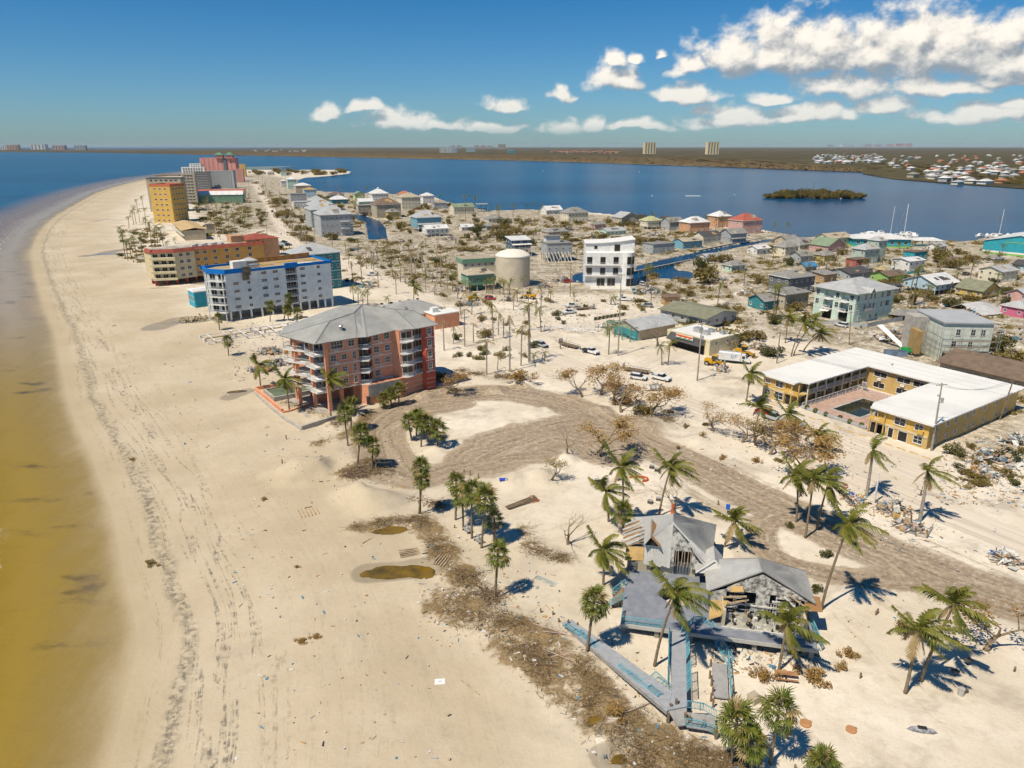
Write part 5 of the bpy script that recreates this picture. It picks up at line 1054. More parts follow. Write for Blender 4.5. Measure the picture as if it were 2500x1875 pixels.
# ------------------------------------------------------------------ ochre motel round a pool
MO = Vector((63.3, 169.7, 0)); mo = thing('ochre_motel', 'two-storey ochre motel with white flat roof wrapped around a swimming pool court', 'motel', MO, R(-55.8))
MW = wm('motel'); MC = mat('white_membrane', (.70, .69, .65), .8, .06, .12)
MB().box(0, 0, -.4, 8.4, 28.5, 5.7).build('wall', MW, mo); MB().box(0, 28.51, -.4, 40.7, 41, 5.7).build('rear_wall', MW, mo); MB().box(29.6, 0, -.4, 40.7, 28.5, 5.7).build('wall', MW, mo)
rf = MB().prism([(-.9, -.9), (9.2, -.9), (9.2, 1.5), (11.2, 2.2), (11.2, 27.6), (27.2, 27.6), (27.2, 2.0), (28.4, -.9), (41.7, -.9), (41.7, 42), (-.9, 42)], 5.72, 6.02).build('roof', MC, mo)
MB().prism([(-.98, -.98), (9.28, -.98), (9.28, -.9), (-.9, -.9), (-.9, 42), (-.98, 42)], 5.66, 6.06).build('fascia', TRIM, rf); [MB().box(-.8, y, 6.021, 41.6, y + .05, 6.05).build('membrane_seam', wm('grey'), rf) for y in (31.5, 35, 38.5)]; MB().box(28.3, -1.0, 5.66, 41.8, -.91, 6.06).build('fascia', TRIM, rf)
MB().box(14, 33, 6.03, 14.4, 33.4, 6.5).build('roof_vent', METAL, rf); MB().box(33, 18, 6.03, 33.4, 18.4, 6.4).build('roof_vent', METAL, rf)
for x0, x1, y0, y1 in ((8.41, 10.6, 3, 28.5), (27.6, 29.59, 3, 28.5)):
    MB().box(x0, y0, 2.75, x1, y1, 3.0).build('gallery', wm('cream2'), mo); xr = x1 - .1 if x0 < 20 else x0 + .1
    railing('railing', mo, (xr, y0), (xr, y1), 3.0, 1.0, TRIM, .22, .045)
    for i in range(8): MB().box(-.15, -.15, -.3, .15, .15, 5.7).build('gallery_post', wm('cream2'), mo).location = (xr, y0 + (y1 - y0) * i / 7, 0)
    a, b = ((8.405, 3), (8.405, 28.5)) if x0 < 20 else ((29.595, 28.5), (29.595, 3))
    for z in (.9, 3.9): wall_windows(mo, a, b, 5, z, 1.8, 1.3, 1, 3, gl=DARKIN)
    for i in range(5):
        for z in (0.05, 3.05): d = MB().box(-.45, -.06, 0, .45, 0, 2.1).build('door', wm('brown'), mo); L_ = 3 + i * 4.6; d.location = ((8.47, 4.5 + i * 4.8, z) if x0 < 20 else (29.53, 4.5 + i * 4.8, z)); d.rotation_euler.z = R(90 if x0 < 20 else -90)
MB().box(.02, -.05, 2.96, 8.38, -.002, 5.7).build('upper_front', wm('ochre'), mo); MB().box(29.62, -.05, 2.96, 40.68, -.002, 5.7).build('upper_front', wm('ochre'), mo)
# corner balconies on the street
for x0, x1 in ((6.4, 10.4), (28.2, 31.6)):
    MB().box(x0, -.5, 2.75, x1, 2.9, 3.0).build('balcony', MW, mo); MB().box(x0, -.55, 3.0, x1, -.42, 4.0).build('balcony_front', wm('ochre'), mo)
    for x in (x0 + .12, (x0 + x1) / 2, x1 - .12): MB().box(-.12, -.12, -.3, .12, .12, 5.7).build('balcony_post', MW, mo).location = (x, -.4, 0)
    MB().beam(((x0 + x1) / 2 - .5, -.58, 3.2), ((x0 + x1) / 2 + .5, -.58, 3.8), .03, .1).beam(((x0 + x1) / 2 - .5, -.58, 3.8), ((x0 + x1) / 2 + .5, -.58, 3.2), .03, .1).build('star_panel', TRIM, mo)
    MB().box(x0 + .3, -.02 if x0 > 20 else -.03, .1, x1 - .4 if x0 > 20 else 8.3, -.01, 2.4).build('dark_opening', DARKIN, mo)
for s, z, w_, h_ in ((1.3, 3.9, 1.6, 1.0), (4.6, 3.6, 2.2, 1.6), (1.5, .9, 1.7, 1.4), (4.8, .6, 2.4, 1.9)): put_window(mo, (0, -.06), (8.4, -.06), s, z, w_, h_, 2)
for s, z, w_, h_ in ((5.0, 3.5, 2.4, 1.7), (9.0, 3.6, 1.8, 1.4), (9.2, .8, 1.9, 1.7)): put_window(mo, (29.6, -.06), (40.7, -.06), s, z, w_, h_, 2)
for s in (1.3, 3.4, 6.0): put_window(mo, (29.6, 0), (40.7, 0), s, .1, 2.0 if s != 3.4 else 1.2, 2.3, 0, gl=DARKIN, name='shop_opening')
MB().box(29.7, -.14, 2.5, 40.6, -.01, 2.95).build('floor_band', wm('sand'), mo); MB().box(.1, -.14, 2.5, 6.3, -.01, 2.95).build('floor_band', wm('sand'), mo)
MB().box(38.6, -.7, 3.1, 39.8, -.02, 3.9).build('air_conditioner', wm('ochre'), mo)
for x in (3.5, 9.5, 13.5):
    put_window(mo, (10.6, 28.51), (29, 28.51), x, 3.6, 3.4, 1.4, 1, gl=DARKIN); put_window(mo, (10.6, 28.51), (29, 28.51), x, .7, 3.0, 1.5, 1, gl=DARKIN)
    MB().box(10.6 + x - .5, 28.0, 2.7, 10.6 + x + .5, 28.5, 3.3).build('air_conditioner', TRIM, mo)
for s in (3, 7.5, 11, 16, 19, 24, 30, 35): put_window(mo, (40.7, 0), (40.7, 41), s, 3.7, 1.3, 1.3, 1); put_window(mo, (40.7, 0), (40.7, 41), s + .6, .8, 1.2, 1.3, 1)
st = MB()
for i in range(10): st.box(11.3 + i * .1, 26.2 - i * .28, .3 * i, 12.6 + i * .1, 26.5 - i * .28, .3 * i + .08)
st.beam((11.3, 26.5, .9), (12.2, 23.6, 3.9), .08).beam((12.6, 26.5, .9), (13.5, 23.6, 3.9), .08); st.build('outside_stair', TRIM, mo)
pc = thing('pool_court', 'pink paved pool deck with white rail fence in the motel court', 'deck', MO, R(-55.8))
MB().prism([(10.9, .4), (27.4, .4), (27.4, 27), (10.9, 27)], -.3, .14).build('paving', mat('pink_paving', (.50, .34, .27), .9, .15, 1.0), pc)
MB().box(10.9, .3, .141, 27.4, .6, .7).build('low_wall', wm('grey'), pc); railing('fence', pc, (11.0, .7), (11.0, 26.8), .14, 1.2, TRIM, .3, .05); railing('fence', pc, (11.2, 24), (27.2, 24), .14, 1.2, TRIM, .3, .05)
pl = thing('swimming_pool', 'murky green swimming pool with pale coping in the motel court', 'pool', MO, R(-55.8))
m = MB()
for q in ((15.2, 5.4, 23.2, 6), (15.2, 19, 23.2, 19.6), (15.2, 6.01, 15.8, 18.99), (22.6, 6.01, 23.2, 18.99)): m.box(q[0], q[1], .1, q[2], q[3], .24)
m.build('coping', CONC, pl); MB().box(15.8, 6, .11, 22.6, 19, .15).build('pool_water', mat('murky_pool', (.035, .04, .018), .06, .4, .15, .5, col2=(.015, .02, .025)), pl)
# hedge balls and parking stops along the motel
hb = None
BALL = leaf_mat('clipped_leaf', (.05, .085, .015), (.13, .17, .03), .1)
def leafblob(nm, rx, rz, n, size, mt, seed, shell=.55):
    r = random.Random(seed); m = MB()
    for i in range(n):
        a = r.random() * 6.283; c = r.uniform(-1, 1); s = math.sqrt(1 - c * c); q = r.uniform(shell, 1) ** .6
        p = Vector((rx * q * s * math.cos(a), rx * q * s * math.sin(a), rz * q * c + rz)); u = Vector((r.gauss(0, 1), r.gauss(0, 1), r.gauss(0, .6))).normalized() * size * r.uniform(.6, 1.3); v = u.cross(Vector((r.gauss(0, 1), r.gauss(0, 1), r.gauss(0, 1)))).normalized() * size * .55
        m.quad(p - u, p + v, p + u, p - v)
    return m.mesh(nm, mt)
bme = leafblob('foliage', .55, .6, 420, .12, BALL, 3)
for i, (x, y) in enumerate([(1950, 964), (1986, 968), (2010, 975), (2036, 980), (1887, 972), (1920, 983), (1938, 990), (1969, 1000), (1990, 1008), (2016, 1016), (2050, 1025), (2074, 1035), (2102, 1043), (2211, 1080), (2251, 1093)][4:]):
    o = thing('hedge_ball', 'small clipped green hedge ball along the motel front', 'shrub', GG(x, y), 0, 'hedge balls along the motel front'); obj('foliage', bme, o); MB().tube([(0, 0, -.2), (0, 0, .5)], .05, 5).build('stem', WOOD, o)
ysm = MB().box(-.9, -.09, -.05, .9, .09, .13).mesh('stop', mat('yellow_paint', (.62, .38, .08), .7, .15))
for i in range(13):
    p = G(1890 + i * 31, 990 + i * 10.6); p.z = gz(p.x, p.y); obj('parking_stop', ysm, None, p, R(-55.8), 'yellow painted parking stop in the motel lot', 'parking stop', 'yellow parking stops in front of the motel')
# ------------------------------------------------------------------ ruined beach pavilion
VO = Vector((14, 77, 0)); VR = R(-12.1); DZ = 1.8
pv = thing('ruined_pavilion', 'storm-wrecked grey beach pavilion with stripped gables on a raised grey deck', 'pavilion', VO, VR)
DECK = mat('grey_deck_paint', (.19, .205, .24), .75, .10, .8, col2=(.25, .26, .285), bump=.15); GREYP = mat('grey_panel', (.50, .49, .45), .7, .08, .6)
oct_ = [(7.1 + 2.1 * math.cos(R(22.5 + 45 * i)), 7.2 + 1.9 * math.sin(R(22.5 + 45 * i))) for i in range(8)]
m = MB(); z = DZ
def holed(m, outer, hole, z, flip=False):
    "rectangle with a hole: one quad per hole edge out to the border"
    x0, y0, x1, y1 = outer; far = []
    for (a, b) in hole:
        dx, dy = a - 7.1, b - 7.2; t = min(((x1 if dx > 0 else x0) - 7.1) / dx if abs(dx) > 1e-6 else 1e9, ((y1 if dy > 0 else y0) - 7.2) / dy if abs(dy) > 1e-6 else 1e9); far.append((7.1 + dx * t, 7.2 + dy * t))
    for i in range(8):
        j = (i + 1) % 8; P = [far[i]]
        if abs(far[i][0] - far[j][0]) > 1e-4 and abs(far[i][1] - far[j][1]) > 1e-4: P.append((x1 if max(far[i][0], far[j][0]) > x1 - 1e-3 else x0, y1 if max(far[i][1], far[j][1]) > y1 - 1e-3 else y0))
        P += [far[j], hole[j], hole[i]]; q = [(a, b, z) for a, b in P]; m.poly(*(reversed(q) if flip else q))
holed(m, (0, 0, 12.4, 12.6), oct_, z); holed(m, (0, 0, 12.4, 12.6), oct_, z - .25, True)
for i in range(8):
    a, b = oct_[i], oct_[(i + 1) % 8]; m.quad((*b, z), (*a, z), (*a, z - .5), (*b, z - .5))
m.box(0, -.01, z - .4, 12.4, .0, z).box(-.01, 0, z - .4, 0, 12.6, z); m.box(0, 12.601, z - .25, 13, 23, z).box(12.401, 0, z - .25, 23.9, 13, z)
m.build('deck', DECK, pv)
m = MB().box(-.05, -.12, z - .55, 24, -.013, z - .02); m.build('deck_fascia', GREYP, pv)
pm = MB().box(-.28, -.28, -.8, .28, .28, z - .26).mesh('deck_pier', mat('block_pier', (.35, .33, .29), .9, .2))
for x in (.4, 4.6, 8.8, 12.8, 16.6, 20.2, 23.3):
    for y in (.5, 4.5, 9.5, 12.2): obj('deck_pier', pm, pv, (x, y, 0))
CYN = mat('cyan_paint', (.16, .42, .50), .55, .12, 2.0)
def pl_(x, y, z=0): c, s = math.cos(VR), math.sin(VR); return Vector((VO.x + x * c - y * s, VO.y + x * s + y * c, z))
railing('railing', pv, (.08, .08), (5.3, .12), z, 1.0, CYN, .14, .045); railing('railing', pv, (.08, 2.2), (.08, .1), z, 1.0, CYN, .14, .045)
railing('railing', pv, (0, 8.4), (-1.6, 7.6, .6), z, 1.0, CYN, .16, .05); railing('railing', pv, (.1, 5.2), (-1.8, 4.9, .6), z, 1.0, CYN, .16, .05); railing('railing', pv, (1, 21.5), (1, 18.8), z, 1.0, CYN, .2, .05); railing('railing', pv, (23.8, 6.5), (24.8, 2.0, .6), z, 1.0, CYN, .16, .05)
m = MB()
for i in range(5): m.box(-.3 * i - .35, 5.2, z - .3 - .3 * i, -.3 * i, 8.2, z - .2 - .3 * i)
m.build('step', WOOD, pv)
# right-hand hall
SHEET = seam_mat('pale_sheet_roof', (.56, .55, .52), .42, rough=.5, metal=.15)
STRIP = mat('stripped_wall', (.62, .60, .55), .9, .2, 1.7, col2=(.07, .065, .06), bump=.5, bscale=2.5)
r = MB(); ap, q0 = (17.4, 5.3, 8.5), (17.4, 9.2, 8.0); bl_, br2, fl_, fr_ = (10.7, 13.2, 4.4), (24.2, 12.6, 4.7), (10.7, 5.3, 4.5), (24.2, 5.3, 4.6)
r.slope(bl_, fl_, ap, q0, th=.16).slope(fr_, br2, q0, ap, th=.16).slope(br2, bl_, q0, th=.16)
ro = r.build('roof', SHEET, pv); m = MB().beam(fl_, ap, .2, .1).beam(ap, q0, .3, .1).beam(ap, fr_, .2, .1).build('roof_trim', mat('roof_cap', (.30, .30, .28), .5, .05, metal=.3), ro)
MB().slope((22.6, 4.0, 4.3), (25.0, 4.6, 4.0), (25.0, 7.0, 4.6), (23.4, 6.6, 4.9), th=.06).build('rusted_sheet', seam_mat('rusty_sheet', (.45, .40, .33), .42, rust=.35), pv)
g_ = MB()
g_.poly((11.3, 5.2, 3.0), (13.2, 5.2, 3.0), (13.2, 5.2, 5.4), (11.2, 5.2, 4.6)).poly((13.2, 5.2, 4.9), (15.4, 5.2, 4.9), (15.4, 5.2, 7.0), (13.2, 5.2, 5.6)).poly((15.4, 5.2, 5.2), (19.4, 5.2, 5.2), (19.4, 5.2, 7.0), (17.4, 5.2, 8.1), (15.4, 5.2, 7.0)).poly((19.4, 5.2, 4.7), (21.4, 5.2, 4.7), (21.4, 5.2, 6.0), (19.4, 5.2, 7.0)).poly((16.9, 5.2, z), (18.6, 5.2, z), (18.6, 5.2, 5.2), (16.9, 5.2, 5.2)).poly((21.4, 5.2, 5.2), (23.6, 5.2, 4.6), (21.4, 5.2, 6.0)).build('gable_wall', STRIP, pv)
MB().box(11.3, 12.0, z, 23.6, 12.2, 4.4).box(11.2, 5.5, z, 11.4, 12, 4.4).box(23.5, 5.5, z, 23.7, 12, 4.4).build('back_wall', wm('darkgrey'), pv)
BARE = mat('bare_timber', (.48, .36, .23), .9, .2, 2.0); WHT = mat('chalky_white', (.66, .64, .59), .8, .15, 1.5)
R7 = random.Random(5)
for i in range(26):
    x = 12.9 + i * .42; lean = R7.uniform(-.25, .25); h = R7.uniform(3.0, 5.0)
    if R7.random() < .75: MB().beam((x, 5.3, z), (x + lean, 5.25, h), .09, .12).build('stud', BARE if R7.random() < .5 else WHT, pv)
for a, b in (((12.6, 5.0, 4.1), (15.6, 4.2, 5.2)), ((12.8, 4.8, 3.1), (15.9, 4.4, 4.6)), ((20.2, 4.9, 5.4), (22.9, 4.2, 3.2)), ((13, 5.1, 3.4), (23, 5.1, 3.2)), ((20.8, 5.1, 5.6), (23.4, 3.9, 4.4)), ((12.8, 4.9, 2.5), (15, 4.8, 3.6)), ((18.9, 5.1, 4.3), (20.9, 5.1, 4.3)), ((18.9, 5.1, 3.3), (20.9, 5.1, 3.3))): MB().beam(a, b, .16, .2).build('broken_beam', WHT if R7.random() < .6 else BARE, pv)
m = MB()
for c0 in ((14.3, 5.15, 4.1), (19.9, 5.15, 3.8)):
    for k in range(7): t = R(15 + k * 25); m.beam(c0, (c0[0] + .9 * math.cos(t), c0[1], c0[2] + .6 * math.sin(t)), .07)
m.build('fan_trellis', WHT, pv)
MB().box(12.6, 2.0, z, 13.0, 2.4, 4.3).box(12.6, 2.41, z, 12.8, 5.3, 4.2).box(22.5, 1.8, z, 22.8, 5.3, 3.9).build('room_wall', mat('tan_board', (.55, .47, .33), .9, .12), pv)
MB().box(13, 1.9, z + .003, 22.5, 5.3, z + .03).build('room_floor', mat('bare_floor', (.40, .38, .31), .9, .3, 1.0, col2=(.22, .22, .19)), pv)
MB().box(12.6, 1.7, z + .004, 22.8, 1.88, z + .22).build('wall_stub', WHT, pv)
for i in range(46):
    x, y = R7.uniform(13.1, 22.2), R7.uniform(2.0, 5.0); a, b, c = R7.uniform(.1, .7), R7.uniform(.1, .45), R7.uniform(.1, .75)
    MB().box(-a / 2, -b / 2, 0, a / 2, b / 2, c).build('rubble', R7.choice([WHT, WHT, DARKIN, BARE, METAL, DARKIN]), pv, rz=R7.uniform(0, 3)).location = (x, y, z + .04)
for i in range(9): x = R7.uniform(13.2, 21); MB().beam((x, R7.uniform(2.2, 4.8), z + .1), (x + R7.uniform(-1.5, 1.5), R7.uniform(2.2, 5), z + R7.uniform(.3, 1.4)), .07).build('rubble', R7.choice([DARKIN, WHT, BARE]), pv)
MB().slope((11.0, 2.2, 2.4), (12.4, 2.0, 3.3), (13.4, 4.0, 4.4), (11.2, 4.2, 4.0), th=.1).build('torn_plywood', rm('ply'), pv); MB().slope((13.6, 4.6, 5.3), (15.2, 4.4, 5.7), (15.1, 5.1, 6.1), (13.6, 5.2, 5.8), th=.08).build('torn_plywood', rm('ply'), pv)
def ribs(e0, e1, t0, t1, n, root):
    m = MB(); e0, e1, t0, t1 = map(Vector, (e0, e1, t0, t1))
    for i in range(n + 1): m.beam(e0.lerp(e1, i / n) + Vector((0, 0, .03)), t0.lerp(t1, i / n) + Vector((0, 0, .03)), .07, .08)
    return m.build('standing_seams', SHEET, root, kind='stuff')
ribs(bl_, fl_, q0, ap, 18, ro); ribs(fr_, br2, ap, q0, 16, ro); ribs(br2, bl_, q0, q0, 24, ro)
# left-hand hall: gable with intact siding on one half
pkA = (6.0, 12, 10.4)
m = MB().poly((2.35, 12, 3.5), (6.0, 12, 3.5), (6.0, 12, 10.4), (2.35, 12, 7.2)); SID = mat('grey_siding', (.70, .68, .62), .7, .07, .8); o_ = m.build('siding_base', SID, pv)
for i in range(9):
    x = 2.4 + i * .405; zt = 7.2 + (x - 2.35) * .877; MB().quad((x, 11.97, 3.35 - .1 * (i % 3)), (x + .385, 11.97, 3.35 - .1 * (i % 3)), (x + .385, 11.95, zt + .3), (x, 11.95, zt)).build('siding_board', SID, o_)
MB().poly((6.01, 12, 6.1), (8.9, 12, 6.1), (8.4, 12, 7.9), (6.01, 12, 10.3)).poly((6.01, 12, 3.4), (6.5, 12, 3.4), (6.5, 12, 6.1), (6.01, 12, 6.1)).poly((8.9, 12, 3.4), (11, 12, 3.4), (11, 12, 5.0), (8.9, 12, 7.0)).build('stripped_gable', STRIP, pv)
for i in range(6): MB().beam((6.7 + i * .42, 12, 3.6), (6.7 + i * .42 + R7.uniform(-.1, .1), 12, 6.1), .1).build('stud', BARE, pv)
qA = (6.0, 15.0, 10.2); r = MB()
r.slope((11.6, 11.7, 4.6), (12.9, 22.9, 4.8), qA, pkA, th=.15).slope((12.9, 22.9, 4.8), (0.4, 23, 4.6), qA, th=.15).slope((.4, 23, 4.6), (2.2, 17.5, 5.6), qA, th=.15).slope((2.2, 17.5, 5.6), (2.35, 11.9, 7.2), pkA, qA, th=.15)
rl_ = r.build('roof', SHEET, pv); ribs((11.6, 11.7, 4.6), (12.9, 22.9, 4.8), pkA, qA, 22, rl_); MB().beam((6.0, 11.75, 10.5), (11.7, 11.6, 4.6), .3, .14).build('rake_board', TRIM, pv)
for k, (a, b) in enumerate((((8.2, 11.3, 7.7), (11.8, 10.8, 4.2)), ((8.8, 11.2, 6.9), (11.4, 10.6, 4.0)))): MB().slope((a[0], a[1], a[2]), (b[0], b[1], b[2]), (b[0] + .5, b[1] + .9, b[2] + .5), (a[0] + .4, a[1] + .6, a[2] + .4), th=.05).build('peeled_sheet', seam_mat('rusty_sheet2', (.58, .56, .52), .42, rust=.18), pv)
MB().slope((10.6, 10.2, 3.7), (11.6, 10.5, 4.1), (12.0, 11.2, 4.9), (10.9, 11.2, 4.6), th=.05).build('rusted_sheet', MATS['rusty_sheet'], pv)
# rusty dormer
RUST = seam_mat('rust_red_sheet', (.40, .22, .10), .42, rust=.6); m = MB().slope((2.2, 16, 6.9), (2.2, 11.2, 6.8), (3.1, 11.2, 8.3), (3.1, 16.2, 8.4), th=.08).build('dormer_roof', SHEET, pv); MB().slope((4.5, 11.2, 6.8), (4.5, 16, 6.9), (3.1, 16.2, 8.4), (3.1, 11.2, 8.3), th=.08).build('dormer_roof', RUST, pv)
MB().poly((2.3, 11.6, 6.7), (4.4, 11.6, 6.7), (3.1, 11.6, 8.2)).build('dormer_wall', DARKIN, pv)
# torn left eave
MB().slope((-.3, 12.4, 3.4), (2.3, 12.6, 3.5), (2.3, 14.6, 4.5), (-.3, 14.6, 4.4), th=.1).build('torn_plywood', rm('ply'), pv)
for i in range(16): y = 14.6 + i * .42; MB().beam((-.9 + R7.uniform(-.3, .3), y, 3.9), (2.4, y + R7.uniform(-.3, .3), 5.9), .08, .16).build('bare_rafter', WHT if i % 3 else BARE, pv)
for i in range(9): y = 14.8 + i * .8; MB().slope((-.9, y, 4.0), (-.9, y + .5, 4.0), (1.4, y + .5, 5.3), (1.4, y, 5.3), th=.04).build('torn_sheet', MATS['rusty_sheet'] if i % 2 else SHEET, pv)
for x0, x1, mt in ((1.2, 3.4, 'tan_board'), (4.7, 6.6, 'tan_board'), (8.8, 9.6, 'tan_board')): MB().box(x0, 12.62, z, x1, 12.75, 3.5).build('porch_wall', MATS[mt], pv)
MB().box(.3, 12.8, z, 12, 22.5, 3.6).build('inner_wall', wm('darkgrey'), pv)
m = MB()
for a, b in (((.3, 12.4, z), (.3, 12.4, 3.5)), ((1.3, 12.4, z), (1.3, 12.4, 3.5)), ((.3, 12.4, 2.7), (1.3, 12.4, 2.7)), ((.3, 12.4, 2.2), (1.3, 12.4, 2.2)), ((.3, 12.4, 3.1), (1.3, 12.4, 3.1))): m.beam(a, b, .09)
m.build('dark_gate', wm('darkgrey'), pv)
# link gable
MB().poly((9.6, 10.4, 3.9), (13.2, 9.6, 4.6), (11.9, 10.1, 6.3)).build('link_gable', SID, pv); MB().slope((13.2, 9.7, 4.6), (13.2, 14, 4.9), (11.9, 14, 6.4), (11.9, 10.0, 6.4), th=.1).slope((9.4, 14, 4.2), (9.5, 10.4, 3.9), (11.9, 10.0, 6.4), (11.9, 14, 6.4), th=.1).build('link_roof', SHEET, pv)
MB().beam((9.5, 10.3, 3.95), (11.9, 9.95, 6.45), .14).beam((11.9, 9.95, 6.45), (13.3, 9.5, 4.6), .14).build('link_trim', TRIM, pv)
# ------------------------------------------------------------------ boardwalk
BW = mat('pale_boardwalk', (.34, .35, .37), .8, .08, 1.5, bump=.2); CYD = CYN
bw = thing('boardwalk', 'pale grey boardwalk with bent cyan railings running from the pavilion to the beach', 'boardwalk', (19, 68, 0))
def W(px, py, z): p = G(px, py, z); return (p.x - 19, p.y - 68, z)
def slab(name, pts, th, mt, root):
    m = MB(); P = [Vector(p) for p in pts]; Q = [p - Vector((0, 0, th)) for p in P]; m.poly(*P); m.poly(*reversed(Q))
    for i in range(len(P)): j = (i + 1) % len(P); m.quad(P[i], Q[i], Q[j], P[j])
    return m.build(name, mt, root)
def rail2(name, root, a, b, h=1.0, lean=(0, 0), mt=None, pitch=.17, th=.05):
    "railing from a to b whose top leans sideways"
    m = MB(); a, b = Vector(a), Vector(b); U = Vector((lean[0], lean[1], h)); n = max(2, int((b - a).length / pitch)); m.beam(a + U, b + U, th * 1.5, th * 2).beam(a + U * .1, b + U * .1, th)
    for i in range(n + 1): q = a.lerp(b, i / n); m.beam(q, q + U * (1.03 if i % 9 == 0 else 1), th * (1.8 if i % 9 == 0 else .7))
    return m.build(name, mt or CYD, root)
wtl, wtr, wbr, wbl = W(1632, 1542, 1.8), W(1674, 1543, 1.8), W(1677, 1724, 1.9), W(1631, 1733, 1.9)
slab('walkway', [wtl, W(1640, 1690, 1.9), wbl, wbr, wtr][::-1], .25, BW, bw)
slab('ramp', [W(1374, 1519, .5), W(1396, 1512, .5), W(1640, 1688, 1.88), W(1631, 1732, 1.88)][::-1], .22, BW, bw)
slab('ramp_skirt', [W(1371, 1521, .42), W(1374, 1519.5, .42), W(1631, 1733, 1.86), W(1628, 1737, 1.8)][::-1], .5, GREYWOOD, bw)
slab('lower_flight', [W(1632, 1735, 1.7), W(1677, 1727, 1.7), W(1673, 1770, 1.0), W(1655, 1772, 1.0)][::-1], .15, GREYWOOD, bw)
slab('landing', [W(1676, 1738, 1.3), W(1745, 1748, 1.1), W(1748, 1785, .9), W(1676, 1774, 1.0)][::-1], .15, GREYWOOD, bw)
rail2('railing', bw, W(1637, 1545, 1.8), W(1634, 1684, 1.9), 1.0, (-.25, 0)); rail2('railing', bw, W(1673, 1545, 1.8), W(1676, 1610, 1.85), 1.0, (.3, 0)); rail2('railing', bw, W(1676, 1625, 1.85), W(1677, 1690, 1.9), .9, (.45, 0))
rail2('railing', bw, W(1677, 1728, 1.75), W(1716, 1734, 1.3), .95); rail2('railing', bw, W(1716, 1734, 1.3), W(1748, 1752, 1.0), .95); rail2('railing', bw, W(1674, 1772, .95), W(1718, 1781, .8), 1.0); rail2('railing', bw, W(1718, 1781, .8), W(1748, 1794, .5), 1.0)
rail2('railing', bw, W(1662, 1545, 1.8), W(1690, 1523, 1.8), 1.0, (.2, .1)); rail2('railing', bw, W(1690, 1523, 1.8), W(1718, 1520, 1.8), 1.0)
for a, b, u in (((1420, 1538), (1465, 1577), .75), ((1520, 1620), (1546, 1640), 1.2), ((1546, 1640), (1590, 1672), 1.4), ((1592, 1672), (1620, 1694), 1.7), ((1387, 1522), (1425, 1545), .65)):
    A, B = Vector(W(*a, u)), Vector(W(*b, u + .15)); d = (B - A).normalized(); s_ = Vector((-d.y, d.x, 0)) * -.85; rail2('fallen_railing', bw, A + Vector((0, 0, .05)), B + Vector((0, 0, .05)), .06, (s_.x, s_.y))
rail2('fallen_railing', bw, W(1718, 1522, 1.8), W(1775, 1625, .3), .5, (1.0, .5)); rail2('fallen_railing', bw, W(1588, 1650, .9), W(1632, 1690, .7), .3, (.7, .4))
for x, y, zz in ((1648, 1730, 2.6), (1635, 1735, 2.2), (1671, 1752, 1.9), (1681, 1758, 1.8), (1717, 1765, 1.6), (1747, 1782, 1.3), (1630, 1745, 1.6)): q = W(x, y + 22, 0); MB().box(-.13, -.13, -.5, .13, .13, zz).build('post', WOOD, bw).location = (q[0], q[1], 0)
gr_ = thing('grey_ramp', 'short grey timber ramp with cyan handrail sunk in the sand', 'ramp', G(1755, 1660)); gr_.location.z = .3
def W2(px, py, z): p = G(px, py, z) - gr_.location; return (p.x, p.y, z - .3)
slab('ramp_deck', [W2(1738, 1617, .5), W2(1775, 1622, .5), W2(1779, 1704, .35), W2(1743, 1700, .35)][::-1], .2, GREYWOOD, gr_)
rail2('railing', gr_, W2(1777, 1606, .5), W2(1785, 1712, .4), .95)
for x, y in ((1735, 1622), (1733, 1650), (1737, 1668), (1740, 1690), (1741, 1720), (1790, 1690), (1736, 1705)): q = W2(x, y, .3); MB().tube([(q[0], q[1], -.6), (q[0], q[1], .75)], .13, 7).build('piling', WOOD, gr_)
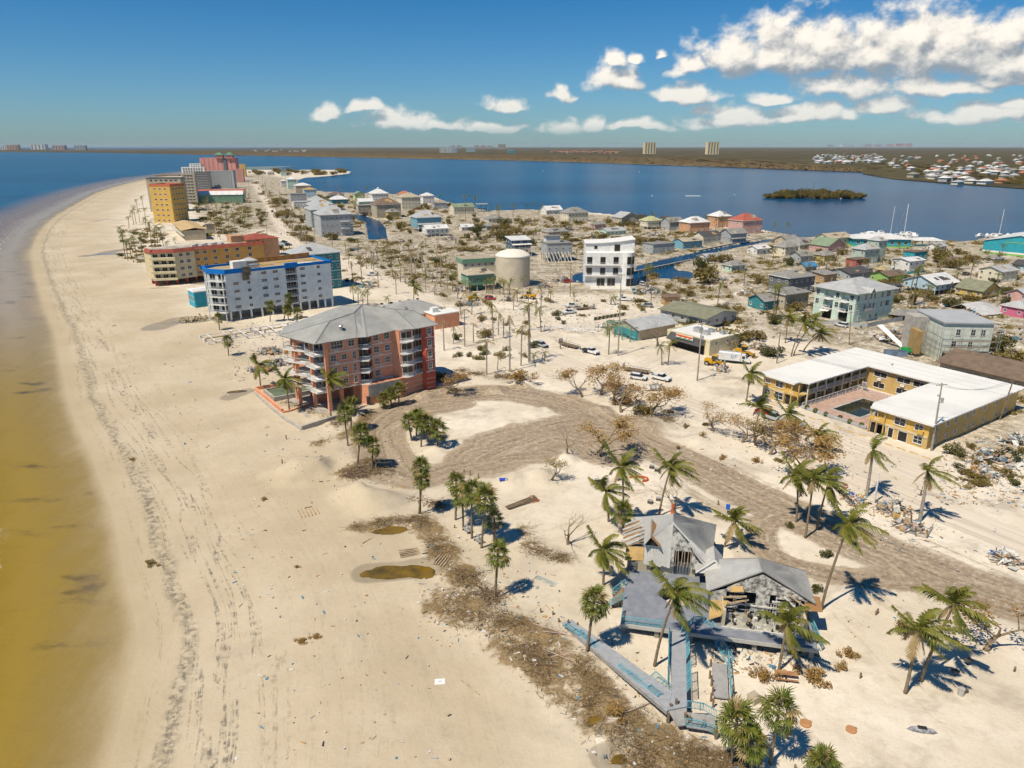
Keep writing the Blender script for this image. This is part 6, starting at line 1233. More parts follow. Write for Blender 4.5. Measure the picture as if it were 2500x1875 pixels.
# ------------------------------------------------------------------ palms
PALM1 = leaf_mat('palm_leaf', (.075, .105, .012), (.23, .215, .03), .3); PALM2 = leaf_mat('palm_leaf_yellow', (.11, .12, .02), (.30, .24, .05), .3); PALMD = leaf_mat('palm_leaf_dry', (.22, .16, .06), (.36, .26, .12), .2)
SABL = leaf_mat('sabal_leaf', (.065, .10, .012), (.19, .205, .03), .25)
TRUNK = mat('palm_trunk', (.25, .19, .125), .9, .2, 3, bump=.4, bscale=9); GTRUNK = mat('grey_palm_trunk', (.36, .32, .26), .9, .15, 2, bump=.3); BARK = mat('dead_bark', (.26, .19, .12), .95, .25, 3, bump=.4)
WIND = Vector((1, -.25, 0)).normalized()
def frond(seed, az, el, L=4.4, wind=.5, grav=.42, n=14, pairs=3, ll=1.0, lw=.075):
    "one feather frond: a curved rachis with drooping leaflets, bent by wind and weight"
    r = random.Random(seed); m = MB(); d = Vector((math.cos(az) * math.cos(el), math.sin(az) * math.cos(el), math.sin(el))); p = Vector((0, 0, 0)); ds = L / n; pts = [p.copy()]
    for i in range(n):
        d = (d + (WIND * wind + Vector((0, 0, -grav))) * ds * (.35 + i / n * .5)).normalized(); p = p + d * ds; pts.append(p.copy())
    m.tube(pts, [.045 * (1 - .8 * i / n) for i in range(n + 1)], 3, False)
    for i in range(1, n):
        t = i / n
        for k in range(pairs):
            q = pts[i].lerp(pts[i + 1], k / pairs); dd = (pts[i + 1] - pts[i]).normalized(); side = dd.cross(Vector((0, 0, 1)))
            side = side.normalized() if side.length > .05 else Vector((1, 0, 0))
            l = ll * (.45 + 1.1 * math.sin(math.pi * min(1, t * .95 + .08))) * .75 * r.uniform(.75, 1.15)
            for s in (-1, 1):
                if r.random() < .06: continue
                u = (side * s * .75 + dd * .55 + WIND * wind * .45 + Vector((0, 0, -.42 + r.uniform(-.2, .15)))).normalized(); w_ = dd * lw
                m.quad(q - w_, q + w_, q + w_ * .7 + u * l * .6, q - w_ * .5 + u * l * .6); m.quad(q - w_ * .5 + u * l * .6, q + w_ * .7 + u * l * .6, q + u * l + Vector((0, 0, -.14 * l)))
    return m
def coco_crown(seed, nf=14, **kw):
    r = random.Random(seed); out = []
    for i in range(nf):
        az = i * 2.399 + r.uniform(-.3, .3); el = R(r.choice([75, 55, 38, 20, 5, -15, -35]) + r.uniform(-8, 8)); out.append((frond(seed * 50 + i, az, el, r.uniform(3.6, 4.8), r.uniform(.42, .7), **kw), el))
    return out
COCO = [[(m.mesh('frond', PALM2 if e < -.2 and i % 2 else PALM1)) for i, (m, e) in enumerate(coco_crown(s))] for s in (1, 2, 3)]
DEADF = [frond(900 + i, 0, R(-35 - 15 * i), 3.2, .15, .9).mesh('dead_frond', PALMD) for i in range(3)]
def joined(parts, name, mt):
    m = MB()
    for p in parts:
        n = len(m.v); m.v += p.v; m.f += [tuple(n + i for i in f) for f in p.f]; m.mi += p.mi; m.uv += p.uv
    return m.mesh(name, mt)
def bat(seed, nf, els, wind=.25, L=(2.4, 3.4)):
    r = random.Random(seed); return [frond(seed * 70 + i, r.uniform(0, 6.28), R(r.choice(els)), r.uniform(*L), wind, .8, 8, 1, .9, .09) for i in range(nf)]
MIDC = [joined(bat(s, 13, (60, 35, 15, -10, -30), .5, (2.8, 3.8)), 'crown', PALM1) for s in (11, 12, 13)]
BATC = [joined(bat(s, 8, (10, -25, -50, 40)), 'crown', PALM2) for s in (21, 22)] + [joined(bat(s, 5, (-30, -60, 0)), 'crown', PALMD) for s in (23, 24)]
def fan(seed, pet=1.15, rad=1.05, nb=15):
    r = random.Random(seed); m = MB(); m.beam((0, 0, 0), (pet, 0, .05), .05, .03); c = Vector((pet, 0, .05))
    for i in range(nb):
        t = R(-125 + 250 * i / (nb - 1)) + r.uniform(-.06, .06); l = rad * (1 - .25 * abs(t) / 2.2) * r.uniform(.85, 1.1); u = Vector((math.cos(t), math.sin(t), r.uniform(-.12, .12) - .05)); v = Vector((-math.sin(t), math.cos(t), .25)) * .075
        p1 = c + u * l * .62; p2 = c + u * l * 1.05 + Vector((0, 0, -.38 * l)); m.quad(c, p1 - v, p1 + v); m.quad(p1 - v, p2, p1 + v)
    return m.mesh('frond', PALMD if seed == 8 else (SABL if seed % 4 else PALM2))
FANS = [fan(s) for s in range(1, 9)]
def trunk(root, top, r0, r1, mt, bend=.0, n=9, sides=8, flare=1.35):
    pts = []; rad = []
    for i in range(n + 1):
        t = i / n; pts.append((top[0] * (t ** (1 + bend)), top[1] * (t ** (1 + bend)), -.5 + (top[2] + .5) * t)); rad.append((r0 + (r1 - r0) * t) * (flare if i == 0 else 1) * (1 + .05 * (i % 2)))
    return MB().tube(pts, rad, sides).build('trunk', mt, root, smooth=True)
def lift(base, cpx, cpy):
    "crown offset above a base point, seen at photo pixel (cpx, cpy) with the crown at about the base's depth"
    h = rowh(base, cpy); v = (CY - cpy) / F; t = base.y / (CP + v * SP); return Vector(((cpx - CX) / F * t - base.x, 0, max(h - base.z, 1.2)))
def coconut(b, c, label, group, royal=False, idx=0):
    p = GG(*b); t = lift(p, *c); root = thing('royal_palm' if royal else 'coconut_palm', label, 'palm', p, 0, group)
    trunk(root, t, .30 if royal else .2, .19 if royal else .12, GTRUNK if royal else TRUNK, .6)
    fr = COCO[idx % 3]; k = 0
    for i, me in enumerate(fr):
        if royal and i % 2: continue
        o = obj('frond', me, root, t, (idx * .37) % .6 - .3); o.scale = (.82 + .36 * ((i * 5 + idx * 3) % 7) / 7,) * 3
    for i in range(idx % 3 + 1): obj('dead_frond', DEADF[i], root, t, idx * 1.3 + i * 2.2).scale = (.8 + .1 * (idx % 4),) * 3
    MB().tube([(t.x, t.y, t.z - .5), (t.x, t.y, t.z + .15)], [.16, .26], 7).build('crown_shaft', MATS['palm_leaf_yellow'] if royal else PALMD, root); return root
def sabal(b, c, label, group, idx=0, n=34, s=1.0):
    p = GG(*b); t = lift(p, *c); root = thing('cabbage_palm', label, 'palm', p, 0, group); trunk(root, t, .19, .15, TRUNK); r = random.Random(idx * 7 + 3)
    for i in range(n):
        el = R(78 - 128 * (i / n) + r.uniform(-9, 9)); o = obj('frond', FANS[(i + idx) % 8], root, t + Vector((0, 0, .25 - .8 * i / n))); o.rotation_euler = (r.uniform(-.4, .4), -el, i * 2.399 + r.uniform(-.3, .3)); o.scale = (s * r.uniform(.85, 1.15),) * 3
    return root
COCOS = [((1486, 1273), (1480, 1201), 'slim windswept coconut palm beside the grey sand patch behind the pavilion'), ((1521, 1296), (1519, 1140), 'tall windswept coconut palm standing over the fan palm behind the pavilion'), ((1609, 1260), (1638, 1140), 'leaning coconut palm between black bins and the orange-wrapped tree'),
         ((1768, 1337), (1795, 1272), 'short leaning coconut palm with yellowed fronds beside the track bend'), ((1473, 1428), (1473, 1342), 'bright green coconut palm beside the pavilion stair'), ((1598, 1625), (1651, 1449), 'tall leaning coconut palm in front of the pavilion deck hole'), ((1902, 1634), (1922, 1521), 'coconut palm in front of the gutted hall with a hanging yellow frond'),
         ((1944, 1273), (1947, 1160), 'straight slim coconut palm on the track island, nearest the dead tree'), ((1966, 1312), (1987, 1168), 'leaning coconut palm on the track island beside the yellowed bush'), ((1994, 1291), (2022, 1180), 'coconut palm on the track island nearest the wire fence'), ((2005, 1487), (2074, 1278), 'tallest leaning coconut palm beside the right end of the pavilion'),
         ((2210, 1692), (2245, 1536), 'leaning coconut palm beside the grey kayak'), ((2248, 1663), (2331, 1475), 'strongly leaning coconut palm between the kayak and the bare tree'), ((1822, 981), (1833, 912), 'coconut palm at the street corner of the motel'), ((1917, 837), (1925, 776), 'coconut palm at the left of the tall clump behind the motel'), ((1931, 871), (1963, 788), 'coconut palm in the tall clump behind the motel'),
         ((1937, 868), (1989, 783), 'coconut palm in the tall clump behind the motel'), ((1960, 860), (2003, 813), 'low leaning coconut palm in the clump behind the motel'), ((637, 949), (631, 890), 'coconut palm among the rubble beside the salmon hotel'), ((707, 1004), (695, 925), 'coconut palm by the walled green pool of the salmon hotel'), ((808, 1020), (808, 925), 'coconut palm with hanging yellow fronds against the salmon hotel'), ((1841, 1068), (1856, 994), 'coconut palm among dead trees opposite the motel pool'), ((1914, 1057), (1925, 1010), 'small coconut palm beside the parked white jeep'), ((1989, 1100), (1998, 1062), 'young palm opposite the motel shop openings'), ((1010, 760), (1011, 700), 'battered coconut palm behind the hotel annex')]
for i, (b, c, l) in enumerate(COCOS): coconut(b, c, l, 'coconut palms', idx=i)
coconut((2115, 1211), (2132, 1098), 'grey-trunked royal palm beside the bare white pole', 'royal palms', True, 1); coconut((2245, 1273), (2265, 1150), 'tall royal palm inside the wire fence triangle', 'royal palms', True, 2)
SB = [((536, 805), (533, 776)), ((558, 868), (555, 831)), ((659, 785), (660, 747)), ((692, 779), (704, 730)), ((704, 781), (702, 756)), ((723, 800), (727, 765)), ((935, 996), (935, 973)), ((955, 991), (954, 962)), ((974, 988), (973, 950)),
      ((850, 1088), (840, 1010)), ((857, 1053), (857, 990)), ((871, 1147), (880, 1060)), ((908, 1149), (910, 1087)), ((1006, 1076), (997, 1028)), ((1016, 1063), (1019, 1018)), ((1028, 1091), (1029, 1028)), ((1044, 1078), (1045, 1037)), ((1068, 1095), (1068, 1048)), ((1023, 1259), (1029, 1170)), ((1025, 1253), (1027, 1140)),
      ((1112, 1269), (1114, 1178)), ((1131, 1288), (1129, 1210)), ((1152, 1315), (1151, 1200)), ((1175, 1338), (1184, 1217)), ((1206, 1322), (1207, 1268)), ((1207, 1460), (1216, 1353)), ((1432, 1593), (1450, 1468)), ((1519, 1304), (1522, 1250)), ((1782, 1871), (1799, 1762)), ((1880, 1862), (1902, 1734)), ((1836, 1892), (1836, 1812)), ((2004, 1920), (2009, 1868))]
LB = {0: 'cabbage palm beside the brown tidal pool near the rock pile', 1: 'lone cabbage palm on the sand beside the broken foundations', 9: 'cabbage palm with twin behind beside the hotel seawall', 11: 'cabbage palm on the brush heap beside the big sand mound', 12: 'cabbage palm over the dark dead bush beside the big sand mound', 25: 'cabbage palm at the brushy bank beside the broken boards', 26: 'cabbage palm standing beside the blue-railed ramp', 27: 'dark cabbage palm behind the wrecked left hall', 29: 'tall cabbage palm with round shadow near the pavilion benches', 31: 'cabbage palm top rising at the sand beside the brown disc'}
def sgroup(i):
    if i in LB: return LB[i]
    if i < 6: return 'cabbage palm between the pale blue hotel and the broken foundations'
    if i < 9: return 'short cabbage palm against the bare concrete wall of the salmon hotel'
    if i < 13: return 'cabbage palm beside the hotel seawall'
    if i < 18: return 'cabbage palm in the cluster of five on the sandy island'
    if i < 20: return 'tall cabbage palm beside the drift brush and second sand mound'
    if i < 25: return 'cabbage palm in the row beside the two park benches'
    return 'cabbage palm in the clump by the boardwalk steps'
for i, (b, c) in enumerate(SB): sabal(b, c, sgroup(i), 'cabbage palms', i, 27 + (i * 5) % 12, .88 + .05 * (i % 6))
# ---- smaller palms of the middle and far distance
MT = [MB().tube([(0, 0, -.5), (0, 0, .5), (0, 0, 1)], [.0, .0, .0], 3)]
def midpalm(p, h, kind, label, group, lean=0.0, s=1.0, r=None):
    root = thing('palm_tree', label, 'palm', p, (p.x * 7.3) % 6.28, group); top = Vector((lean, 0, h)); bare = kind == 'T'
    MB().tube([(0, 0, -.4), (top.x * .4, 0, h * .55), tuple(top)], [.17 * s + .05, .13 * s + .05, .11 * s + .04], 5).build('trunk', GTRUNK if kind in 'BT' else TRUNK, root)
    if not bare:
        me = {'C': MIDC, 'B': BATC}[kind][int(p.x * 13 + p.y * 7) % (3 if kind == 'C' else 4)]; o = obj('crown', me, root, top); o.scale = (s,) * 3; o.rotation_euler.z = -root.rotation_euler.z + (.4 * math.sin(p.x * 3) if kind == 'C' else p.y)
    else: obj('crown', BATC[3], root, top).scale = (.45, .45, .8)
    return root
z6, z2_, z3_, z4_, z1_, z7_ = ZM(1000, 640), ZM(600, 330), ZM(1200, 330), ZM(1860, 330), ZM(0, 330), ZM(1500, 640)
LOT = 'battered bare-topped palm in the sandy lot'; RD = 'storm-battered palm'; TWN = 'palm among the damaged houses near the bay'; GRV = 'windswept palm in the grove beside the beach hotels'
MIDS = [(z6, LOT, 'B', [(437, 325, 480), (465, 400, 715), (290, 490, 745), (370, 540, 690), (540, 515, 680), (705, 350, 660), (748, 430, 615), (845, 450, 930), (940, 545, 880), (1015, 350, 840), (1005, 560, 850), (650, 670, 950), (190, 370, 490)]), (z6, LOT, 'T', [(792, 480, 640), (740, 800, 910), (437, 330, 480)]),
        (z6, RD, 'C', [(1110, 395, 590), (1190, 250, 345), (1140, 780, 830), (1050, 780, 850), (650, 150, 260), (700, 150, 270), (760, 155, 275), (790, 170, 275), (840, 150, 270), (910, 240, 335), (360, 110, 240), (520, 190, 260), (1680, 560, 780), (1700, 300, 360), (1390, 260, 330), (2000, 40, 240), (2130, 720, 870), (2180, 690, 870)]),
        (z2_, RD, 'B', [(905, 1060, 1250), (980, 1010, 1240), (1120, 1150, 1290), (870, 970, 1090), (1020, 950, 1130), (1060, 970, 1130), (1490, 920, 1150), (1520, 1180, 1330), (1345, 1110, 1250), (1400, 980, 1230), (850, 900, 1020), (1700, 1130, 1300), (1270, 1150, 1340), (1590, 1250, 1350)]),
        (z2_, RD, 'C', [(1245, 1070, 1210), (1305, 1090, 1240), (950, 1290, 1440), (990, 1330, 1450), (1030, 1310, 1440), (1210, 1370, 1420), (910, 1280, 1400), (1440, 1080, 1120), (690, 560, 640), (1855, 510, 730), (1935, 520, 740), (1735, 545, 590), (1475, 480, 520), (1520, 470, 520), (1240, 480, 530), (1022, 440, 480), (1640, 510, 560), (2130, 620, 740), (680, 440, 470), (790, 440, 470)]),
        (z3_, TWN, 'C', [(370, 575, 640), (425, 585, 640), (310, 590, 640), (180, 590, 690), (65, 600, 720), (1350, 670, 770), (1690, 690, 800), (1800, 690, 800), (1890, 710, 800), (1950, 700, 800), (2060, 690, 800), (2150, 740, 830), (985, 690, 740), (1310, 1120, 1340), (1905, 1260, 1440), (2130, 1160, 1270), (770, 930, 1000), (720, 970, 1060), (1040, 1370, 1430), (420, 1290, 1340), (320, 1440, 1640), (1240, 790, 840), (1600, 740, 810), (860, 720, 800), (1620, 820, 860)]),
        (z4_, TWN, 'C', [(215, 750, 830), (110, 750, 820), (90, 970, 1090), (560, 890, 975), (600, 1050, 1150), (480, 1050, 1160), (1010, 1040, 1140), (1270, 1110, 1440), (1230, 1130, 1440), (1360, 1270, 1470), (1260, 1320, 1440), (1650, 1060, 1140), (1500, 1040, 1150), (1760, 1080, 1180), (1980, 1180, 1290), (1640, 1160, 1250), (1250, 900, 990), (1980, 1330, 1400), (110, 1280, 1550), (95, 1280, 1560), (300, 1400, 1450), (1900, 980, 1050), (1200, 960, 1010)]),
        (z1_, GRV, 'C', [(1160, 545, 620), (1210, 520, 620), (1150, 610, 750), (1090, 690, 790), (1045, 780, 940), (1060, 830, 1040), (1110, 880, 1050), (1160, 850, 1060), (1200, 840, 1000), (1300, 740, 1070), (1350, 770, 1060), (1385, 780, 960), (1130, 640, 760), (1180, 630, 740), (1230, 620, 720), (1080, 900, 1060), (1240, 700, 820), (1320, 820, 1000), (1420, 900, 1000), (1480, 870, 920), (1770, 840, 880), (1860, 840, 880)])]
for zf, lab, kd, L in MIDS:
    for x, yt, yb in L:
        px, py = zf(x, yb); p = GG(px, py); q = zf(x, yt); h = max(rowh(p, q[1]) - p.z, 2.5); midpalm(p, h, kd, lab, {'B': 'battered palms', 'T': 'bare palm trunks', 'C': 'wind-blown palms'}[kd] + ' near ' + lab.split()[-1], math.sin(px) * .8, min(1.15, .55 + h / 18))
RF = random.Random(41)
def fill(n, x0, x1, y0, y1, lab, grp_, hr=(4, 9), kinds='CCB', slope=0.0):
    for _ in range(n):
        t = RF.random(); px = x0 + (x1 - x0) * RF.random(); py = y0 + (y1 - y0) * t + slope * (px - x0); p = GG(px, py)
        if p.z < -.3 or onroad(p.x, p.y): continue
        midpalm(p, RF.uniform(*hr), RF.choice(kinds), lab, grp_, RF.uniform(-.8, .8), RF.uniform(.6, .95))
fill(30, 478, 606, 487, 520, 'palm on the sandy motel lawn beside the green motel', 'palms on the green motel lawn'); fill(26, 535, 612, 520, 565, 'palm in the sandy field behind the condominium', 'palms behind the condominium')
fill(22, 632, 690, 445, 500, 'palm or shattered trunk lining the far straight road', 'palms lining the far road', (5, 10), 'CBT', 0.4); fill(18, 655, 740, 500, 520, 'battered palm along the bayside of the straight road', 'palms along the straight road', (5, 10), 'BBT', .9); fill(14, 575, 610, 440, 490, 'palm beside the pink far hotels', 'palms beside the far hotels')
fill(22, 850, 1120, 600, 690, 'battered palm in the field of bare pilings', 'battered palms among pilings', (4, 9), 'BBCT'); fill(12, 1080, 1330, 690, 800, 'battered palm beside the sandy street behind the salmon hotel', 'palms behind the salmon hotel street', (4, 8), 'BBC', .1); fill(24, 1850, 2480, 610, 720, 'small palm in a damaged yard of the town', 'yard palms of the town', (4, 8), 'CCB'); fill(14, 1250, 1640, 535, 600, 'small palm among wreckage near the bay', 'palms in the bay wreckage', (4, 8), 'CCB')
# ------------------------------------------------------------------ storm-killed trees, bushes, brush
BRN = leaf_mat('dead_leaf', (.26, .15, .035), (.40, .25, .08), .2); BRG = leaf_mat('half_dead_leaf', (.13, .105, .025), (.26, .19, .05), .2); GRN = leaf_mat('bush_leaf', (.05, .065, .014), (.14, .125, .03), .2)
def tree_meshes(seed, leafy, h=6.0, lm=None, lean=0.0, spread=.6, depth=5):
    r = random.Random(seed); m = MB(); tips = []
    def grow(p, d, l, rad, k):
        pts = [p]; rs = [rad]; q = p.copy(); dd = d.copy()
        for i in range(3):
            dd = (dd + Vector((r.gauss(0, .16), r.gauss(0, .16), r.gauss(.05, .1)))).normalized(); q = q + dd * l / 3; pts.append(q.copy()); rs.append(rad * (1 - .28 * (i + 1) / 3 * 1.3))
        m.tube(pts, rs, 6 if k > 3 else (4 if k > 1 else 3), False)
        if k <= 2: tips.extend((pts[1], pts[2], pts[3]))
        if k == 0: return
        for _ in range(3 if k > 3 or r.random() < .45 else 2):
            u = (dd + Vector((r.gauss(0, spread), r.gauss(0, spread), r.gauss(.12, spread * .5)))).normalized(); grow(q, u, l * r.uniform(.62, .86), rs[-1] * .72, k - 1)
    grow(Vector((0, 0, -.3)), Vector((lean, 0, 1)).normalized(), h * .30, h * .034, depth)
    tr = m.mesh('trunk', BARK); cr = None
    if leafy:
        c = MB()
        for p in tips:
            for _ in range(leafy):
                o = p + Vector((r.gauss(0, .3), r.gauss(0, .3), r.gauss(0, .24))); u = Vector((r.gauss(0, 1), r.gauss(0, 1), r.gauss(0, .7))).normalized() * .13; v = u.cross(Vector((r.gauss(0, 1), r.gauss(0, 1), 1))).normalized() * .07
                c.quad(o - u, o + v, o + u, o - v)
        cr = c.mesh('crown', lm or BRN)
    return tr, cr
TREES = [tree_meshes(3, 2, spread=.55), tree_meshes(4, 1, lean=.2, spread=.6), tree_meshes(5, 2, spread=.7, lm=BRN), tree_meshes(6, 0, spread=.6), tree_meshes(7, 1, lean=.5, spread=.7, lm=BRG)]
DT = [((1421, 972), 895, 0, 'brown-leaved storm-killed tree at the head of the tree row beside the dirt lot'), ((1468, 965), 885, 2, 'dense brown-leaved tree behind the bend of the dirt track'), ((1518, 1006), 930, 0, 'brown-leaved tree above the black tarpaulin rubble'), ((1583, 1013), 928, 2, 'broad brown-leaved tree below the stranded pickups'), ((1462, 1113), 1013, 0, 'brown-leaved tree standing on the edge of the dirt lot'), ((1387, 1122), 1039, 3, 'leafless dark tree on the dirt lot edge'), ((1345, 1175), 1112, 4, 'low leaning multi-stemmed leafless tree on the sand'), ((1642, 1262), 1168, 3, 'leafless tree with orange netting round its trunk'), ((1385, 1332), 1246, 3, 'small pinkish dead tree on the pale sand'), ((1743, 1053), 982, 1, 'small brown-leaved tree beside the kerb opposite the motel corner'),
      ((1811, 1079), 1000, 1, 'brown-leaved tree by the roadside opposite the motel'), ((1880, 1113), 1020, 2, 'brown-leaved tree beside the white jeep'), ((1937, 1160), 1048, 0, 'large brown-leaved tree above the track island palms'), ((1990, 1120), 1050, 2, 'brown-leaved tree opposite the motel shop openings'), ((1845, 1085), 1010, 4, 'ragged half-dead tree opposite the motel pool'), ((2404, 1588), 1450, 1, 'big bare tree with thick trunk near the grey track'), ((1370, 851), 815, 3, 'small leafless tree beside the road at the flatbed trailer'), ((2375, 1135), 1085, 3, 'snapped tree trunk with uprooted plate in the wreckage beside the motel'), ((1605, 845), 780, 3, 'leafless tree against the tan wall of the metal-roofed building'), ((920, 1150), 1090, 3, 'dead dark bush on the brush heap by the sand mounds'), ((1500, 980), 915, 1, 'thin brown tree between the tarpaulin rubble and the track'), ((2245, 1210), 1165, 3, 'broken stump tree beside the wire fence'), ((1090, 965), 900, 2, 'brown tree at the end of the salmon hotel')]
for b, yt, k, l in DT:
    p = GG(*b); h = max(rowh(p, yt) - p.z, 1.5); o = thing('dead_tree', l, 'tree', p, (b[0] * .7) % 6.28, 'storm-killed trees'); s = h / 6.0; tr, cr = TREES[k]; q = obj('trunk', tr, o); q.scale = (s * 1.5, s * 1.5, s)
    if cr: q = obj('crown', cr, o); q.scale = (s * 1.5, s * 1.5, s)
    if 'orange netting' in l: MB().tube([(0, 0, 0), (0, 0, s * 1.0), (.1, 0, s * 1.9)], [.34 * s, .3 * s, .3 * s], 9, False).build('orange_netting', mat('orange_net', (.72, .12, .04), .7), o)
def bushset(nm, mt, seed, n=900, size=.2):
    r = random.Random(seed); m = MB()
    lobes = [(Vector((r.gauss(0, .45), r.gauss(0, .45), r.uniform(.25, .8))), r.uniform(.3, .55)) for _ in range(9)]
    for i in range(n):
        c, q = lobes[i % 9]; d = Vector((r.gauss(0, 1), r.gauss(0, 1), r.gauss(0, 1))).normalized() * q * r.uniform(.55, 1.05); p = c + d
        if p.z < .02: p.z = r.uniform(.02, .3)
        u = Vector((r.gauss(0, 1), r.gauss(0, 1), r.gauss(0, .8))).normalized() * size * r.uniform(.3, .6); v = u.cross(Vector((r.gauss(0, 1), r.gauss(0, 1), 1))).normalized() * size * .25; m.quad(p - u, p + v, p + u, p - v)
    return m.mesh(nm, mt)
BU = [bushset('foliage', GRN, 1), bushset('foliage', BRG, 2), bushset('foliage', GRN, 3, 700, .26), bushset('foliage', BRG, 4, 700, .26), bushset('foliage', BRN, 5, 600, .24)]
BST = MB()
for i in range(7): a = i * .9; BST.tube([(0, 0, -.1), (.25 * math.cos(a), .25 * math.sin(a), .5), (.5 * math.cos(a), .5 * math.sin(a), .95)], [.03, .02, .012], 3, False)
BST = BST.mesh('stem', BARK)
def bush(p, w_, h, k, label, group, name='shrub'):
    o = thing(name, label, 'bush', p, (p.x * 3.7 + p.y) % 6.28, group); q = obj('foliage', BU[k], o); q.scale = (w_, w_, h); q = obj('stem', BST, o); q.scale = (w_, w_, h)
BG = [(1170, 565, 7, 6, 0, 'large dark bush beside the white box house'), (1215, 580, 8, 7, 1, 'large dark green thicket behind the shed-roofed house'), (1238, 556, 9, 8, 0, 'tall dark thicket near the bay'), (1290, 600, 7, 5, 2, 'green thicket behind the wrecked stilt house'), (1345, 540, 6, 5, 1, 'brown-green tree clump beside the cream bay house'), (1540, 553, 6, 5, 1, 'round brown tree beside the tan stilt house'), (1595, 590, 10, 4, 1, 'broad brown hedge above the canal'), (1720, 690, 8, 9, 3, 'tall golden-brown tree by the canal bend'), (1705, 660, 6, 8, 0, 'dark green tree behind the golden-brown tree'), (1760, 640, 7, 6, 1, 'brown-green tree beside the mint cottage'), (1785, 845, 8, 6, 3, 'big golden-brown tree behind the corner store'), (1825, 830, 6, 5, 1, 'brown-green tree beside the corner store lot'), (1690, 800, 3, 3.5, 0, 'green bush under the olive roof'), (1890, 790, 3.5, 4, 0, 'dark green bush with palm trunks by the street'), (1870, 870, 5, 3.5, 0, 'green thicket beside the excavated heap'), (2290, 640, 7, 8, 3, 'tall brown tree beside the marina road'), (2320, 655, 6, 6, 1, 'brown-green tree beside the turquoise warehouse'), (2370, 640, 6, 5, 1, 'brown hedge in front of the turquoise warehouse'), (2430, 860, 6, 6, 0, 'green tree at the right of the scaffolded house'), (2480, 900, 8, 5, 3, 'broad brown thicket beyond the brown roof'), (2375, 880, 1.8, 3, 2, 'small bright green tree in front of the scaffold'), (815, 585, 7, 5, 3, 'brown tree in front of the villas'), (855, 590, 6, 3, 0, 'green bush beside the canal'), (760, 590, 4, 4, 3, 'brown bush beside the road at the villas'), (695, 498, 6, 6, 3, 'brown tree behind the road poles'), (770, 500, 7, 5, 1, 'brown-green tree beside the teal house'), (975, 560, 5, 6, 3, 'brown tree beside the canal'), (1010, 640, 4, 3, 0, 'green bush in the pilings field'), (1065, 640, 5, 3, 0, 'low green tree in the pilings field'), (1100, 655, 5, 3, 1, 'brown-green bush beside the green building'), (1140, 612, 9, 3, 1, 'low brown hedge beside the sandy lane'), (1185, 822, 3.4, 3.6, 1, 'broad leafy seagrape bush beside the palm trunks'), (1110, 830, 2.4, 2.6, 0, 'green bush at the palm trunks'), (1300, 850, 2.2, 2.4, 0, 'green bush beside the silver car'), (1075, 930, 3.0, 3.0, 3, 'golden bush at the corner of the salmon hotel'), (1575, 1010, 3, 2.5, 3, 'golden scrub on the rubble below the tree row'), (1270, 940, 4, 2.8, 4, 'brown fallen tree crown at the lot edge'), (1530, 985, 3.5, 2.4, 4, 'brown undergrowth of the tree row'),
      (2465, 1120, 3.5, 2.5, 0, 'green palm scrub in the wreckage beside the motel'), (2340, 1110, 3, 2.2, 0, 'green bush at the motel end'), (1930, 1285, 1.0, .9, 2, 'yellow-green bush on the track island'), (2020, 1360, 1.2, 1.2, 2, 'fallen green palm top on the track island'), (1866, 1655, 1.6, 1.2, 4, 'orange-brown bush left of the wooden bench'), (1985, 1655, 2.0, 1.3, 4, 'orange-brown bush right of the wooden bench'), (2070, 1600, 1.3, 1.0, 4, 'orange-brown bush on open sand beside the pavilion'), (2055, 1630, 1.0, .8, 4, 'small orange-brown bush on open sand'), (1905, 1395, 1.1, 1.2, 2, 'green bush behind the right hall'), (1850, 1380, .8, .9, 4, 'brown bush behind the link roof'), (1990, 1440, 1.0, 1.3, 2, 'small green palm sprout behind the right hall'), (2205, 1545, 1.6, 1.4, 3, 'fallen brown tree crown beside the track'), (645, 1220, .7, .5, 4, 'dry weed ball at the tide line'), (735, 1565, .9, .4, 4, 'dry uprooted bush on the open beach'), (770, 1555, .8, .4, 4, 'dry uprooted bush lying on the open beach'), (365, 1370, 1.2, .5, 1, 'dark weed clump on the tide line'), (322, 1118, .9, .4, 4, 'round dry weed clump high on the beach'), (725, 1385, .5, .4, 4, 'small dry weed ball beside driftwood'), (1000, 570, 2.5, 3, 0, 'green bush under the blue stilt house'), (2160, 700, 4, 4, 1, 'brown-green bush beside the lime wall'), (2450, 720, 3, 4, 0, 'green palm scrub beside the ochre house'), (1500, 1765, 1.5, .8, 4, 'dry brush clump beside the brown puddle')]
for x, y, w_, h, k, l in BG: bush(GG(x, y), w_ * .8, h * .8, k, l, 'storm-browned bushes')
BF = random.Random(77)
def bfill(n, x0, x1, y0, y1, lab, grp_, wr=(1.5, 4), hr=(1.2, 3.2), ks=(0, 1, 1, 3), sl=0.0):
    nm = 'mangrove_bush' if 'mangrove' in lab else ('scrub_clump' if 'scrub' in lab or 'low bush' in lab or 'ragged' in lab else 'shrub')
    for _ in range(n):
        px = BF.uniform(x0, x1); py = BF.uniform(y0, y1) + sl * (px - x0); p = GG(px, py)
        if p.z > -.3 and p.y < 1900 and not onroad(p.x, p.y): bush(p, BF.uniform(*wr), BF.uniform(*hr), BF.choice(ks), lab, grp_, nm)
bfill(46, 1120, 1640, 528, 600, 'brown-green bush in the bay wreckage', 'bushes in the bay wreckage', (2, 5), (2, 5)); bfill(46, 1820, 2490, 600, 760, 'ragged bush in a town yard', 'bushes in the town yards', (1.5, 4), (1.5, 4)); bfill(40, 640, 1100, 470, 530, 'bush between the bay houses', 'bushes between the bay houses', (2, 5), (2, 5), sl=.06); bfill(26, 630, 760, 440, 560, 'roadside bush along the straight road', 'bushes along the straight road', (2, 4), (2, 4), sl=.6)
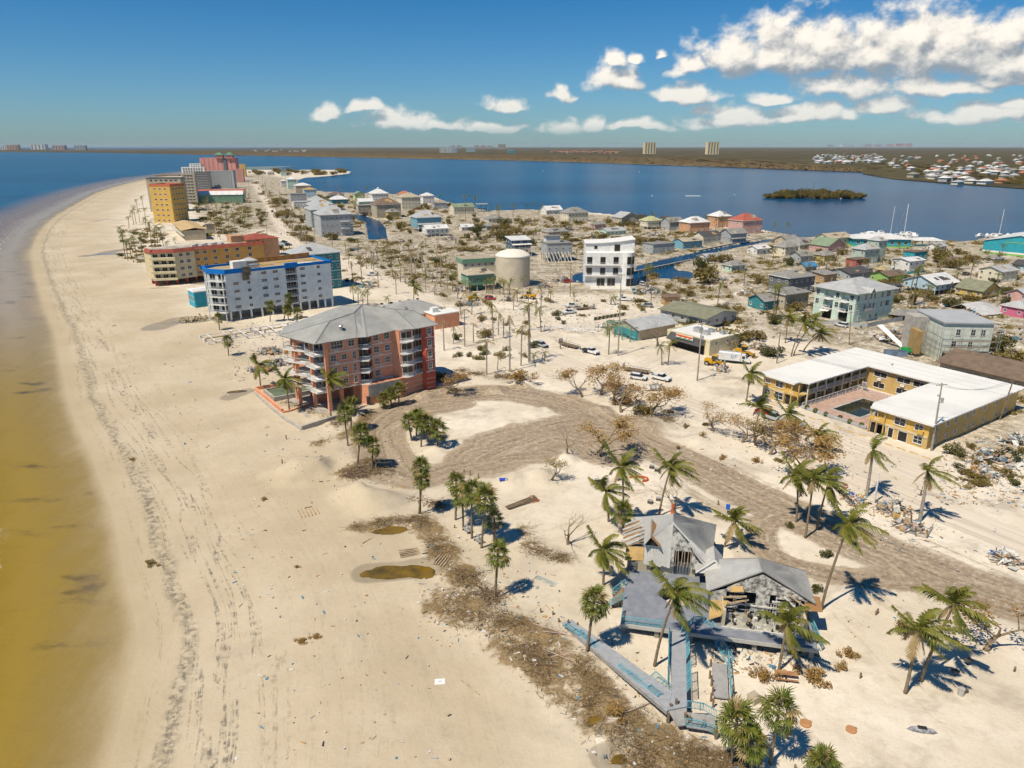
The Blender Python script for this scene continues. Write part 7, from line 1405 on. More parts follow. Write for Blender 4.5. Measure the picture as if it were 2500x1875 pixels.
bfill(60, 620, 850, 408, 428, 'mangrove bush on the far point', 'mangroves on the far point', (7, 13), (5, 9), (1, 3, 3)); bfill(26, 840, 1140, 590, 690, 'low bush in the pilings field', 'bushes in the pilings field', (1, 2.6), (1, 2.2)); bfill(24, 470, 610, 485, 580, 'bush beside the beach hotels', 'bushes beside the beach hotels', (2, 4), (1.5, 3)); bfill(14, 290, 400, 560, 640, 'scrub at the foot of the beach palms', 'scrub under the beach palms', (1.5, 3), (1, 2)); bfill(22, 1060, 1300, 690, 870, 'ragged bush beside the sandy street', 'bushes by the sandy street', (.8, 2), (.8, 1.8), sl=.35); bfill(34, 1560, 2000, 660, 800, 'ragged bush among the wreckage lots', 'bushes among the wreckage lots', (1, 2.8), (1, 2.6)); bfill(20, 1580, 2060, 1000, 1120, 'scrub under the dead trees along the kerb', 'scrub along the kerb', (.5, 1.2), (.4, 1.0), (3, 4, 1), sl=.12); bfill(22, 2330, 2500, 1090, 1200, 'scrub in the wreckage beside the motel', 'scrub beside the motel wreckage', (.6, 1.6), (.5, 1.4)); bfill(16, 1330, 1640, 735, 800, 'bush near the restaurant lots', 'bushes near the restaurant lots', (1, 2.5), (.8, 2))
hg = thing('clipped_hedge', 'long low clipped hedge beside the metal-roofed building', 'hedge', GG(1455, 782), R(34))
for i in range(8): o = obj('foliage', BU[0], hg, (i * 1.9, 0, 0)); o.scale = (1.2, .7, 1.1)
# twig tangles washed against the dune (one mass nobody could count)
def tangle(name, L, n, mt, seed, lab, ln=(.5, 2.2), thick=.018, spread=1.0, zup=.5):
    r = random.Random(seed); m = MB(); tot = [(spline([G(*q) for q in pts]), hw) for pts, hw, s in L]
    wts = [len(t[0]) * t[1] for t in tot]
    for _ in range(n):
        P, hw = r.choices(tot, wts)[0]; q = P[r.randrange(len(P))]; x, y = q[0] + r.gauss(0, hw * .45 * spread), q[1] + r.gauss(0, hw * .45 * spread); zz = gz(x, y)
        if mnoise.noise(Vector((x * .22, y * .22, seed))) < -.02 and r.random() < .85: continue
        a = r.uniform(0, 6.28); l = r.uniform(*ln); c = r.gauss(0, .7); p = Vector((x, y, zz + r.uniform(0, .12))); pts = [p]; e = r.uniform(-.1, zup)
        for k in range(3): d = Vector((math.cos(a), math.sin(a), e)); p = p + d * l / 3; a += c; e -= .25; pts.append(p)
        m.tube(pts, [thick * r.uniform(.7, 1.6), thick, thick * .8, thick * .4], 3, False)
    return m.build(name, mt, None, label=lab, kind='stuff', cat='brush')
TW = mat('dry_twig', (.20, .135, .07), .95, .25, 3); TW2 = mat('straw_twig', (.36, .25, .11), .95, .2, 3)
tangle('dry_brush', BRUSH, 9000, TW, 1, 'tangled brown twigs washed along the dune edge'); tangle('straw_grass', BRUSH, 9000, TW2, 2, 'straw coloured dry grass along the dune edge', (.3, 1.0), .014, 1.0, .9)
tangle('fallen_branches', [([(1120, 905), (1200, 920), (1300, 925)], 2.2, 1), ([(1050, 950), (1110, 955)], 1.6, 1), ([(900, 1150), (860, 1165), (940, 1150)], 1.8, 1), ([(1010, 1215), (1080, 1235)], 1.4, 1), ([(1150, 1410), (1190, 1450), (1215, 1480)], 1.4, 1), ([(1560, 1010), (1640, 1030)], 2, 1)], 2600, mat('branch_grey', (.25, .18, .11), .95, .25, 3), 3, 'grey-brown fallen branches heaped beside the dirt lot', (1, 3.4), .04, 1.0, .5)
# ------------------------------------------------------------------ wreckage
DM = [WHT, BARE, mat('orange_timber', (.50, .29, .12), .9, .2, 2), mat('grey_sheet', (.38, .37, .35), .8, .15), mat('dark_scrap', (.10, .09, .08), .9, .2), mat('pale_pink_scrap', (.58, .44, .38), .9, .15), mat('blue_scrap', (.08, .25, .38), .8, .2), WHT]
def scrap(m, r, x, y, z, big=1.0, flat=.25):
    k = r.random(); a = r.uniform(0, 6.28)
    if k < .62: l, w_, t = r.uniform(.6, 2.6) * big, r.uniform(.06, .22), r.uniform(.04, .12)
    elif k < .85: l, w_, t = r.uniform(.5, 1.6) * big, r.uniform(.4, 1.1) * big, .05
    else: l, w_, t = (r.uniform(.3, .8) * big,) * 3
    d = Vector((math.cos(a), math.sin(a), r.gauss(0, flat))).normalized() * l / 2; p = Vector((x, y, z + t / 2 + abs(d.z))); m.cur = r.choice((0, 0, 1, 1, 2, 3, 3, 4, 5, 7, 7, 6) if k > .15 else (1, 2, 4)); m.beam(p - d, p + d, w_, t)
PILES = [(1580, 715, 11, 2.6, 'high orange and white debris heap beside the white concrete house'), (1640, 735, 6, 1.4, 'debris heap beside the roofless shed'), (1375, 685, 8, 1.6, 'orange timber debris heap beside the water tank'), (1330, 700, 6, 1.3, 'pale rubble heap behind the water tank'), (1240, 735, 5, 1.2, 'debris heap beside the yellow backhoe'), (1150, 745, 7, 1.1, 'debris line along the main road by the green house'), (1120, 710, 6, 1.2, 'rubble in front of the green stilted house'), (1290, 545, 10, 2.0, 'white wreckage among the bay trees'), (1385, 562, 12, 2.2, 'orange wreckage field near the bay'), (1440, 580, 12, 2.2, 'broad wreckage field above the canal'), (1500, 590, 10, 2.0, 'wreckage beside the canal with red earth'), (1600, 575, 10, 1.8, 'wreckage behind the canal hedge'), (1670, 600, 8, 1.4, 'splintered deck wreckage on the canal bank'), (1765, 690, 9, 1.6, 'grey splintered pilings and wreckage by the golden tree'), (1820, 720, 8, 1.6, 'wreckage beside the broken teal cottage'), (1890, 735, 6, 1.4, 'white wreckage under the tan garage house'), (2180, 830, 11, 3.2, 'tall twisted debris heap beside the scaffolded house'), (2230, 800, 8, 2.6, 'pale timber debris heap below the collapsed roof'), (2310, 745, 10, 2.6, 'orange timber wreckage under the ochre house'), (2360, 770, 8, 2.2, 'splintered wreckage beside the crumpled roof'), (2440, 830, 10, 2.2, 'broad brown wreckage right of the scaffolded house'), (2290, 710, 6, 1.8, 'wreckage under the plywood-gabled house'), (2430, 1120, 8, 1.4, 'white board wreckage beside the motel end wall'), (2480, 1080, 6, 1.4, 'wreckage heap with white frames beyond the motel'), (2400, 1160, 5, 1.0, 'scattered furniture wreckage near the uprooted stump'), (2180, 1245, 5, .9, 'litter heap inside the wire fence triangle'), (2220, 1290, 4, .7, 'small rubble heap at the fence corner'), (2090, 1230, 3, .8, 'sign and board litter beside the round red sign'), (640, 905, 7, 1.2, 'broken timber pier wreckage beside the salmon hotel'), (680, 890, 6, 1.1, 'pale timber wreckage against the salmon hotel'), (660, 860, 8, .8, 'rock and slab rubble beside the broken foundations'), (1040, 780, 6, .8, 'low debris line beside the hotel annex'), (900, 700, 7, .9, 'debris beside the teal hotel steps'), (750, 800, 8, .9, 'debris between the pale blue and salmon hotels'), (1850, 850, 6, 1.6, 'branch and board heap behind the tanker truck'), (1760, 905, 4, .9, 'dark spoil and pipe heap beside the loader'), (2460, 1370, 4, .8, 'blue and white furniture heap beside the grey track'), (980, 590, 8, 1.2, 'boat wreckage beside the canal'), (1100, 585, 10, 1.2, 'pale wreckage in front of the white box house'), (860, 610, 8, 1.0, 'wreckage at the canal head'), (2080, 690, 6, 1.4, 'wreckage behind the pale green house'), (1950, 700, 5, 1.2, 'wreckage beside the two-storey grey house'), (390, 650, 8, .8, 'timber wreckage at the sea end of the condominium'), (2140, 615, 6, 1.2, 'wreckage beside the marina shop'), (1480, 800, 5, .7, 'debris beside the green porch frame'), (1600, 950, 4, .8, 'black tarpaulin and stone rubble under the tree row')]
for i, (x, y, w_, h, l) in enumerate(PILES):
    p = GG(x, y); r = random.Random(i + 100); m = MB(); n = int(60 + w_ * 22)
    for _ in range(n): a, q = r.uniform(0, 6.28), abs(r.gauss(0, .45)); X, Y = q * w_ * .62 * math.cos(a), q * w_ * .45 * math.sin(a); scrap(m, r, X, Y, gz(p.x + X, p.y + Y) - p.z + max(0, h * (1 - q * 1.2)) * r.uniform(.1, 1), 1.0 + w_ * .05, .4)
    m.build('debris_heap', DM, None, loc=p, label=l, cat='debris', group='storm debris heaps')
m = MB(); r = random.Random(9)
for n, x0, x1, y0, y1, sl, bg2 in ((1500, 1080, 1700, 690, 800, .05, .6), (2600, 1820, 2500, 600, 830, .0, 1.0), (2200, 1230, 1830, 540, 690, .04, 1.0), (1100, 850, 1130, 560, 690, .1, .8), (700, 640, 900, 440, 600, .3, 1.0), (500, 560, 760, 780, 930, .1, .5), (700, 2290, 2500, 1060, 1230, .1, .5), (420, 1560, 2200, 930, 1130, .3, .35), (260, 1020, 1380, 1280, 1560, .6, .4), (240, 1400, 1800, 1560, 1860, .35, .3), (330, 1740, 2000, 1560, 1640, .1, .4), (200, 640, 1100, 950, 1180, .1, .4), (170, 560, 1100, 1200, 1860, .0, .3), (150, 60, 560, 560, 1100, .0, .5), (240, 2050, 2300, 1200, 1330, .2, .35), (220, 470, 640, 560, 760, .0, .7), (260, 1450, 2450, 1140, 1500, .2, .22), (300, 480, 620, 480, 580, 0, 1.0)):
    for _ in range(n):
        px = r.uniform(x0, x1); py = r.uniform(y0, y1) + sl * (px - x0) * .5; p = G(px, py); zz = gz(p.x, p.y)
        if zz > -.3: scrap(m, r, p.x, p.y, zz, bg2 * r.uniform(.4, 1.2), .08)
m.build('storm_litter', DM, None, label='storm litter of boards and scraps strewn over the sand', cat='litter', kind='stuff')
# bared pilings
pm = MB().tube([(0, 0, -.5), (0, 0, 2.2)], .16, 6).mesh('piling', WOOD); r = random.Random(3)
for i in range(13):
    for j in range(6):
        if r.random() < .8: p = GG(872 + i * 12.5 + j * 3, 592 + i * 1.6 + j * 8.0); o = obj('timber_piling', pm, None, p, 0, 'storm-bared timber piling standing in rows in the sandy field', 'piling', 'bared pilings in the sandy field'); o.scale.z = r.uniform(.6, 1.25); o.rotation_euler = (r.uniform(-.12, .12), r.uniform(-.12, .12), 0)
fo = thing('broken_foundation', 'rows of broken white concrete foundation blocks beside the pale blue hotel', 'foundation', GG(630, 815), R(36)); r = random.Random(4)
for i in range(11):
    for j in range(3):
        if r.random() < .8: o = MB().box(-.45, -.3, -.4, .45, .3, r.uniform(.9, 1.7)).build('block', TRIM, fo, rz=r.uniform(-.4, .4)); o.location = (-17 + i * 3.2, -5 + j * 5, 0); o.rotation_euler.x = r.uniform(-.15, .15)
for j in range(3): MB().beam((-17, -5 + j * 5, .9), (15, -4.6 + j * 5, 1.0), .25).build('grade_beam', TRIM if j != 1 else WOOD, fo)
for i in range(6): MB().beam((-15 + i * 5, -5, 1.0), (-15 + i * 5, 5, 1.1), .22).build('cross_beam', TRIM, fo)
wf2 = thing('collapsed_white_frame', 'collapsed white post and rail frames beside the sandy street', 'frame', GG(1395, 808), R(-15)); r = random.Random(8)
for i in range(60): a = Vector((r.gauss(0, 5), r.gauss(0, 2.2), r.uniform(.1, 1.2))); b_ = a + Vector((r.gauss(0, 2), r.gauss(0, 1), r.uniform(-.5, 1.0))); b_.z = max(.1, b_.z); MB().beam(a, b_, .16).build('white_rail', TRIM, wf2)
for i in range(9): MB().box(-.12, -.12, -.3, .12, .12, 2.2).build('white_post', TRIM, wf2).location = (-9 + i * 2.2, -2.5 + .4 * i, 0)
# walled green pool of the salmon hotel, low seawall
sw = thing('hotel_seawall', 'low broken salmon and concrete seawall around the pool of the salmon hotel', 'seawall', GG(690, 1000))
def low(pts, h, t, mt, nm):
    for a, b_ in zip(pts[:-1], pts[1:]): A, B = G(*a) - sw.location, G(*b_) - sw.location; m = MB().beam((A.x, A.y, h / 2 - .2), (B.x, B.y, h / 2 - .2), t, h + .4); m.build(nm, mt, sw)
low([(625, 955), (655, 978), (690, 1008)], .9, .5, S_, 'salmon_wall'); low([(625, 953), (680, 945)], .9, .4, S_, 'salmon_wall'); low([(690, 1010), (712, 1005), (770, 985)], .5, .5, S_, 'salmon_wall'); low([(622, 962), (690, 1022), (737, 1050)], .5, .5, CONC, 'concrete_wall'); low([(737, 1050), (790, 1033), (830, 1020)], .9, .5, CONC, 'concrete_wall')
gp = thing('green_pool', 'raised concrete pool of murky green water beside the salmon hotel', 'pool', GG(705, 962), R(36))
for q in ((-5, -4, 5, -3.6), (-5, 3.6, 5, 4), (-5, -3.59, -4.6, 3.59), (4.6, -3.59, 5, 3.59)): MB().box(q[0], q[1], -.3, q[2], q[3], 1.3).build('pool_wall', CONC, gp)
MB().box(-4.6, -3.6, .3, 4.6, 3.6, .95).build('pool_water', mat('green_water', (.16, .19, .085), .1, .2, .3), gp)
# puddles
AMB = mat('amber_water', (.20, .12, .012), .08, .25, .3, .5, col2=(.07, .05, .012)); GRYW = mat('grey_puddle', (.30, .27, .22), .10, .15, .2, .5)
for (px, py), rx, ry, an_, mt, lab in PUD:
    p = GG(px, py); p.z += .26; m = MB(); c, s_ = math.cos(an_), math.sin(an_); m.poly(*[(rx * 1.35 * math.cos(k / 5) * c - ry * 1.35 * math.sin(k / 5) * s_, rx * 1.35 * math.cos(k / 5) * s_ + ry * 1.35 * math.sin(k / 5) * c, 0) for k in range(31)]); m.build('puddle', AMB if mt == 'AMB' else GRYW, None, loc=p, label=lab, cat='puddle', kind='structure')
# rocks
rk = []
for s in range(4):
    bm_ = bmesh.new(); bmesh.ops.create_icosphere(bm_, subdivisions=2, radius=1); r = random.Random(s)
    for v in bm_.verts: v.co = Vector((v.co.x * 1.2, v.co.y, v.co.z * .7)) * (1 + .35 * mnoise.noise(v.co * 1.3 + Vector((s * 5, 0, 0))))
    me = bpy.data.meshes.new('rock'); bm_.to_mesh(me); me.materials.append(mat('pale_rock', (.46, .37, .24), .95, .2, 2)); rk.append(me)
r = random.Random(6); rp = thing('rock_pile', 'pale rock pile at the tidal pool beside the pale blue hotel', 'rocks', GG(470, 778))
for i in range(90): o = obj('rock', rk[i % 4], rp, (r.gauss(0, 2.2), r.gauss(0, 2.0), r.uniform(-.1, .8))); o.scale = (r.uniform(.25, .6),) * 3; o.rotation_euler = (r.random() * 3, r.random() * 3, r.random() * 3)
# ------------------------------------------------------------------ vehicles
TYRE = mat('tyre_rubber', (.03, .03, .03), .9); CGL = glass('car_glass', (.03, .035, .04), .08)
WHEEL = MB().tube([(0, -.13, 0), (0, .13, 0)], .38, 14).mesh('tyre', TYRE); RIM = MB().tube([(0, -.14, 0), (0, .14, 0)], .2, 10).mesh('rim', METAL)
def wheel(root, x, y, r=.38, w_=1.0):
    o = obj('wheel', WHEEL, root, (x, y, r)); o.scale = (r / .38, w_, r / .38); obj('rim', RIM, o)
def hull(m, prof, y0, y1, tumble=0.0):
    "side profile extruded across the car; tumble pulls the upper edge in"
    zmax = max(p[1] for p in prof); zmin = min(p[1] for p in prof); f = lambda z: tumble * (z - zmin) / (zmax - zmin + 1e-6)
    A = [(x, y0 + f(z), z) for x, z in prof]; B = [(x, y1 - f(z), z) for x, z in prof]; m.poly(*A); m.poly(*reversed(B))
    for i in range(len(A)): j = (i + 1) % len(A); m.quad(A[j], A[i], B[i], B[j])
    return m
def car(px, py, rot, label, kind='pickup', col='white', load=None, name=None):
    p = GG(px, py); pm_ = mat('paint_' + col, dict(white=(.75, .74, .72), silver=(.42, .45, .48), red=(.45, .03, .02), dark=(.05, .055, .07))[col], .25, .05, 1, .5); o = thing(name or {'pickup': 'pickup_truck', 'suv': 'suv_car', 'jeep': 'jeep_car', 'flat': 'flatbed_truck'}[kind], label, 'car' if kind in ('suv', 'jeep') else 'truck', p, R(rot), 'storm-zone vehicles')
    if kind == 'suv': hull(MB(), [(-2.3, .4), (2.3, .4), (2.35, .85), (1.3, 1.0), (-2.3, 1.05)], -.92, .92).build('body', pm_, o); hull(MB(), [(-2.2, 1.06), (1.25, 1.02), (.5, 1.65), (-1.9, 1.68)], -.86, .86, .16).build('cabin', CGL, o); hull(MB(), [(.45, 1.66), (-1.85, 1.69), (-1.8, 1.74), (.35, 1.72)], -.72, .72).build('roof', pm_, o)
    else:
        hull(MB(), [(-.6, .5), (2.7, .5), (2.75, 1.05), (1.35, 1.2), (-.6, 1.2)], -.97, .97).build('body', pm_, o); hull(MB(), [(-.6, 1.21), (1.3, 1.21), (.7, 1.82), (-.5, 1.86)], -.92, .92, .14).build('cabin', CGL, o); hull(MB(), [(.68, 1.83), (-.48, 1.87), (-.46, 1.93), (.6, 1.89)], -.78, .78).build('roof', pm_, o)
        if kind == 'pickup':
            b = MB().box(-2.75, -.97, .55, -.61, -.87, 1.2).box(-2.75, .87, .55, -.61, .97, 1.2).box(-2.75, -.869, .55, -2.65, .869, 1.2).build('bed', pm_, o); MB().box(-2.64, -.868, .6, -.62, .868, .7).build('bed_floor', TYRE, o)
        elif kind == 'flat': MB().box(-3.6, -1.1, .75, -.65, 1.1, .9).build('flatbed', TYRE, o)
        else: MB().box(-1.9, -.9, .5, -.61, .9, 1.15).build('tail', pm_, o)
    for x in (1.75, -1.65 if kind != 'flat' else -2.4):
        for y in (-.85, .85): wheel(o, x, y)
    for y in (-.7, .7): MB().box(2.34 if kind == 'suv' else 2.72, y - .18, .72, 2.4 if kind == 'suv' else 2.79, y + .18, .9).build('headlight', METAL, o)
    MB().box(2.3, -.9, .42, 2.5 if kind == 'suv' else 2.85, .9, .6).build('bumper', TYRE, o); return o
def trailer(px, py, rot, label):
    o = thing('flatbed_trailer', label, 'trailer', GG(px, py), R(rot), 'flatbed trailers'); MB().box(-3.6, -1.1, .62, 3.6, 1.1, .78).build('deck', WOOD, o); m = MB().beam((3.6, -.8, .6), (5, 0, .55), .12).beam((3.6, .8, .6), (5, 0, .55), .12)
    for y in (-1.08, 1.08): m.beam((-3.6, y, 1.2), (3.6, y, 1.2), .06); [m.beam((-3.6 + k * 1.2, y, .7), (-3.6 + k * 1.2, y, 1.2), .05) for k in range(7)]
    m.build('frame', mat('paint_dark', (.05, .055, .07), .25, .05, 1, .5), o); MB().box(-3.9, -1, .7, -3.75, 1, 2.0).build('ramp_gate', METAL, o)
    for x in (-.8, .2):
        for y in (-1.0, 1.0): wheel(o, x, y, .34)
RDA = -56
car(1322, 846, RDA + 4, 'silver estate car on the sandy main road', 'suv', 'silver'); car(1443, 864, RDA + 8, 'white flatbed truck pulling a trailer on the main road', 'flat'); trailer(1390, 846, RDA + 8, 'long flatbed trailer behind the white truck on the main road')
car(1397, 751, 200, 'white pickup hitched to a trailer in the lot below the tank'); car(1390, 766, 205, 'white pickup parked alone in front of another white pickup'); trailer(1428, 756, 200, 'loaded flatbed trailer in the lot below the tank')
car(1558, 926, -28, 'mud-covered white car stranded under a tree', 'suv'); car(1613, 928, -40, 'white pickup tangled in dead branches'); trailer(1553, 908, -30, 'empty flatbed trailer beside the stranded pickup'); car(1934, 1040, -50, 'white jeep with black wheel arches parked opposite the motel pool', 'jeep'); car(1872, 1016, -52, 'red pickup parked under the dead trees opposite the motel', 'pickup', 'red'); car(1885, 1025, -52, 'grey pickup hood beside the red pickup', 'pickup', 'silver')
car(1566, 696, 100, 'white van beside the white concrete house', 'suv'); car(1524, 734, 160, 'white pickup crushed at the debris heap', 'pickup'); car(1579, 749, 170, 'pale car half buried near the hedge', 'suv', 'silver'); car(910, 673, 200, 'white pickup on the main road behind the teal hotel', 'pickup'); car(665, 518, 112, 'dark truck on the straight road', 'pickup', 'dark'); car(627, 445, 110, 'dark vehicle at the far end of the straight road', 'suv', 'dark'); car(632, 462, 110, 'dark car on the far straight road', 'suv', 'dark'); car(692, 594, 60, 'dark truck beside the bare wooden house', 'pickup', 'dark'); car(704, 600, 60, 'dark blue van beside the dark truck', 'suv', 'dark'); car(2054, 798, 120, 'white car in front of the pale green garage', 'suv'); car(1625, 560, 20, 'white van in front of the grey bay house', 'suv'); car(1387, 690, 10, 'red car wrecked in the debris beside the white house', 'suv', 'red'); car(1197, 732, -20, 'red car wrecked beside the main road', 'suv', 'red'); car(2360, 672, 20, 'dark car in a town yard', 'suv', 'dark')
tq = thing('tanker_truck', 'white vacuum tanker truck with blue lettering beside the corner store', 'truck', GG(1790, 884), R(-22), 'storm-zone vehicles')
MB().box(-4.2, -1.2, .9, 2.0, 1.2, 3.1).build('tank_body', mat('paint_white', (.75, .74, .72)), tq); hull(MB(), [(2.1, .6), (4.6, .6), (4.65, 1.5), (3.6, 1.7), (3.3, 2.7), (2.1, 2.75)], -1.1, 1.1, .08).build('cab', MATS['paint_white'], tq); MB().box(3.35, -.9, 1.75, 3.58, .9, 2.55).build('windscreen', CGL, tq); MB().box(2.4, -1.12, 1.7, 3.2, -1.08, 2.5).build('side_window', CGL, tq)
MB().tube([(-4.2, 0, 3.1), (1.9, 0, 3.1)], .35, 8).build('top_pipe', METAL, tq); MB().box(-4.4, -1.1, .5, 4.4, 1.1, .85).build('chassis', TYRE, tq)
BLU = mat('blue_letter', (.03, .22, .55), .5)
m = MB(); g_ = lambda x0, z0, x1, z1: m.beam((x0, -1.215, z0), (x1, -1.215, z1), .02, .12)
for q in ((-.6, 1.7, -.6, 2.6), (-.6, 2.6, 0, 2.6), (-.6, 1.7, 0, 1.7), (0, 1.7, 0, 2.1), (-.3, 2.1, 0, 2.1), (.5, 1.7, .5, 2.6), (.5, 2.6, 1.1, 2.6), (.5, 2.15, 1.0, 2.15)): g_(*q)
m.build('lettering', BLU, tq)
for x in (-3.4, -2.3, 3.4):
    for y in (-1.0, 1.0): wheel(tq, x, y, .52)
YEL = mat('machine_yellow', (.62, .34, .02), .5, .1)
def loader(px, py, rot, label, back=False):
    o = thing('backhoe' if back else 'wheel_loader', label, 'digger', GG(px, py), R(rot), 'yellow diggers'); MB().box(-2.6, -.9, .8, -.2, .9, 2.0).build('engine', YEL, o); MB().box(-.2, -.7, .8, 1.4, .7, 1.5).build('chassis', YEL, o); MB().box(-.5, -.75, 2.01, .9, .75, 3.1).build('cab', CGL, o); MB().box(-.6, -.85, 3.11, 1.0, .85, 3.25).build('cab_roof', YEL, o)
    m = MB()
    for y in (-.6, .6): m.beam((1.0, y, 1.6), (3.2, y, .9), .22, .3)
    m.build('arm', YEL, o); MB().slope((3.1, -1.3, .1), (3.1, 1.3, .1), (4.1, 1.3, .35), (4.1, -1.3, .35), th=.1).slope((3.1, 1.3, .1), (3.1, -1.3, .1), (2.9, -1.3, 1.2), (2.9, 1.3, 1.2), th=.1).build('bucket', mat('bucket_steel', (.25, .17, .1), .6, .2), o)
    if back: MB().beam((-2.6, 0, 1.4), (-4.0, 0, 3.6), .3).beam((-4.0, 0, 3.6), (-5.4, 0, 1.6), .25).build('rear_boom', YEL, o); MB().box(-5.8, -.4, .9, -5.2, .4, 1.6).build('rear_bucket', MATS['bucket_steel'], o)
    for x in (-1.7, 1.3):
        for y in (-1.0, 1.0): wheel(o, x, y, .72, 1.8)
loader(1742, 893, -35, 'yellow wheel loader with bucket down beside the spoil heap'); loader(1815, 868, -40, 'yellow wheel loader behind the white tanker truck'); loader(1158, 734, 10, 'yellow backhoe working at the roadside debris', True); loader(1292, 730, 160, 'yellow backhoe beside the sandy street hedge', True)
tl = thing('green_lift', 'green boom lift beside the tipped white wall panels', 'lift', GG(2212, 865), R(-10)); GRM = mat('machine_green', (.02, .36, .10), .5); MB().box(-2, -.9, .6, 1.6, .9, 1.3).build('chassis', GRM, tl); MB().beam((-1.6, 0, 1.9), (3.0, .3, 1.6), .45, .6).build('boom', GRM, tl); MB().box(-1.4, -.7, 1.31, .3, .7, 1.9).build('turret', GRM, tl)
for x in (-1.3, 1.1):
    for y in (-.9, .9): wheel(tl, x, y, .5)
ds_ = thing('skip_container', 'open rusty blue skip beside the green lift', 'skip', GG(2185, 868), R(-12)); m = MB()
for q in ((-3, -1.2, 3, -1.1), (-3, 1.1, 3, 1.2), (-3, -1.09, -2.9, 1.09), (2.9, -1.09, 3, 1.09)): m.box(q[0], q[1], 0, q[2], q[3], 1.5)
m.build('shell', mat('skip_blue', (.18, .25, .36), .7, .2), ds_); MB().box(-2.9, -1.09, 0, 2.9, 1.09, .9).build('rubble_load', mat('skip_red', (.28, .11, .08), .9, .2), ds_)
tp = thing('tipped_wall_panels', 'two long tipped white wall panels leaning at the scaffolded house', 'panel', GG(2205, 850)); MB().slope((-.8, 0, .3), (1.0, 0, .3), (-4.5, 6, 6.2), (-6.3, 6, 6.0), th=.2).build('panel', TRIM, tp); MB().slope((1.6, .5, .2), (3.2, .5, .2), (5, 5, 4.6), (3.8, 5, 4.8), th=.2).build('panel', TRIM, tp)
# ------------------------------------------------------------------ utility poles and wires
POLES = [((1117, 729), (1117, 634), 'concrete'), ((1509, 868), (1517, 668), 'concrete'), ((1702, 929), (1714, 788), 'concrete'), ((2274, 1101), (2300, 935), 'concrete'), ((2073, 843), (2078, 760), 'wood'), ((1896, 888), (1905, 811), 'wood'), ((1588, 752), (1593, 684), 'wood'), ((1659, 737), (1661, 679), 'wood'), ((1075, 700), (1077, 625), 'concrete'), ((912, 660), (911, 606), 'concrete'), ((1005, 688), (1004, 606), 'concrete'), ((811, 600), (810, 552), 'concrete'), ((768, 598), (766, 535), 'concrete'), ((747, 597), (745, 550), 'concrete'), ((653, 582), (647, 510), 'concrete'), ((712, 532), (712, 505), 'concrete'), ((684, 505), (683, 465), 'concrete'), ((664, 470), (663, 440), 'concrete'), ((640, 452), (640, 425), 'concrete'), ((630, 440), (630, 412), 'concrete'), ((1321, 760), (1321, 680), 'concrete'), ((1392, 725), (1394, 640), 'wood'), ((2148, 660), (2160, 595), 'wood'), ((2035, 615), (2060, 570), 'wood'), ((1970, 618), (1980, 585), 'wood'), ((2375, 660), (2380, 620), 'wood'), ((2440, 1025), (2475, 925), 'wood'), ((2134, 1228), (2147, 1153), 'white')]
tops = []
for i, (b, t, k) in enumerate(POLES):
    p = GG(*b); q = lift(p, *t); o = thing('utility_pole', ['round concrete', 'dark wooden', 'bare white'][('concrete', 'wood', 'white').index(k)] + ' utility pole ' + ['standing in the storm-wrecked town', 'leaning over the motel end', 'at the corner by the tanker truck'][2 if b[0] == 1702 else 1 if b[0] == 2274 else 0], 'pole', p, 0, 'utility poles ' + k + (' near motel' if b[0] in (1702, 2274) else '')); mt = WOOD if k == 'wood' else (TRIM if k == 'white' else GTRUNK)
    MB().tube([(0, 0, -.5), (q.x, q.y, q.z)], [.24 if k == 'concrete' else .17, .13], 7).build('shaft', mt, o); tops.append(p + q)
    if k != 'white': MB().beam((q.x - 1.1, q.y, q.z - .5), (q.x + 1.1, q.y, q.z - .3), .12).build('crossarm', WOOD, o)
    if b[0] in (2274, 1702, 1509): MB().tube([(q.x * .72 + .45, -.2, q.z * .72), (q.x * .72 + .45, -.2, q.z * .72 + 1.0)], .28, 8).build('transformer', METAL, o)
for i, (a, b) in enumerate(((3, 2), (2, 1), (1, 20), (3, 26), (0, 8), (8, 10), (10, 9))):
    m = MB()
    for s in (-.9, 0, .9):
        A, B = tops[a] + Vector((s, 0, -.4)), tops[b] + Vector((s, 0, -.4)); m.tube([A.lerp(B, k / 10) - Vector((0, 0, 1.6 * (1 - (2 * k / 10 - 1) ** 2))) for k in range(11)], .022, 3, False)
    m.build('overhead_wires', TYRE, None, label=['three sagging wires over the motel street', 'three wires from the tanker corner to the porch pole', 'three wires over the lot below the tank', 'three wires over the motel roof', 'wires beside the green house', 'wires along the main road bend', 'wires behind the teal hotel'][i], cat='wires', group='overhead wires')
# ------------------------------------------------------------------ small things on the sand
def small(name, label, cat, px, py, rz=0, group=None): p = GG(px, py); return thing(name, label, cat, p, R(rz), group)
for px, py, l in ((1139, 1300, 'slatted grey park bench with a cabbage palm at its left end'), (1167, 1324, 'slatted grey park bench between two palm trunks')):
    o = small('park_bench', l, 'bench', px, py, -52)
    for k in range(3): MB().box(-.9, -.3 + k * .2, .42, .9, -.14 + k * .2, .47).build('seat_slat', GREYWOOD, o)
    for k in range(3): MB().box(-.9, .32, .55 + k * .16, .9, .36, .67 + k * .16).build('back_slat', GREYWOOD, o)
    for x in (-.7, .7): MB().box(x - .04, -.28, -.2, x + .04, .31, .41).build('leg', TYRE, o)
o = small('picnic_bench', 'rust-coloured plank picnic table half buried in sand', 'table', 1918, 1652, -10)
for k in range(3): MB().box(-1.3, -.35 + k * .26, .62, 1.3, -.12 + k * .26, .68).build('top_plank', mat('rusty_plank', (.42, .22, .10), .9, .2), o)
MB().box(-1.3, -.95, .32, 1.3, -.7, .37).build('seat_plank', MATS['rusty_plank'], o); MB().box(-.06, -.9, -.4, .06, .3, .31).build('leg', TYRE, o)
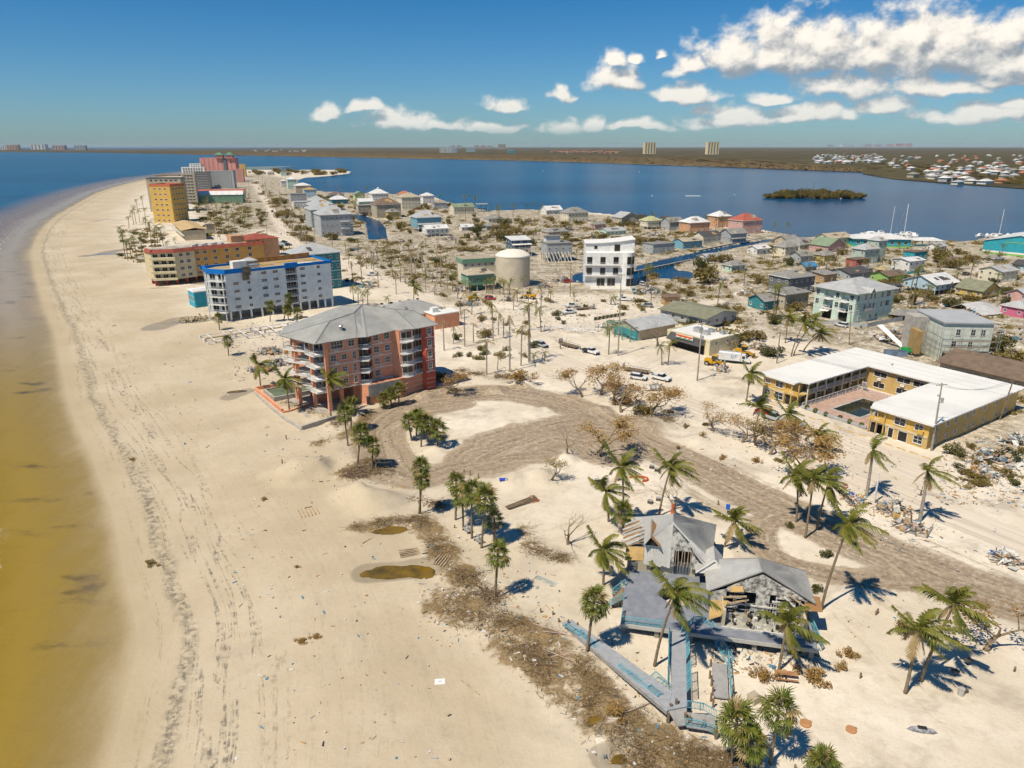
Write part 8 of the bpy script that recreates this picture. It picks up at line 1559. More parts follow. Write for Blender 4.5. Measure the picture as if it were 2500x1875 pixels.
TER = mat('terracotta_disc', (.46, .23, .10), .85, .1)
for px, py, l, s in ((1967, 1765, 'brown turtle-shaped stepping disc beside the tall cabbage palm', 1), (2078, 1782, 'brown turtle-shaped stepping disc on open sand', .9), (1984, 1841, 'brown stepping disc beside the buried palm top', .75)):
    o = small('turtle_disc', l, 'disc', px, py, 20); MB().tube([(0, 0, -.1), (0, 0, .18), (0, 0, .24)], [.62 * s, .62 * s, .45 * s], 18).build('shell', TER, o); MB().tube([(.55 * s, 0, -.1), (.75 * s, 0, .16)], [.16, .14], 8).build('head', TER, o)
o = small('kayak', 'half-buried dark grey kayak on open sand', 'kayak', 2251, 1786, -12); MB().tube([(-1.5, 0, .05), (-1.0, 0, .12), (0, 0, .16), (1.0, 0, .12), (1.5, 0, .05)], [.05, .3, .38, .28, .04], 10).build('hull', mat('kayak_grey', (.14, .15, .19), .6, .3, 2, col2=(.45, .43, .40)), o); MB().box(-.5, -.2, .35, .4, .2, .55).build('cockpit', DARKIN, o)
for px, py, l in ((2329, 1652, 'black barbecue box on a post beside the leaning palms'), (2361, 1625, 'rusty barbecue box on a post beside the bare tree')): o = small('barbecue_grill', l, 'grill', px, py, 15); MB().tube([(0, 0, -.3), (0, 0, .6)], .05, 6).build('post', TYRE, o); MB().box(-.4, -.3, .6, .4, .3, .85).build('fire_box', DM[4], o)
o = small('litter_bin', 'pale concrete litter bin beside a dark lid', 'bin', 2345, 1697, 0); MB().tube([(0, 0, -.2), (0, 0, .9)], .35, 12).build('drum', CONC, o); MB().box(.35, .2, .0, 1.0, .7, .4).build('lid', DM[4], o)
o = small('stone_cube', 'tilted tan concrete block near the ramp rail', 'block', 1840, 1712, 30); MB().box(-.55, -.55, 0, .55, .55, .9).build('block', mat('tan_block', (.46, .38, .27), .9, .1), o); MB().tube([(.45, -.56, .45), (.45, -.58, .45)], .15, 10).build('hole', CONC, o)
o = small('white_board', 'white board with a grey cross lying on the open beach', 'board', 1074, 1661, 5); MB().box(-.62, -.45, 0, .62, .45, .06).build('panel', TRIM, o); MB().beam((-.2, -.15, .065), (.2, .15, .065), .06, .01).beam((-.2, .15, .066), (.2, -.15, .066), .06, .01).build('cross_mark', mat('cross_grey', (.3, .33, .34), .8), o)
o = small('information_stand', 'blue information board on a post beside the track', 'sign', 1776, 1252, -20); MB().tube([(0, 0, -.3), (0, 0, 1.5)], .06, 6).build('post', TYRE, o); MB().box(-.35, -.06, .7, .35, .06, 1.7).build('board', mat('sign_blue', (.02, .12, .55), .5), o)
o = small('blue_barrel', 'blue drum lying on the sand beside the mound', 'barrel', 1227, 1181, 0); MB().tube([(-.6, 0, .3), (.5, 0, .3)], .3, 10).build('drum', mat('drum_blue', (.02, .07, .55), .5), o); MB().tube([(.5, 0, .3), (.9, 0, .3)], .29, 10).build('cap', METAL, o)
for px, py, l in ((1587, 1229, 'black crate on the grey sand patch'), (1607, 1223, 'black crate beside the leaning palm'), (1458, 1175, 'grey bin on the pale sand'), (1509, 1170, 'dark bin behind the slim palm'), (1591, 1142, 'dark wrecked cart at the track edge'), (1603, 1150, 'dark wheel heap beside the wrecked cart')): o = small('dark_bin', l, 'bin', px, py, px); MB().box(-.4, -.3, 0, .4, .3, .55).build('box', DM[4], o); MB().box(-.43, -.33, .56, .43, .33, .62).build('lid', DM[3], o)
ORN = mat('orange_net', (.72, .12, .04), .7); o = small('orange_barrier', 'crumpled orange barrier netting beside the tall palm', 'barrier', 1556, 1172, 0)
for k in range(7): t = k * .5 - 1.2; MB().slope((2.2 * math.cos(t), 1.1 * math.sin(t), 0), (2.2 * math.cos(t + .5), 1.1 * math.sin(t + .5), 0), (2.1 * math.cos(t + .5), 1.0 * math.sin(t + .5), .5), (2.1 * math.cos(t), 1.0 * math.sin(t), .55), th=.04).build('net_panel', ORN, o)
o = small('timber_bundle', 'bundle of long poles wrapped in orange netting', 'timber', 1290, 1225, 32)
for k in range(7): MB().beam((-4.6, k * .14 - .5, .15 + .1 * (k % 2)), (1.5, k * .2 - .7, .5 + .1 * (k % 3)), .14).build('pole', WOOD, o)
for k in range(6): MB().slope((.2 + k * .2, -.9, .1), (.9 + k * .2, -.7, .2), (1.0 + k * .15, .6, .9 - .1 * k), (.3 + k * .2, .7, .6), th=.04).build('net', ORN if k % 2 else BARE, o)
o = small('driftwood_boards', 'row of six pale driftwood boards on the beach', 'boards', 753, 1249, -62)
for k in range(6): MB().beam((-1.6 + .1 * (k % 2), -1.5 + k * .6, .06), (1.6, -1.5 + k * .6, .06), .16, .1).build('board', BARE, o)
MB().beam((-1.5, -.3, .16), (-1.4, .9, .16), .14, .1).build('cross_board', WOOD, o)
for px, py, rz, l in ((1000, 1350, 20, 'broken boards at the edge of the brown pool'), (1080, 1370, 70, 'ladder of boards above the brown pool')):
    o = small('board_stack', l, 'boards', px, py, rz)
    for k in range(5): MB().beam((-1.6, -.9 + k * .45, .1 + .05 * k), (1.5, -.8 + k * .42, .12), .2, .07).build('board', BARE, o)
bp = MB().tube([(0, 0, -.4), (0, 0, .8)], .12, 7).mesh('post', WOOD); r = random.Random(2)
for px, py in ((699, 1073), (690, 1140), (1110, 1290), (1133, 1152), (1148, 1160), (1168, 1166), (1753, 1232), (2138, 1500), (2166, 1245), (2186, 1262), (2206, 1262), (2262, 1303), (2228, 1280), (1495, 1573), (1410, 1535), (1387, 1530), (1975, 1665), (1940, 1880), (2100, 1655), (1320, 1497), (1350, 1502), (1364, 1520), (2142, 1497), (2476, 1640)): o = obj('bollard_post', bp, None, GG(px, py), 0, 'dark timber bollard post sunk in the sand', 'post', 'timber bollard posts'); o.scale.z = r.uniform(.7, 1.3)
fl_ = small('wire_fence', 'sagging wire mesh fence with timber posts round the royal palm', 'fence', 2200, 1280, 0); P = [(2140, 1240), (2175, 1262), (2200, 1285), (2235, 1310), (2262, 1315), (2277, 1290)]
for a, b in zip(P[:-1], P[1:]):
    A, B = G(*a) - fl_.location, G(*b) - fl_.location; A.z = B.z = 0; m = MB()
    for k in range(9): m.beam(A.lerp(B, k / 8) + Vector((0, 0, .1)), A.lerp(B, k / 8) + Vector((0, 0, 1.2)), .02)
    for k in range(7): m.beam(A + Vector((0, 0, .15 + k * .17)), B + Vector((0, 0, .15 + k * .17)), .02)
    m.build('mesh_panel', METAL, fl_); MB().tube([A + Vector((0, 0, -.3)), A + Vector((0, 0, 1.4))], .08, 6).build('post', WOOD, fl_)
ne = small('no_entry_sign', 'round red and white do not enter sign on a leaning post', 'sign', 2060, 1212, -15); MB().tube([(0, 0, -.3), (0, 0, 2.2)], .05, 6).build('post', METAL, ne)
MB().box(-.5, -.03, 1.5, .5, .0, 2.5).build('plate', TRIM, ne); MB().tube([(0, -.03, 2.0), (0, -.05, 2.0)], .46, 24).build('red_disc', mat('sign_red', (.55, .02, .03), .5), ne); MB().box(-.34, -.065, 1.93, .34, -.052, 2.07).build('white_bar', TRIM, ne)
def text(txt, root, loc, size, mt):
    cu = bpy.data.curves.new('lettering', 'FONT'); cu.body = txt; cu.size = size; cu.align_x = 'CENTER'; cu.extrude = .004; t = bpy.data.objects.new('lettering', cu); C.objects.link(t); dg = bpy.context.evaluated_depsgraph_get(); me = bpy.data.meshes.new_from_object(t.evaluated_get(dg)); bpy.data.objects.remove(t); me.materials.append(mt); o = obj('lettering', me, root, loc); o.rotation_euler = (R(90), 0, 0); return o
text('DO NOT', ne, (0, -.062, 2.13), .17, TRIM); text('ENTER', ne, (0, -.062, 1.72), .17, TRIM)
for px, py, c, l in ((2077, 1215, 'sign_blue', 'blue sign board propped behind the do not enter sign'), (2100, 1222, 'yellow_paint', 'yellow sign board in the litter heap'), (2187, 1270, 'yellow_paint', 'yellow sign board on the wire fence')): o = small('sign_board', l, 'sign', px, py, -30); MB().box(-.5, -.04, .4, .5, .04, 1.2).build('board', MATS[c], o); MB().beam((0, .06, -.2), (0, .06, 1.0), .07).build('post', WOOD, o)
o = small('blue_chairs', 'tangle of blue beach chairs beside the grey track', 'chairs', 2432, 1357, 10); r = random.Random(12)
for k in range(16): MB().beam((r.gauss(0, .8), r.gauss(0, .5), r.uniform(.1, .4)), (r.gauss(0, .8), r.gauss(0, .5), r.uniform(.2, .9)), .07, .2).build('chair_piece', mat('chair_blue', (.05, .22, .55), .6) if k % 3 else WHT, o)
for px, py, ln, rz, l in ((1329, 1421, 3.6, -38, 'detached pale cyan railing lying flat on the sand'), (1960, 1612, 5, -8, 'detached pale cyan railing below the gutted hall'), (1620, 1560, 2, -20, 'short detached cyan railing under the deck edge')): o = small('fallen_rail', l, 'railing', px, py, rz); rail2('rail_panel', o, (-ln / 2, 0, .05), (ln / 2, 0, .05), .05, (0, .8), mat('faded_cyan', (.42, .52, .52), .7, .1))
for i, (a, b) in enumerate((((1300, 1532), (1402, 1560)), ((1322, 1552), (1405, 1556)), ((1325, 1589), (1412, 1630)), ((1345, 1608), (1432, 1596)), ((1525, 1755), (1590, 1715)), ((1690, 1855), (1765, 1865)), ((1230, 1430), (1260, 1465)), ((885, 1328), (930, 1300)), ((1125, 1660), (1170, 1695)))): A, B = GG(*a), GG(*b); m = MB().tube([(0, 0, .1), tuple((B - A) / 2 + Vector((0, 0, .18))), tuple(B - A + Vector((0, 0, .1)))], .06, 5); m.build('loose_pipe', DM[5] if i < 6 else BARE, None, loc=A, label=['pale pipe lying highest in the brush by the ramp end', 'pale pipe crossing the first pipe in the brush', 'long pale pipe sloping through the brush', 'pale pipe leading to the ramp palm', 'grey timber beside the boardwalk platform', 'white pipe beside the lowest palms', 'white post leaning at the bank palm', 'brown rod beside the littered pool', 'pale driftwood pole near the white board'][i], cat='pipe')
# storm-browned undergrowth over the town lots: one mass
r = random.Random(55); VV = []; LV = np.array([[r.gauss(0, .5), r.gauss(0, .5), abs(r.gauss(0, .3))] for _ in range(70)])
for n, x0, x1, y0, y1, sl in ((330, 1120, 1700, 530, 610, .04), (420, 1820, 2500, 590, 780, 0), (200, 640, 1100, 470, 540, .08), (150, 840, 1130, 585, 690, .05), (170, 1560, 1900, 640, 800, 0), (90, 620, 760, 430, 560, .8), (110, 2330, 2500, 780, 1000, .1), (60, 290, 400, 560, 640, 0), (110, 480, 610, 485, 580, 0), (9, 2320, 2500, 1090, 1190, .05)):
    for _ in range(n):
        px = r.uniform(x0, x1); p = G(px, r.uniform(y0, y1) + sl * (px - x0)); zz = gz(p.x, p.y)
        if zz < -.3 or onroad(p.x, p.y): continue
        s_ = r.uniform(.5, 1.9) * (.6 + p.y / 480); c = LV * s_ * np.array([1, 1, r.uniform(.5, 1.1)]) + np.array([p.x, p.y, zz + .1]); k = s_ * .16; u = rng.normal(0, k, (70, 3)); w_ = rng.normal(0, k * .6, (70, 3)); VV.append(np.stack([c - u, c + w_, c + u, c - w_], 1).reshape(-1, 3))
V_ = np.concatenate(VV); me = bpy.data.meshes.new('undergrowth'); me.from_pydata(V_.tolist(), [], np.arange(len(V_)).reshape(-1, 4).tolist()); me.materials.append(leaf_mat('undergrowth_leaf', (.16, .13, .035), (.32, .24, .08), .2)); obj('undergrowth', me, None, label='storm-browned undergrowth and leaf litter between the houses', cat='undergrowth', kind='stuff')
# ------------------------------------------------------------------ far shores
def flatpoly(name, pts, z, mt, lab=None):
    m = MB(); m.poly(*[(p[0], p[1], z) for p in pts]); return m.build(name, mt, None, kind='structure')
def far_mat():
    m = bpy.data.materials.new('far_land'); m.use_nodes = True; t = NT(m.node_tree); b = t.n['Principled BSDF']; P = t.new('ShaderNodeNewGeometry').outputs['Position']
    a = t.noise(P, .0022, 6, .65); c = t.noise(t.v('MULTIPLY', P, (1, .35, 1)), .012, 5, .7); Y = t.sep(P)[1]
    col = t.mix(t.ramp(a, .36, .62), (.075, .062, .036), (.115, .098, .05)); col = t.mix(t.ramp(c, .4, .7), col, (.05, .045, .03))
    town = t.m('MULTIPLY', t.ramp(t.noise(t.v('MULTIPLY', P, (1, .12, 1)), .02, 4, .8), .60, .70), t.ramp(Y, 5500, 9000)); col = t.mix(t.m('MULTIPLY', town, .7), col, (.42, .36, .30))
    t.put(b.inputs['Base Color'], col); b.inputs['Roughness'].default_value = 1; b.inputs['Specular IOR Level'].default_value = 0; return m
FARM = far_mat()
SH = [(-400, 371), (0, 371), (225, 372.5), (420, 376), (600, 379.5), (900, 385), (1240, 391.5), (1500, 399), (1740, 407), (1840, 410.5), (1990, 416), (2110, 420), (2106, 425), (2180, 437), (2300, 447), (2420, 455), (2560, 465), (2900, 490), (4200, 500)]
sh = [G(a, b, 0) for a, b in SH]
flatpoly('mainland', [(p.x, p.y) for p in sh] + [(39000, 2000), (39000, 43500), (-5000, 43500)] + [tuple(G(a, b, 0)[:2]) for a, b in ((900, 359.5), (640, 362), (400, 364.3), (0, 364), (-400, 364))], .25, FARM)
P = spline([G(a, b, 0) for a, b in SH[3:12]], 60); r = random.Random(5); offs = [3, 9, 16, 25, 36, 50, 66, 85, 108, 135, 170, 215, 280, 370, 500, 700, 1000, 1500]
V = []; Fc = []
for i, q in enumerate(P):
    for j, o in enumerate(offs): V.append((q[0] + o * .12 + r.uniform(-4, 4), q[1] + o + r.uniform(-3, 3), 0.0 if j == 0 else (r.uniform(3, 9.5) if j > 1 else r.uniform(2, 5)) * (1 if j < 15 else .7)))
K = len(offs)
for i in range(len(P) - 1):
    for j in range(K - 1): a = i * K + j; Fc.append((a, a + K, a + K + 1, a + 1))
me = bpy.data.meshes.new('canopy'); me.from_pydata(V, [], Fc); me.materials.append(mat('mangrove_canopy', (.15, .105, .055), 1, .3, .03, 0, col2=(.075, .065, .035))); obj('mangrove_forest', me, None, label='brown storm-stripped mangrove forest along the far bay shore', cat='forest', kind='stuff')
m = MB(); Q = spline([G(a, b, 0) for a, b in SH[4:9]], 12)
for a, b in zip(Q[:-1], Q[1:]): m.quad((a[0], a[1] - 9, .45), (b[0], b[1] - 9, .45), (b[0], b[1] + 16, .6), (a[0], a[1] + 16, .6))
m.build('far_beach', mat('far_sand', (.60, .50, .38), 1, .1, .05), None, kind='structure')
# distant towers
WALL['twin'] = (.80, .64, .36)
def tower(x0, x1, yb, yt, c, lab, n=1):
    p = G((x0 + x1) / 2, yb); w_ = (x1 - x0) / F * (p.y * CP); h = rowh(p, yt); o = thing('distant_tower', lab, 'tower', p, R(8)); MB().box(-w_ / 2, 0, -1, w_ / 2, w_ * .5, h).build('wall', wm(c), o); k = max(2, min(4, int(w_ / 9)))
    g_ = glass('far_window', (.10, .13, .16), .3)
    for i in range(k): MB().box(-w_ / 2 + w_ * (i + .25) / k, -.6, h * .05, -w_ / 2 + w_ * (i + .62) / k, -.01, h * .96).build('window_bay', g_, o)
    MB().box(-w_ / 2 - 1, -1, h + .01, w_ / 2 + 1, w_ * .5 + 1, h + 2.5).build('roof', wm('white'), o)
for a in [(1573, 1601, 376, 348, 'twin', 'left of the twin cream towers beyond the bay forest'), (1726, 1755, 377, 347, 'twin', 'right of the twin cream towers beyond the bay forest'), (1216, 1235, 364, 352, 'tan', 'tan tower block at the right end of the far skyline cluster'), (1158, 1170, 363, 355, 'tan', 'small tan tower in the far skyline cluster'), (1174, 1187, 363, 355.5, 'pink', 'pinkish tower in the far skyline cluster'), (1190, 1202, 363, 355.5, 'tan', 'tan tower beside the pinkish far tower'), (1100, 1111, 362, 355, 'grey', 'grey tower in the far skyline cluster'), (1116, 1127, 362, 355, 'tan', 'tan tower beside the grey far tower'), (1074, 1088, 373, 362, 'white', 'white apartment block on the far shore'), (1090, 1104, 373, 361, 'offwhite', 'taller white apartment block on the far shore'), (1105, 1116, 373, 362, 'paleblue', 'pale blue apartment block on the far shore'), (1140, 1160, 371, 362, 'paleblue', 'pale blue low block on the far shore'), (1241, 1258, 374, 367, 'turq', 'turquoise low block on the far shore'), (0, 16, 366, 357, 'white', 'white tower at the far left headland'), (19, 44, 366, 354, 'orange', 'orange tower block on the far left headland'), (77, 110, 365, 353, 'offwhite', 'white tower block on the far left headland'), (129, 157, 366, 355, 'pink', 'pinkish tower block on the far left headland'), (183, 208, 366, 355, 'grey', 'grey tower block on the far left headland'), (2020, 2035, 358, 354, 'tan', 'low tan block on the far right skyline'), (2056, 2085, 358, 353, 'white', 'white block row on the far right skyline'), (2110, 2128, 358, 353, 'pink', 'pink block on the far right skyline'), (2134, 2152, 358, 353.5, 'bigpink', 'rose block on the far right skyline'), (2164, 2182, 358, 352.5, 'pink', 'tall pink block on the far right skyline'), (2186, 2206, 358, 350.5, 'bigpink', 'tallest rose block on the far right skyline'), (2208, 2228, 358, 350.5, 'bigpink', 'rose block at the right end of the far skyline')]: tower(*a)
# far houses: one low-poly house mesh per colour pair
r = random.Random(31); HM = {}
def farhouse(px, py, w_, h, c, rc, lab, grp_):
    p = G(px, py); p.z = .2; k = (c, rc)
    if k not in HM: HM[k] = (MB().box(-.5, -.35, 0, .5, .35, .62).mesh('wall', wm(c)), hip_roof(MB(), -.58, -.43, .58, .43, .62, .38, th=.03).mesh('roof', rm(rc)))
    o = thing('far_house', lab, 'house', p, R(r.uniform(10, 45)), grp_); a = obj('wall', HM[k][0], o); b = obj('roof', HM[k][1], o); a.scale = b.scale = (w_, w_, h)
for i in range(210):
    px = r.uniform(1990, 2500); lo = 380 + max(0, (2250 - px)) * .0; py = r.uniform(378, 400) if px < 2150 else r.uniform(379, 452 - max(0, (2330 - px) * .12))
    if 2100 < px < 2260 and py > 400 and r.random() < .75: continue
    c, rc = r.choice([('white', 'shingle'), ('cream', 'metal'), ('grey', 'white'), ('orange', 'terracotta'), ('blue', 'metal'), ('tan', 'shingle'), ('cream', 'white'), ('white', 'white')]); farhouse(px, py, r.uniform(13, 22), r.uniform(7, 11), c, rc, '%s far-shore house under a %s roof across the bay' % (c, {'shingle': 'grey', 'metal': 'pale metal', 'white': 'white', 'terracotta': 'terracotta'}[rc]), 'far-shore houses %s %s' % (c, rc))
for i in range(26): farhouse(1350 + i * 6.4 + r.uniform(-2, 2), r.uniform(370, 375), r.uniform(26, 40), r.uniform(12, 16), 'orange' if i % 3 else 'cream', 'terracotta', '%s terrace under terracotta roof beyond the bay forest' % ('orange' if i % 3 else 'cream'), 'terraces beyond the forest %d' % (i % 3 > 0))
for i in range(14): farhouse(r.uniform(600, 760), r.uniform(367, 371), 26, 11, 'white', 'white', 'white house on the far strip of land', 'white houses on the far strip')
for i in range(80):
    px = r.uniform(2110, 2500); py = r.uniform(388, 418) + max(0, (px - 2120)) * .092; p = G(px, py); p.z = 0; bush(p, r.uniform(5, 10), r.uniform(4, 8), r.choice((1, 3, 1)), 'brown tree among the far-shore houses', 'trees among far-shore houses', 'far_tree')
# mangrove islet
p = G(2000, 484); isl = thing('mangrove_islet', 'low green-brown mangrove islet alone in the bay', 'islet', (p.x, p.y + 12, WL)); wI = 240 / F * (p.y * CP + 18)
for i in range(70):
    t = r.uniform(-1, 1); y = r.gauss(0, .4) * 22 * math.sqrt(1 - t * t); k = obj('mangrove', BU[r.choice((0, 1, 1, 3))], isl, (t * wI * .47, y, -.3)); s = (1 - t * t) * .6 + .5; k.scale = (r.uniform(5, 8), r.uniform(5, 8), r.uniform(6, 11) * s); k.rotation_euler.z = r.random() * 6
MB().tube([(-4, 0, 0), (-3.5, 0, 16), (-3, 0, 19)], [.4, .3, .1], 5).build('dead_snag', BARK, isl)
# boats
HULL = mat('gel_coat', (.78, .77, .74), .35, .05); r = random.Random(17)
def boat(p, rz, L, lab, mast=0, lean=0.0, grp_='boats piled at the marina'):
    o = thing('sail_boat' if mast else 'motor_boat', lab, 'boat', p, R(rz), grp_); o.rotation_euler.x = lean; w_ = L * .28; m = MB(); S = [(-L / 2, w_ * .42), (-L * .1, w_ * .5), (L * .25, w_ * .4), (L / 2, .02)]; top = [(x, -y) for x, y in S] + [(x, y) for x, y in reversed(S)]; bot = [(x * .9, y * .5) for x, y in top]
    n = len(top); m.poly(*[(x, y, L * .16) for x, y in top])
    for i in range(n): j = (i + 1) % n; m.quad((*bot[i], 0), (*bot[j], 0), (*top[j], L * .16), (*top[i], L * .16))
    m.poly(*[(x, y, 0) for x, y in reversed(bot)]); m.build('hull', HULL, o); hull(MB(), [(-L * .2, L * .161), (L * .2, L * .161), (L * .08, L * .28), (-L * .18, L * .28)], -w_ * .3, w_ * .3, .1).build('cabin', HULL, o); MB().box(-L * .1, -w_ * .31, L * .2, L * .1, w_ * .31, L * .25).build('cabin_window', CGL, o)
    if mast: MB().tube([(0, 0, L * .16), (0, 0, mast)], .16, 6).build('mast', HULL, o); MB().beam((0, 0, mast), (L * .48, 0, L * .2), .05).build('stay', METAL, o); MB().beam((0, 0, L * .3), (-L * .45, 0, L * .32), .12).build('boom', HULL, o)
def at(px, py, z=WL): p = G(px, py, 0); p.z = z; return p
boat(at(2172, 582), 20, 14, 'sailing boat with straight white mast at the marina pile', 22); boat(at(2205, 585), 160, 13, 'sailing boat with bent white mast at the marina pile', 24, .12); boat(at(2437, 582), 10, 13, 'sailing boat with white mast behind the turquoise warehouse', 20)
for i in range(15): boat(at(2110 + i * 9 + r.uniform(-4, 4), r.uniform(576, 588), .2 + r.uniform(0, 1.6)), r.uniform(0, 360), r.uniform(8, 13), 'white motor boat piled against the marina quay', 0, r.uniform(-.5, .5))
for i in range(6): boat(at(2390 + i * 17, 578 + r.uniform(-2, 2), .2), r.uniform(0, 60), 9, 'white motor boat behind the turquoise warehouse', 0, .2, 'boats behind the warehouse')
boat(at(948, 543), 30, 9, 'white and mint motor boat stranded at the canal', 0, .1, 'stranded boats')
o = thing('sunken_barge', 'long pale sunken barge lying low in the bay', 'barge', at(1695, 478)); MB().box(-11, -2, -.5, 7, 2, .9).build('deck', HULL, o); MB().slope((7, -2, .4), (12, -2, -.4), (12, 2, -.4), (7, 2, .4), th=.3).build('sunken_end', HULL, o)
for px, py in ((1592, 483), (1561, 422), (1793, 480), (1325, 420), (2052, 490)): o = thing('channel_marker', 'small white channel marker post in the bay', 'marker', at(px, py), 0, 'channel markers in the bay'); MB().tube([(0, 0, -2), (0, 0, 3)], .25, 6).build('post', WOOD, o); MB().box(-.8, -.1, 2.2, .8, .1, 3.8).build('board', TRIM, o)
dm = MB().tube([(0, 0, -1.5), (0, 0, 2.4)], .2, 5).mesh('pile', WOOD)
for n, x0, y0, x1, y1, l in ((26, 728, 441, 800, 445, 'timber dock piling standing in the bay beside the far point'), (16, 1560, 668, 1700, 632, 'timber dock piling along the canal bank'), (14, 2080, 577, 2290, 586, 'timber mooring pile at the marina quay'), (12, 1862, 566, 1950, 580, 'timber dock piling beside the tan cottage'), (10, 900, 560, 940, 586, 'timber piling along the small canal'), (12, 2106, 425, 2300, 446, 'timber piling along the far-shore seawall')):
    for i in range(n): t = i / (n - 1); p = at(x0 + (x1 - x0) * t + r.uniform(-2, 2), y0 + (y1 - y0) * t + r.uniform(-1.5, 1.5)); obj('dock_piling', dm, None, p, 0, l, 'piling', 'dock pilings: ' + l.split(' piling ')[-1][:30]).scale.z = r.uniform(.6, 1.2)
for a, b, l in (((1545, 664), (1690, 634), 'grey concrete seawall along the canal'), ((1705, 612), (1880, 577), 'timber seawall along the upper canal')):
    A, B = G(*a), G(*b); o = thing('canal_seawall', l, 'seawall', (A.x, A.y, 0)); d = B - A; MB().beam((0, 0, -.6), (d.x, d.y, -.6), .5, 1.7).build('wall', CONC, o); MB().beam((0, 0, .3), (d.x, d.y, .3), .8, .16).build('cap', CONC, o)
# ------------------------------------------------------------------ cumulus: a sky ring beyond everything, clear between the clouds
CLOUDS = []
cz = ZM(600, 0, 1.1642)
for x, y, a, b in [(1260, 190, 60, 45), (1400, 150, 130, 100), (1580, 135, 200, 135), (1760, 130, 220, 145), (1960, 125, 260, 150), (2180, 130, 240, 145),
                   (1250, 262, 120, 34), (1050, 225, 80, 55), (1045, 175, 42, 40), (1105, 165, 25, 22), (1183, 148, 20, 18), (905, 265, 46, 22),
                   (740, 296, 80, 30), (225, 305, 60, 36), (350, 298, 60, 28), (450, 340, 105, 46), (570, 352, 100, 26), (890, 362, 80, 36), (985, 352, 55, 34),
                   (1110, 356, 95, 22), (1290, 298, 55, 28), (1700, 255, 170, 52), (1990, 240, 120, 50), (2150, 215, 100, 36), (1830, 296, 80, 40), (1380, 330, 150, 40),
                   (2060, 325, 140, 42), (1600, 328, 110, 40), (2190, 300, 60, 30), (700, 360, 90, 18), (1500, 275, 60, 22)]:
    px, py = cz(x, y); A = azel(px, py); B = azel(px, py - b / 1.1642)
    CLOUDS.append((A[0], A[1], a / 1.1642 / F, abs(B[1] - A[1])))
for k in range(14): CLOUDS.append((0.86 + k * 0.32, 0.05 + 0.05 * (k % 4), 0.13 + 0.05 * (k % 3), 0.035 + 0.02 * (k % 3)))     # the same fair-weather cumulus goes on outside the frame
def sky_material(blobs):
    grp = bpy.data.node_groups.new('cloud_density', 'ShaderNodeTree'); grp.interface.new_socket('P', in_out='INPUT', socket_type='NodeSocketVector'); grp.interface.new_socket('D', in_out='OUTPUT', socket_type='NodeSocketFloat')
    g = NT(grp); gi = g.new('NodeGroupInput'); go = g.new('NodeGroupOutput'); P0 = gi.outputs[0]; warp = g.noise(P0, 11.0, 3, 0.55, col=True); P1 = g.v('ADD', P0, g.v('MULTIPLY', g.v('SUBTRACT', warp, (0.5, 0.5, 0.5)), (0.085, 0.045, 0))); acc = None
    for a, e, ra, re in blobs:
        q = g.v('MULTIPLY', g.v('SUBTRACT', P1, (a, e - re * .25, 0)), (1 / ra, 1 / (re * 1.25), 0)); q = g.v('MAXIMUM', q, g.v('MULTIPLY', q, (-1, -2.6, 0))); q = g.m('SUBTRACT', 1.08, g.v('LENGTH', q)); acc = q if acc is None else g.m('MAXIMUM', acc, q)
    fb = g.noise(g.v('MULTIPLY', P0, (1, 1.25, 1)), 30.0, 7, 0.57, 0.2); g.put(go.inputs[0], g.m('ADD', g.m('MULTIPLY', g.m('MAXIMUM', acc, -.6), 0.85), g.m('MULTIPLY', g.m('SUBTRACT', fb, 0.5), 1.65)))
    cm = bpy.data.materials.new('sky_clouds'); cm.use_nodes = True; t = NT(cm.node_tree); t.n.clear(); dx, dy, dz = t.sep(t.new('ShaderNodeNewGeometry').outputs['Position'])[:3]
    EL = t.m('ARCTANGENT', t.m('DIVIDE', t.m('SUBTRACT', dz, HC), 61500.0)); Pd = t.comb(t.m('ARCTAN2', dx, dy), EL, 0)
    def cden(off): nd = t.new('ShaderNodeGroup', node_tree=grp); t.put(nd.inputs[0], t.v('ADD', Pd, off)); return nd.outputs[0]
    d0, d1 = cden((0, 0, 0)), cden((-0.008, 0.015, 0)); cov = t.m('MULTIPLY', t.ramp(d0, 0.0, 0.55), t.ramp(EL, 0.008, 0.03)); lit = t.ramp(t.m('SUBTRACT', d0, d1), -.40, .46)  # bright tops and grey bases: cloud light and shade painted from the density difference
    cc = t.mix(lit, (.25, .29, .34), (.95, .88, .78)); cc = t.mix(t.ramp(EL, 0.0, 0.13), t.mix(0.5, cc, (.40, .50, .54)), cc)  # low clouds blend towards grey-blue, distance haze painted into their colour
    em = t.new('ShaderNodeEmission'); t.put(em.inputs[0], cc); tr = t.new('ShaderNodeBsdfTransparent'); ms = t.new('ShaderNodeMixShader'); t.put(ms.inputs[0], cov); t.put(ms.inputs[1], tr.outputs[0]); t.put(ms.inputs[2], em.outputs[0]); t.put(t.new('ShaderNodeOutputMaterial').inputs[0], ms.outputs[0]); return cm
m = MB(); n = 96
for i in range(n):
    A, B = [(62000 * math.sin(2 * math.pi * k / n), 62000 * math.cos(2 * math.pi * k / n)) for k in (i, i + 1)]; m.cur = 0 if i < 13 or i > 82 else 1; m.quad((*A, 500), (*B, 500), (*B, 27000), (*A, 27000))
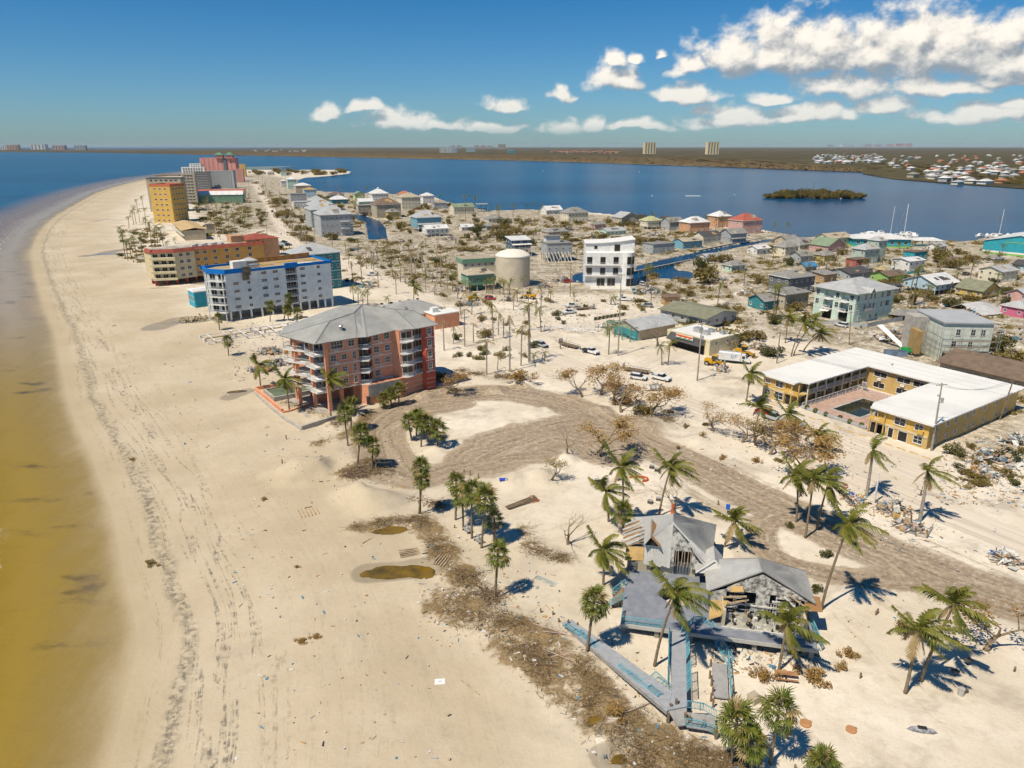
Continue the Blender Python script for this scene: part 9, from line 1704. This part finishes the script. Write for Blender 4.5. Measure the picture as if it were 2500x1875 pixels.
m.build('sky', [sky_material(CLOUDS[:31]), sky_material(CLOUDS[31:])], None, kind='structure')
# ------------------------------------------------------------------ labels of repeated palms and bushes: by the building they stand beside
anch = [(o.matrix_basis.translation.copy(), o['label']) for o in C.objects if o.get('category') in ('house', 'hotel', 'motel', 'building', 'apartment', 'store', 'tank', 'pavilion', 'warehouse', 'foundation', 'seawall') and not o.name.startswith('far_house')]
def shortlab(l):
    ws = l.split(); stop = ('with', 'under', 'on', 'beside', 'behind', 'near', 'in', 'at', 'among', 'by', 'below', 'standing', 'of', 'from', 'wrapped', 'facing', 'around', 'half', 'running', 'peeking', 'between', 'and', 'rising', 'along', 'second', 'third', 'farthest')
    out = []
    for w_ in ws:
        if w_ in stop and len(out) > 1 and not (w_ == 'and' and len(out) < 3): break
        out.append(w_)
    return ' '.join(out)
for o in list(C.objects):
    if o.parent is None and o.name.split('.')[0] in ('palm_tree', 'shrub', 'scrub_clump', 'timber_bollard') and o.get('group') not in ('storm-browned bushes',):
        p = o.location; d, l = min(((q - p).length, l) for q, l in anch); n0 = {'palm_tree': o['label'].split(' palm')[0] + ' palm', 'shrub': 'ragged bush', 'scrub_clump': 'low scrub clump'}[o.name.split('.')[0]]
        w_ = (n0 + (' beside the ' if d < 35 else ' in the open towards the ') + shortlab(l)).split()[:16]; o['label'] = ' '.join(w_); o['group'] = ' '.join(w_)
# ------------------------------------------------------------------ sea haze
hzm = bpy.data.materials.new('sea_haze'); hzm.use_nodes = True; t = NT(hzm.node_tree); t.n.clear(); pvn = t.new('ShaderNodeVolumePrincipled'); pvn.inputs['Color'].default_value = (.72, .84, .95, 1); pvn.inputs['Density'].default_value = HAZE_D; pvn.inputs['Anisotropy'].default_value = 0.0; ou = t.new('ShaderNodeOutputMaterial'); t.l.new(pvn.outputs[0], ou.inputs['Volume'])
if HAZE_D > 0: MB().box(-41000, -900, -5.5, 41000, 45000, 150).build('haze', hzm, None, label='thin pale sea haze over the whole coast', cat='haze', kind='stuff')
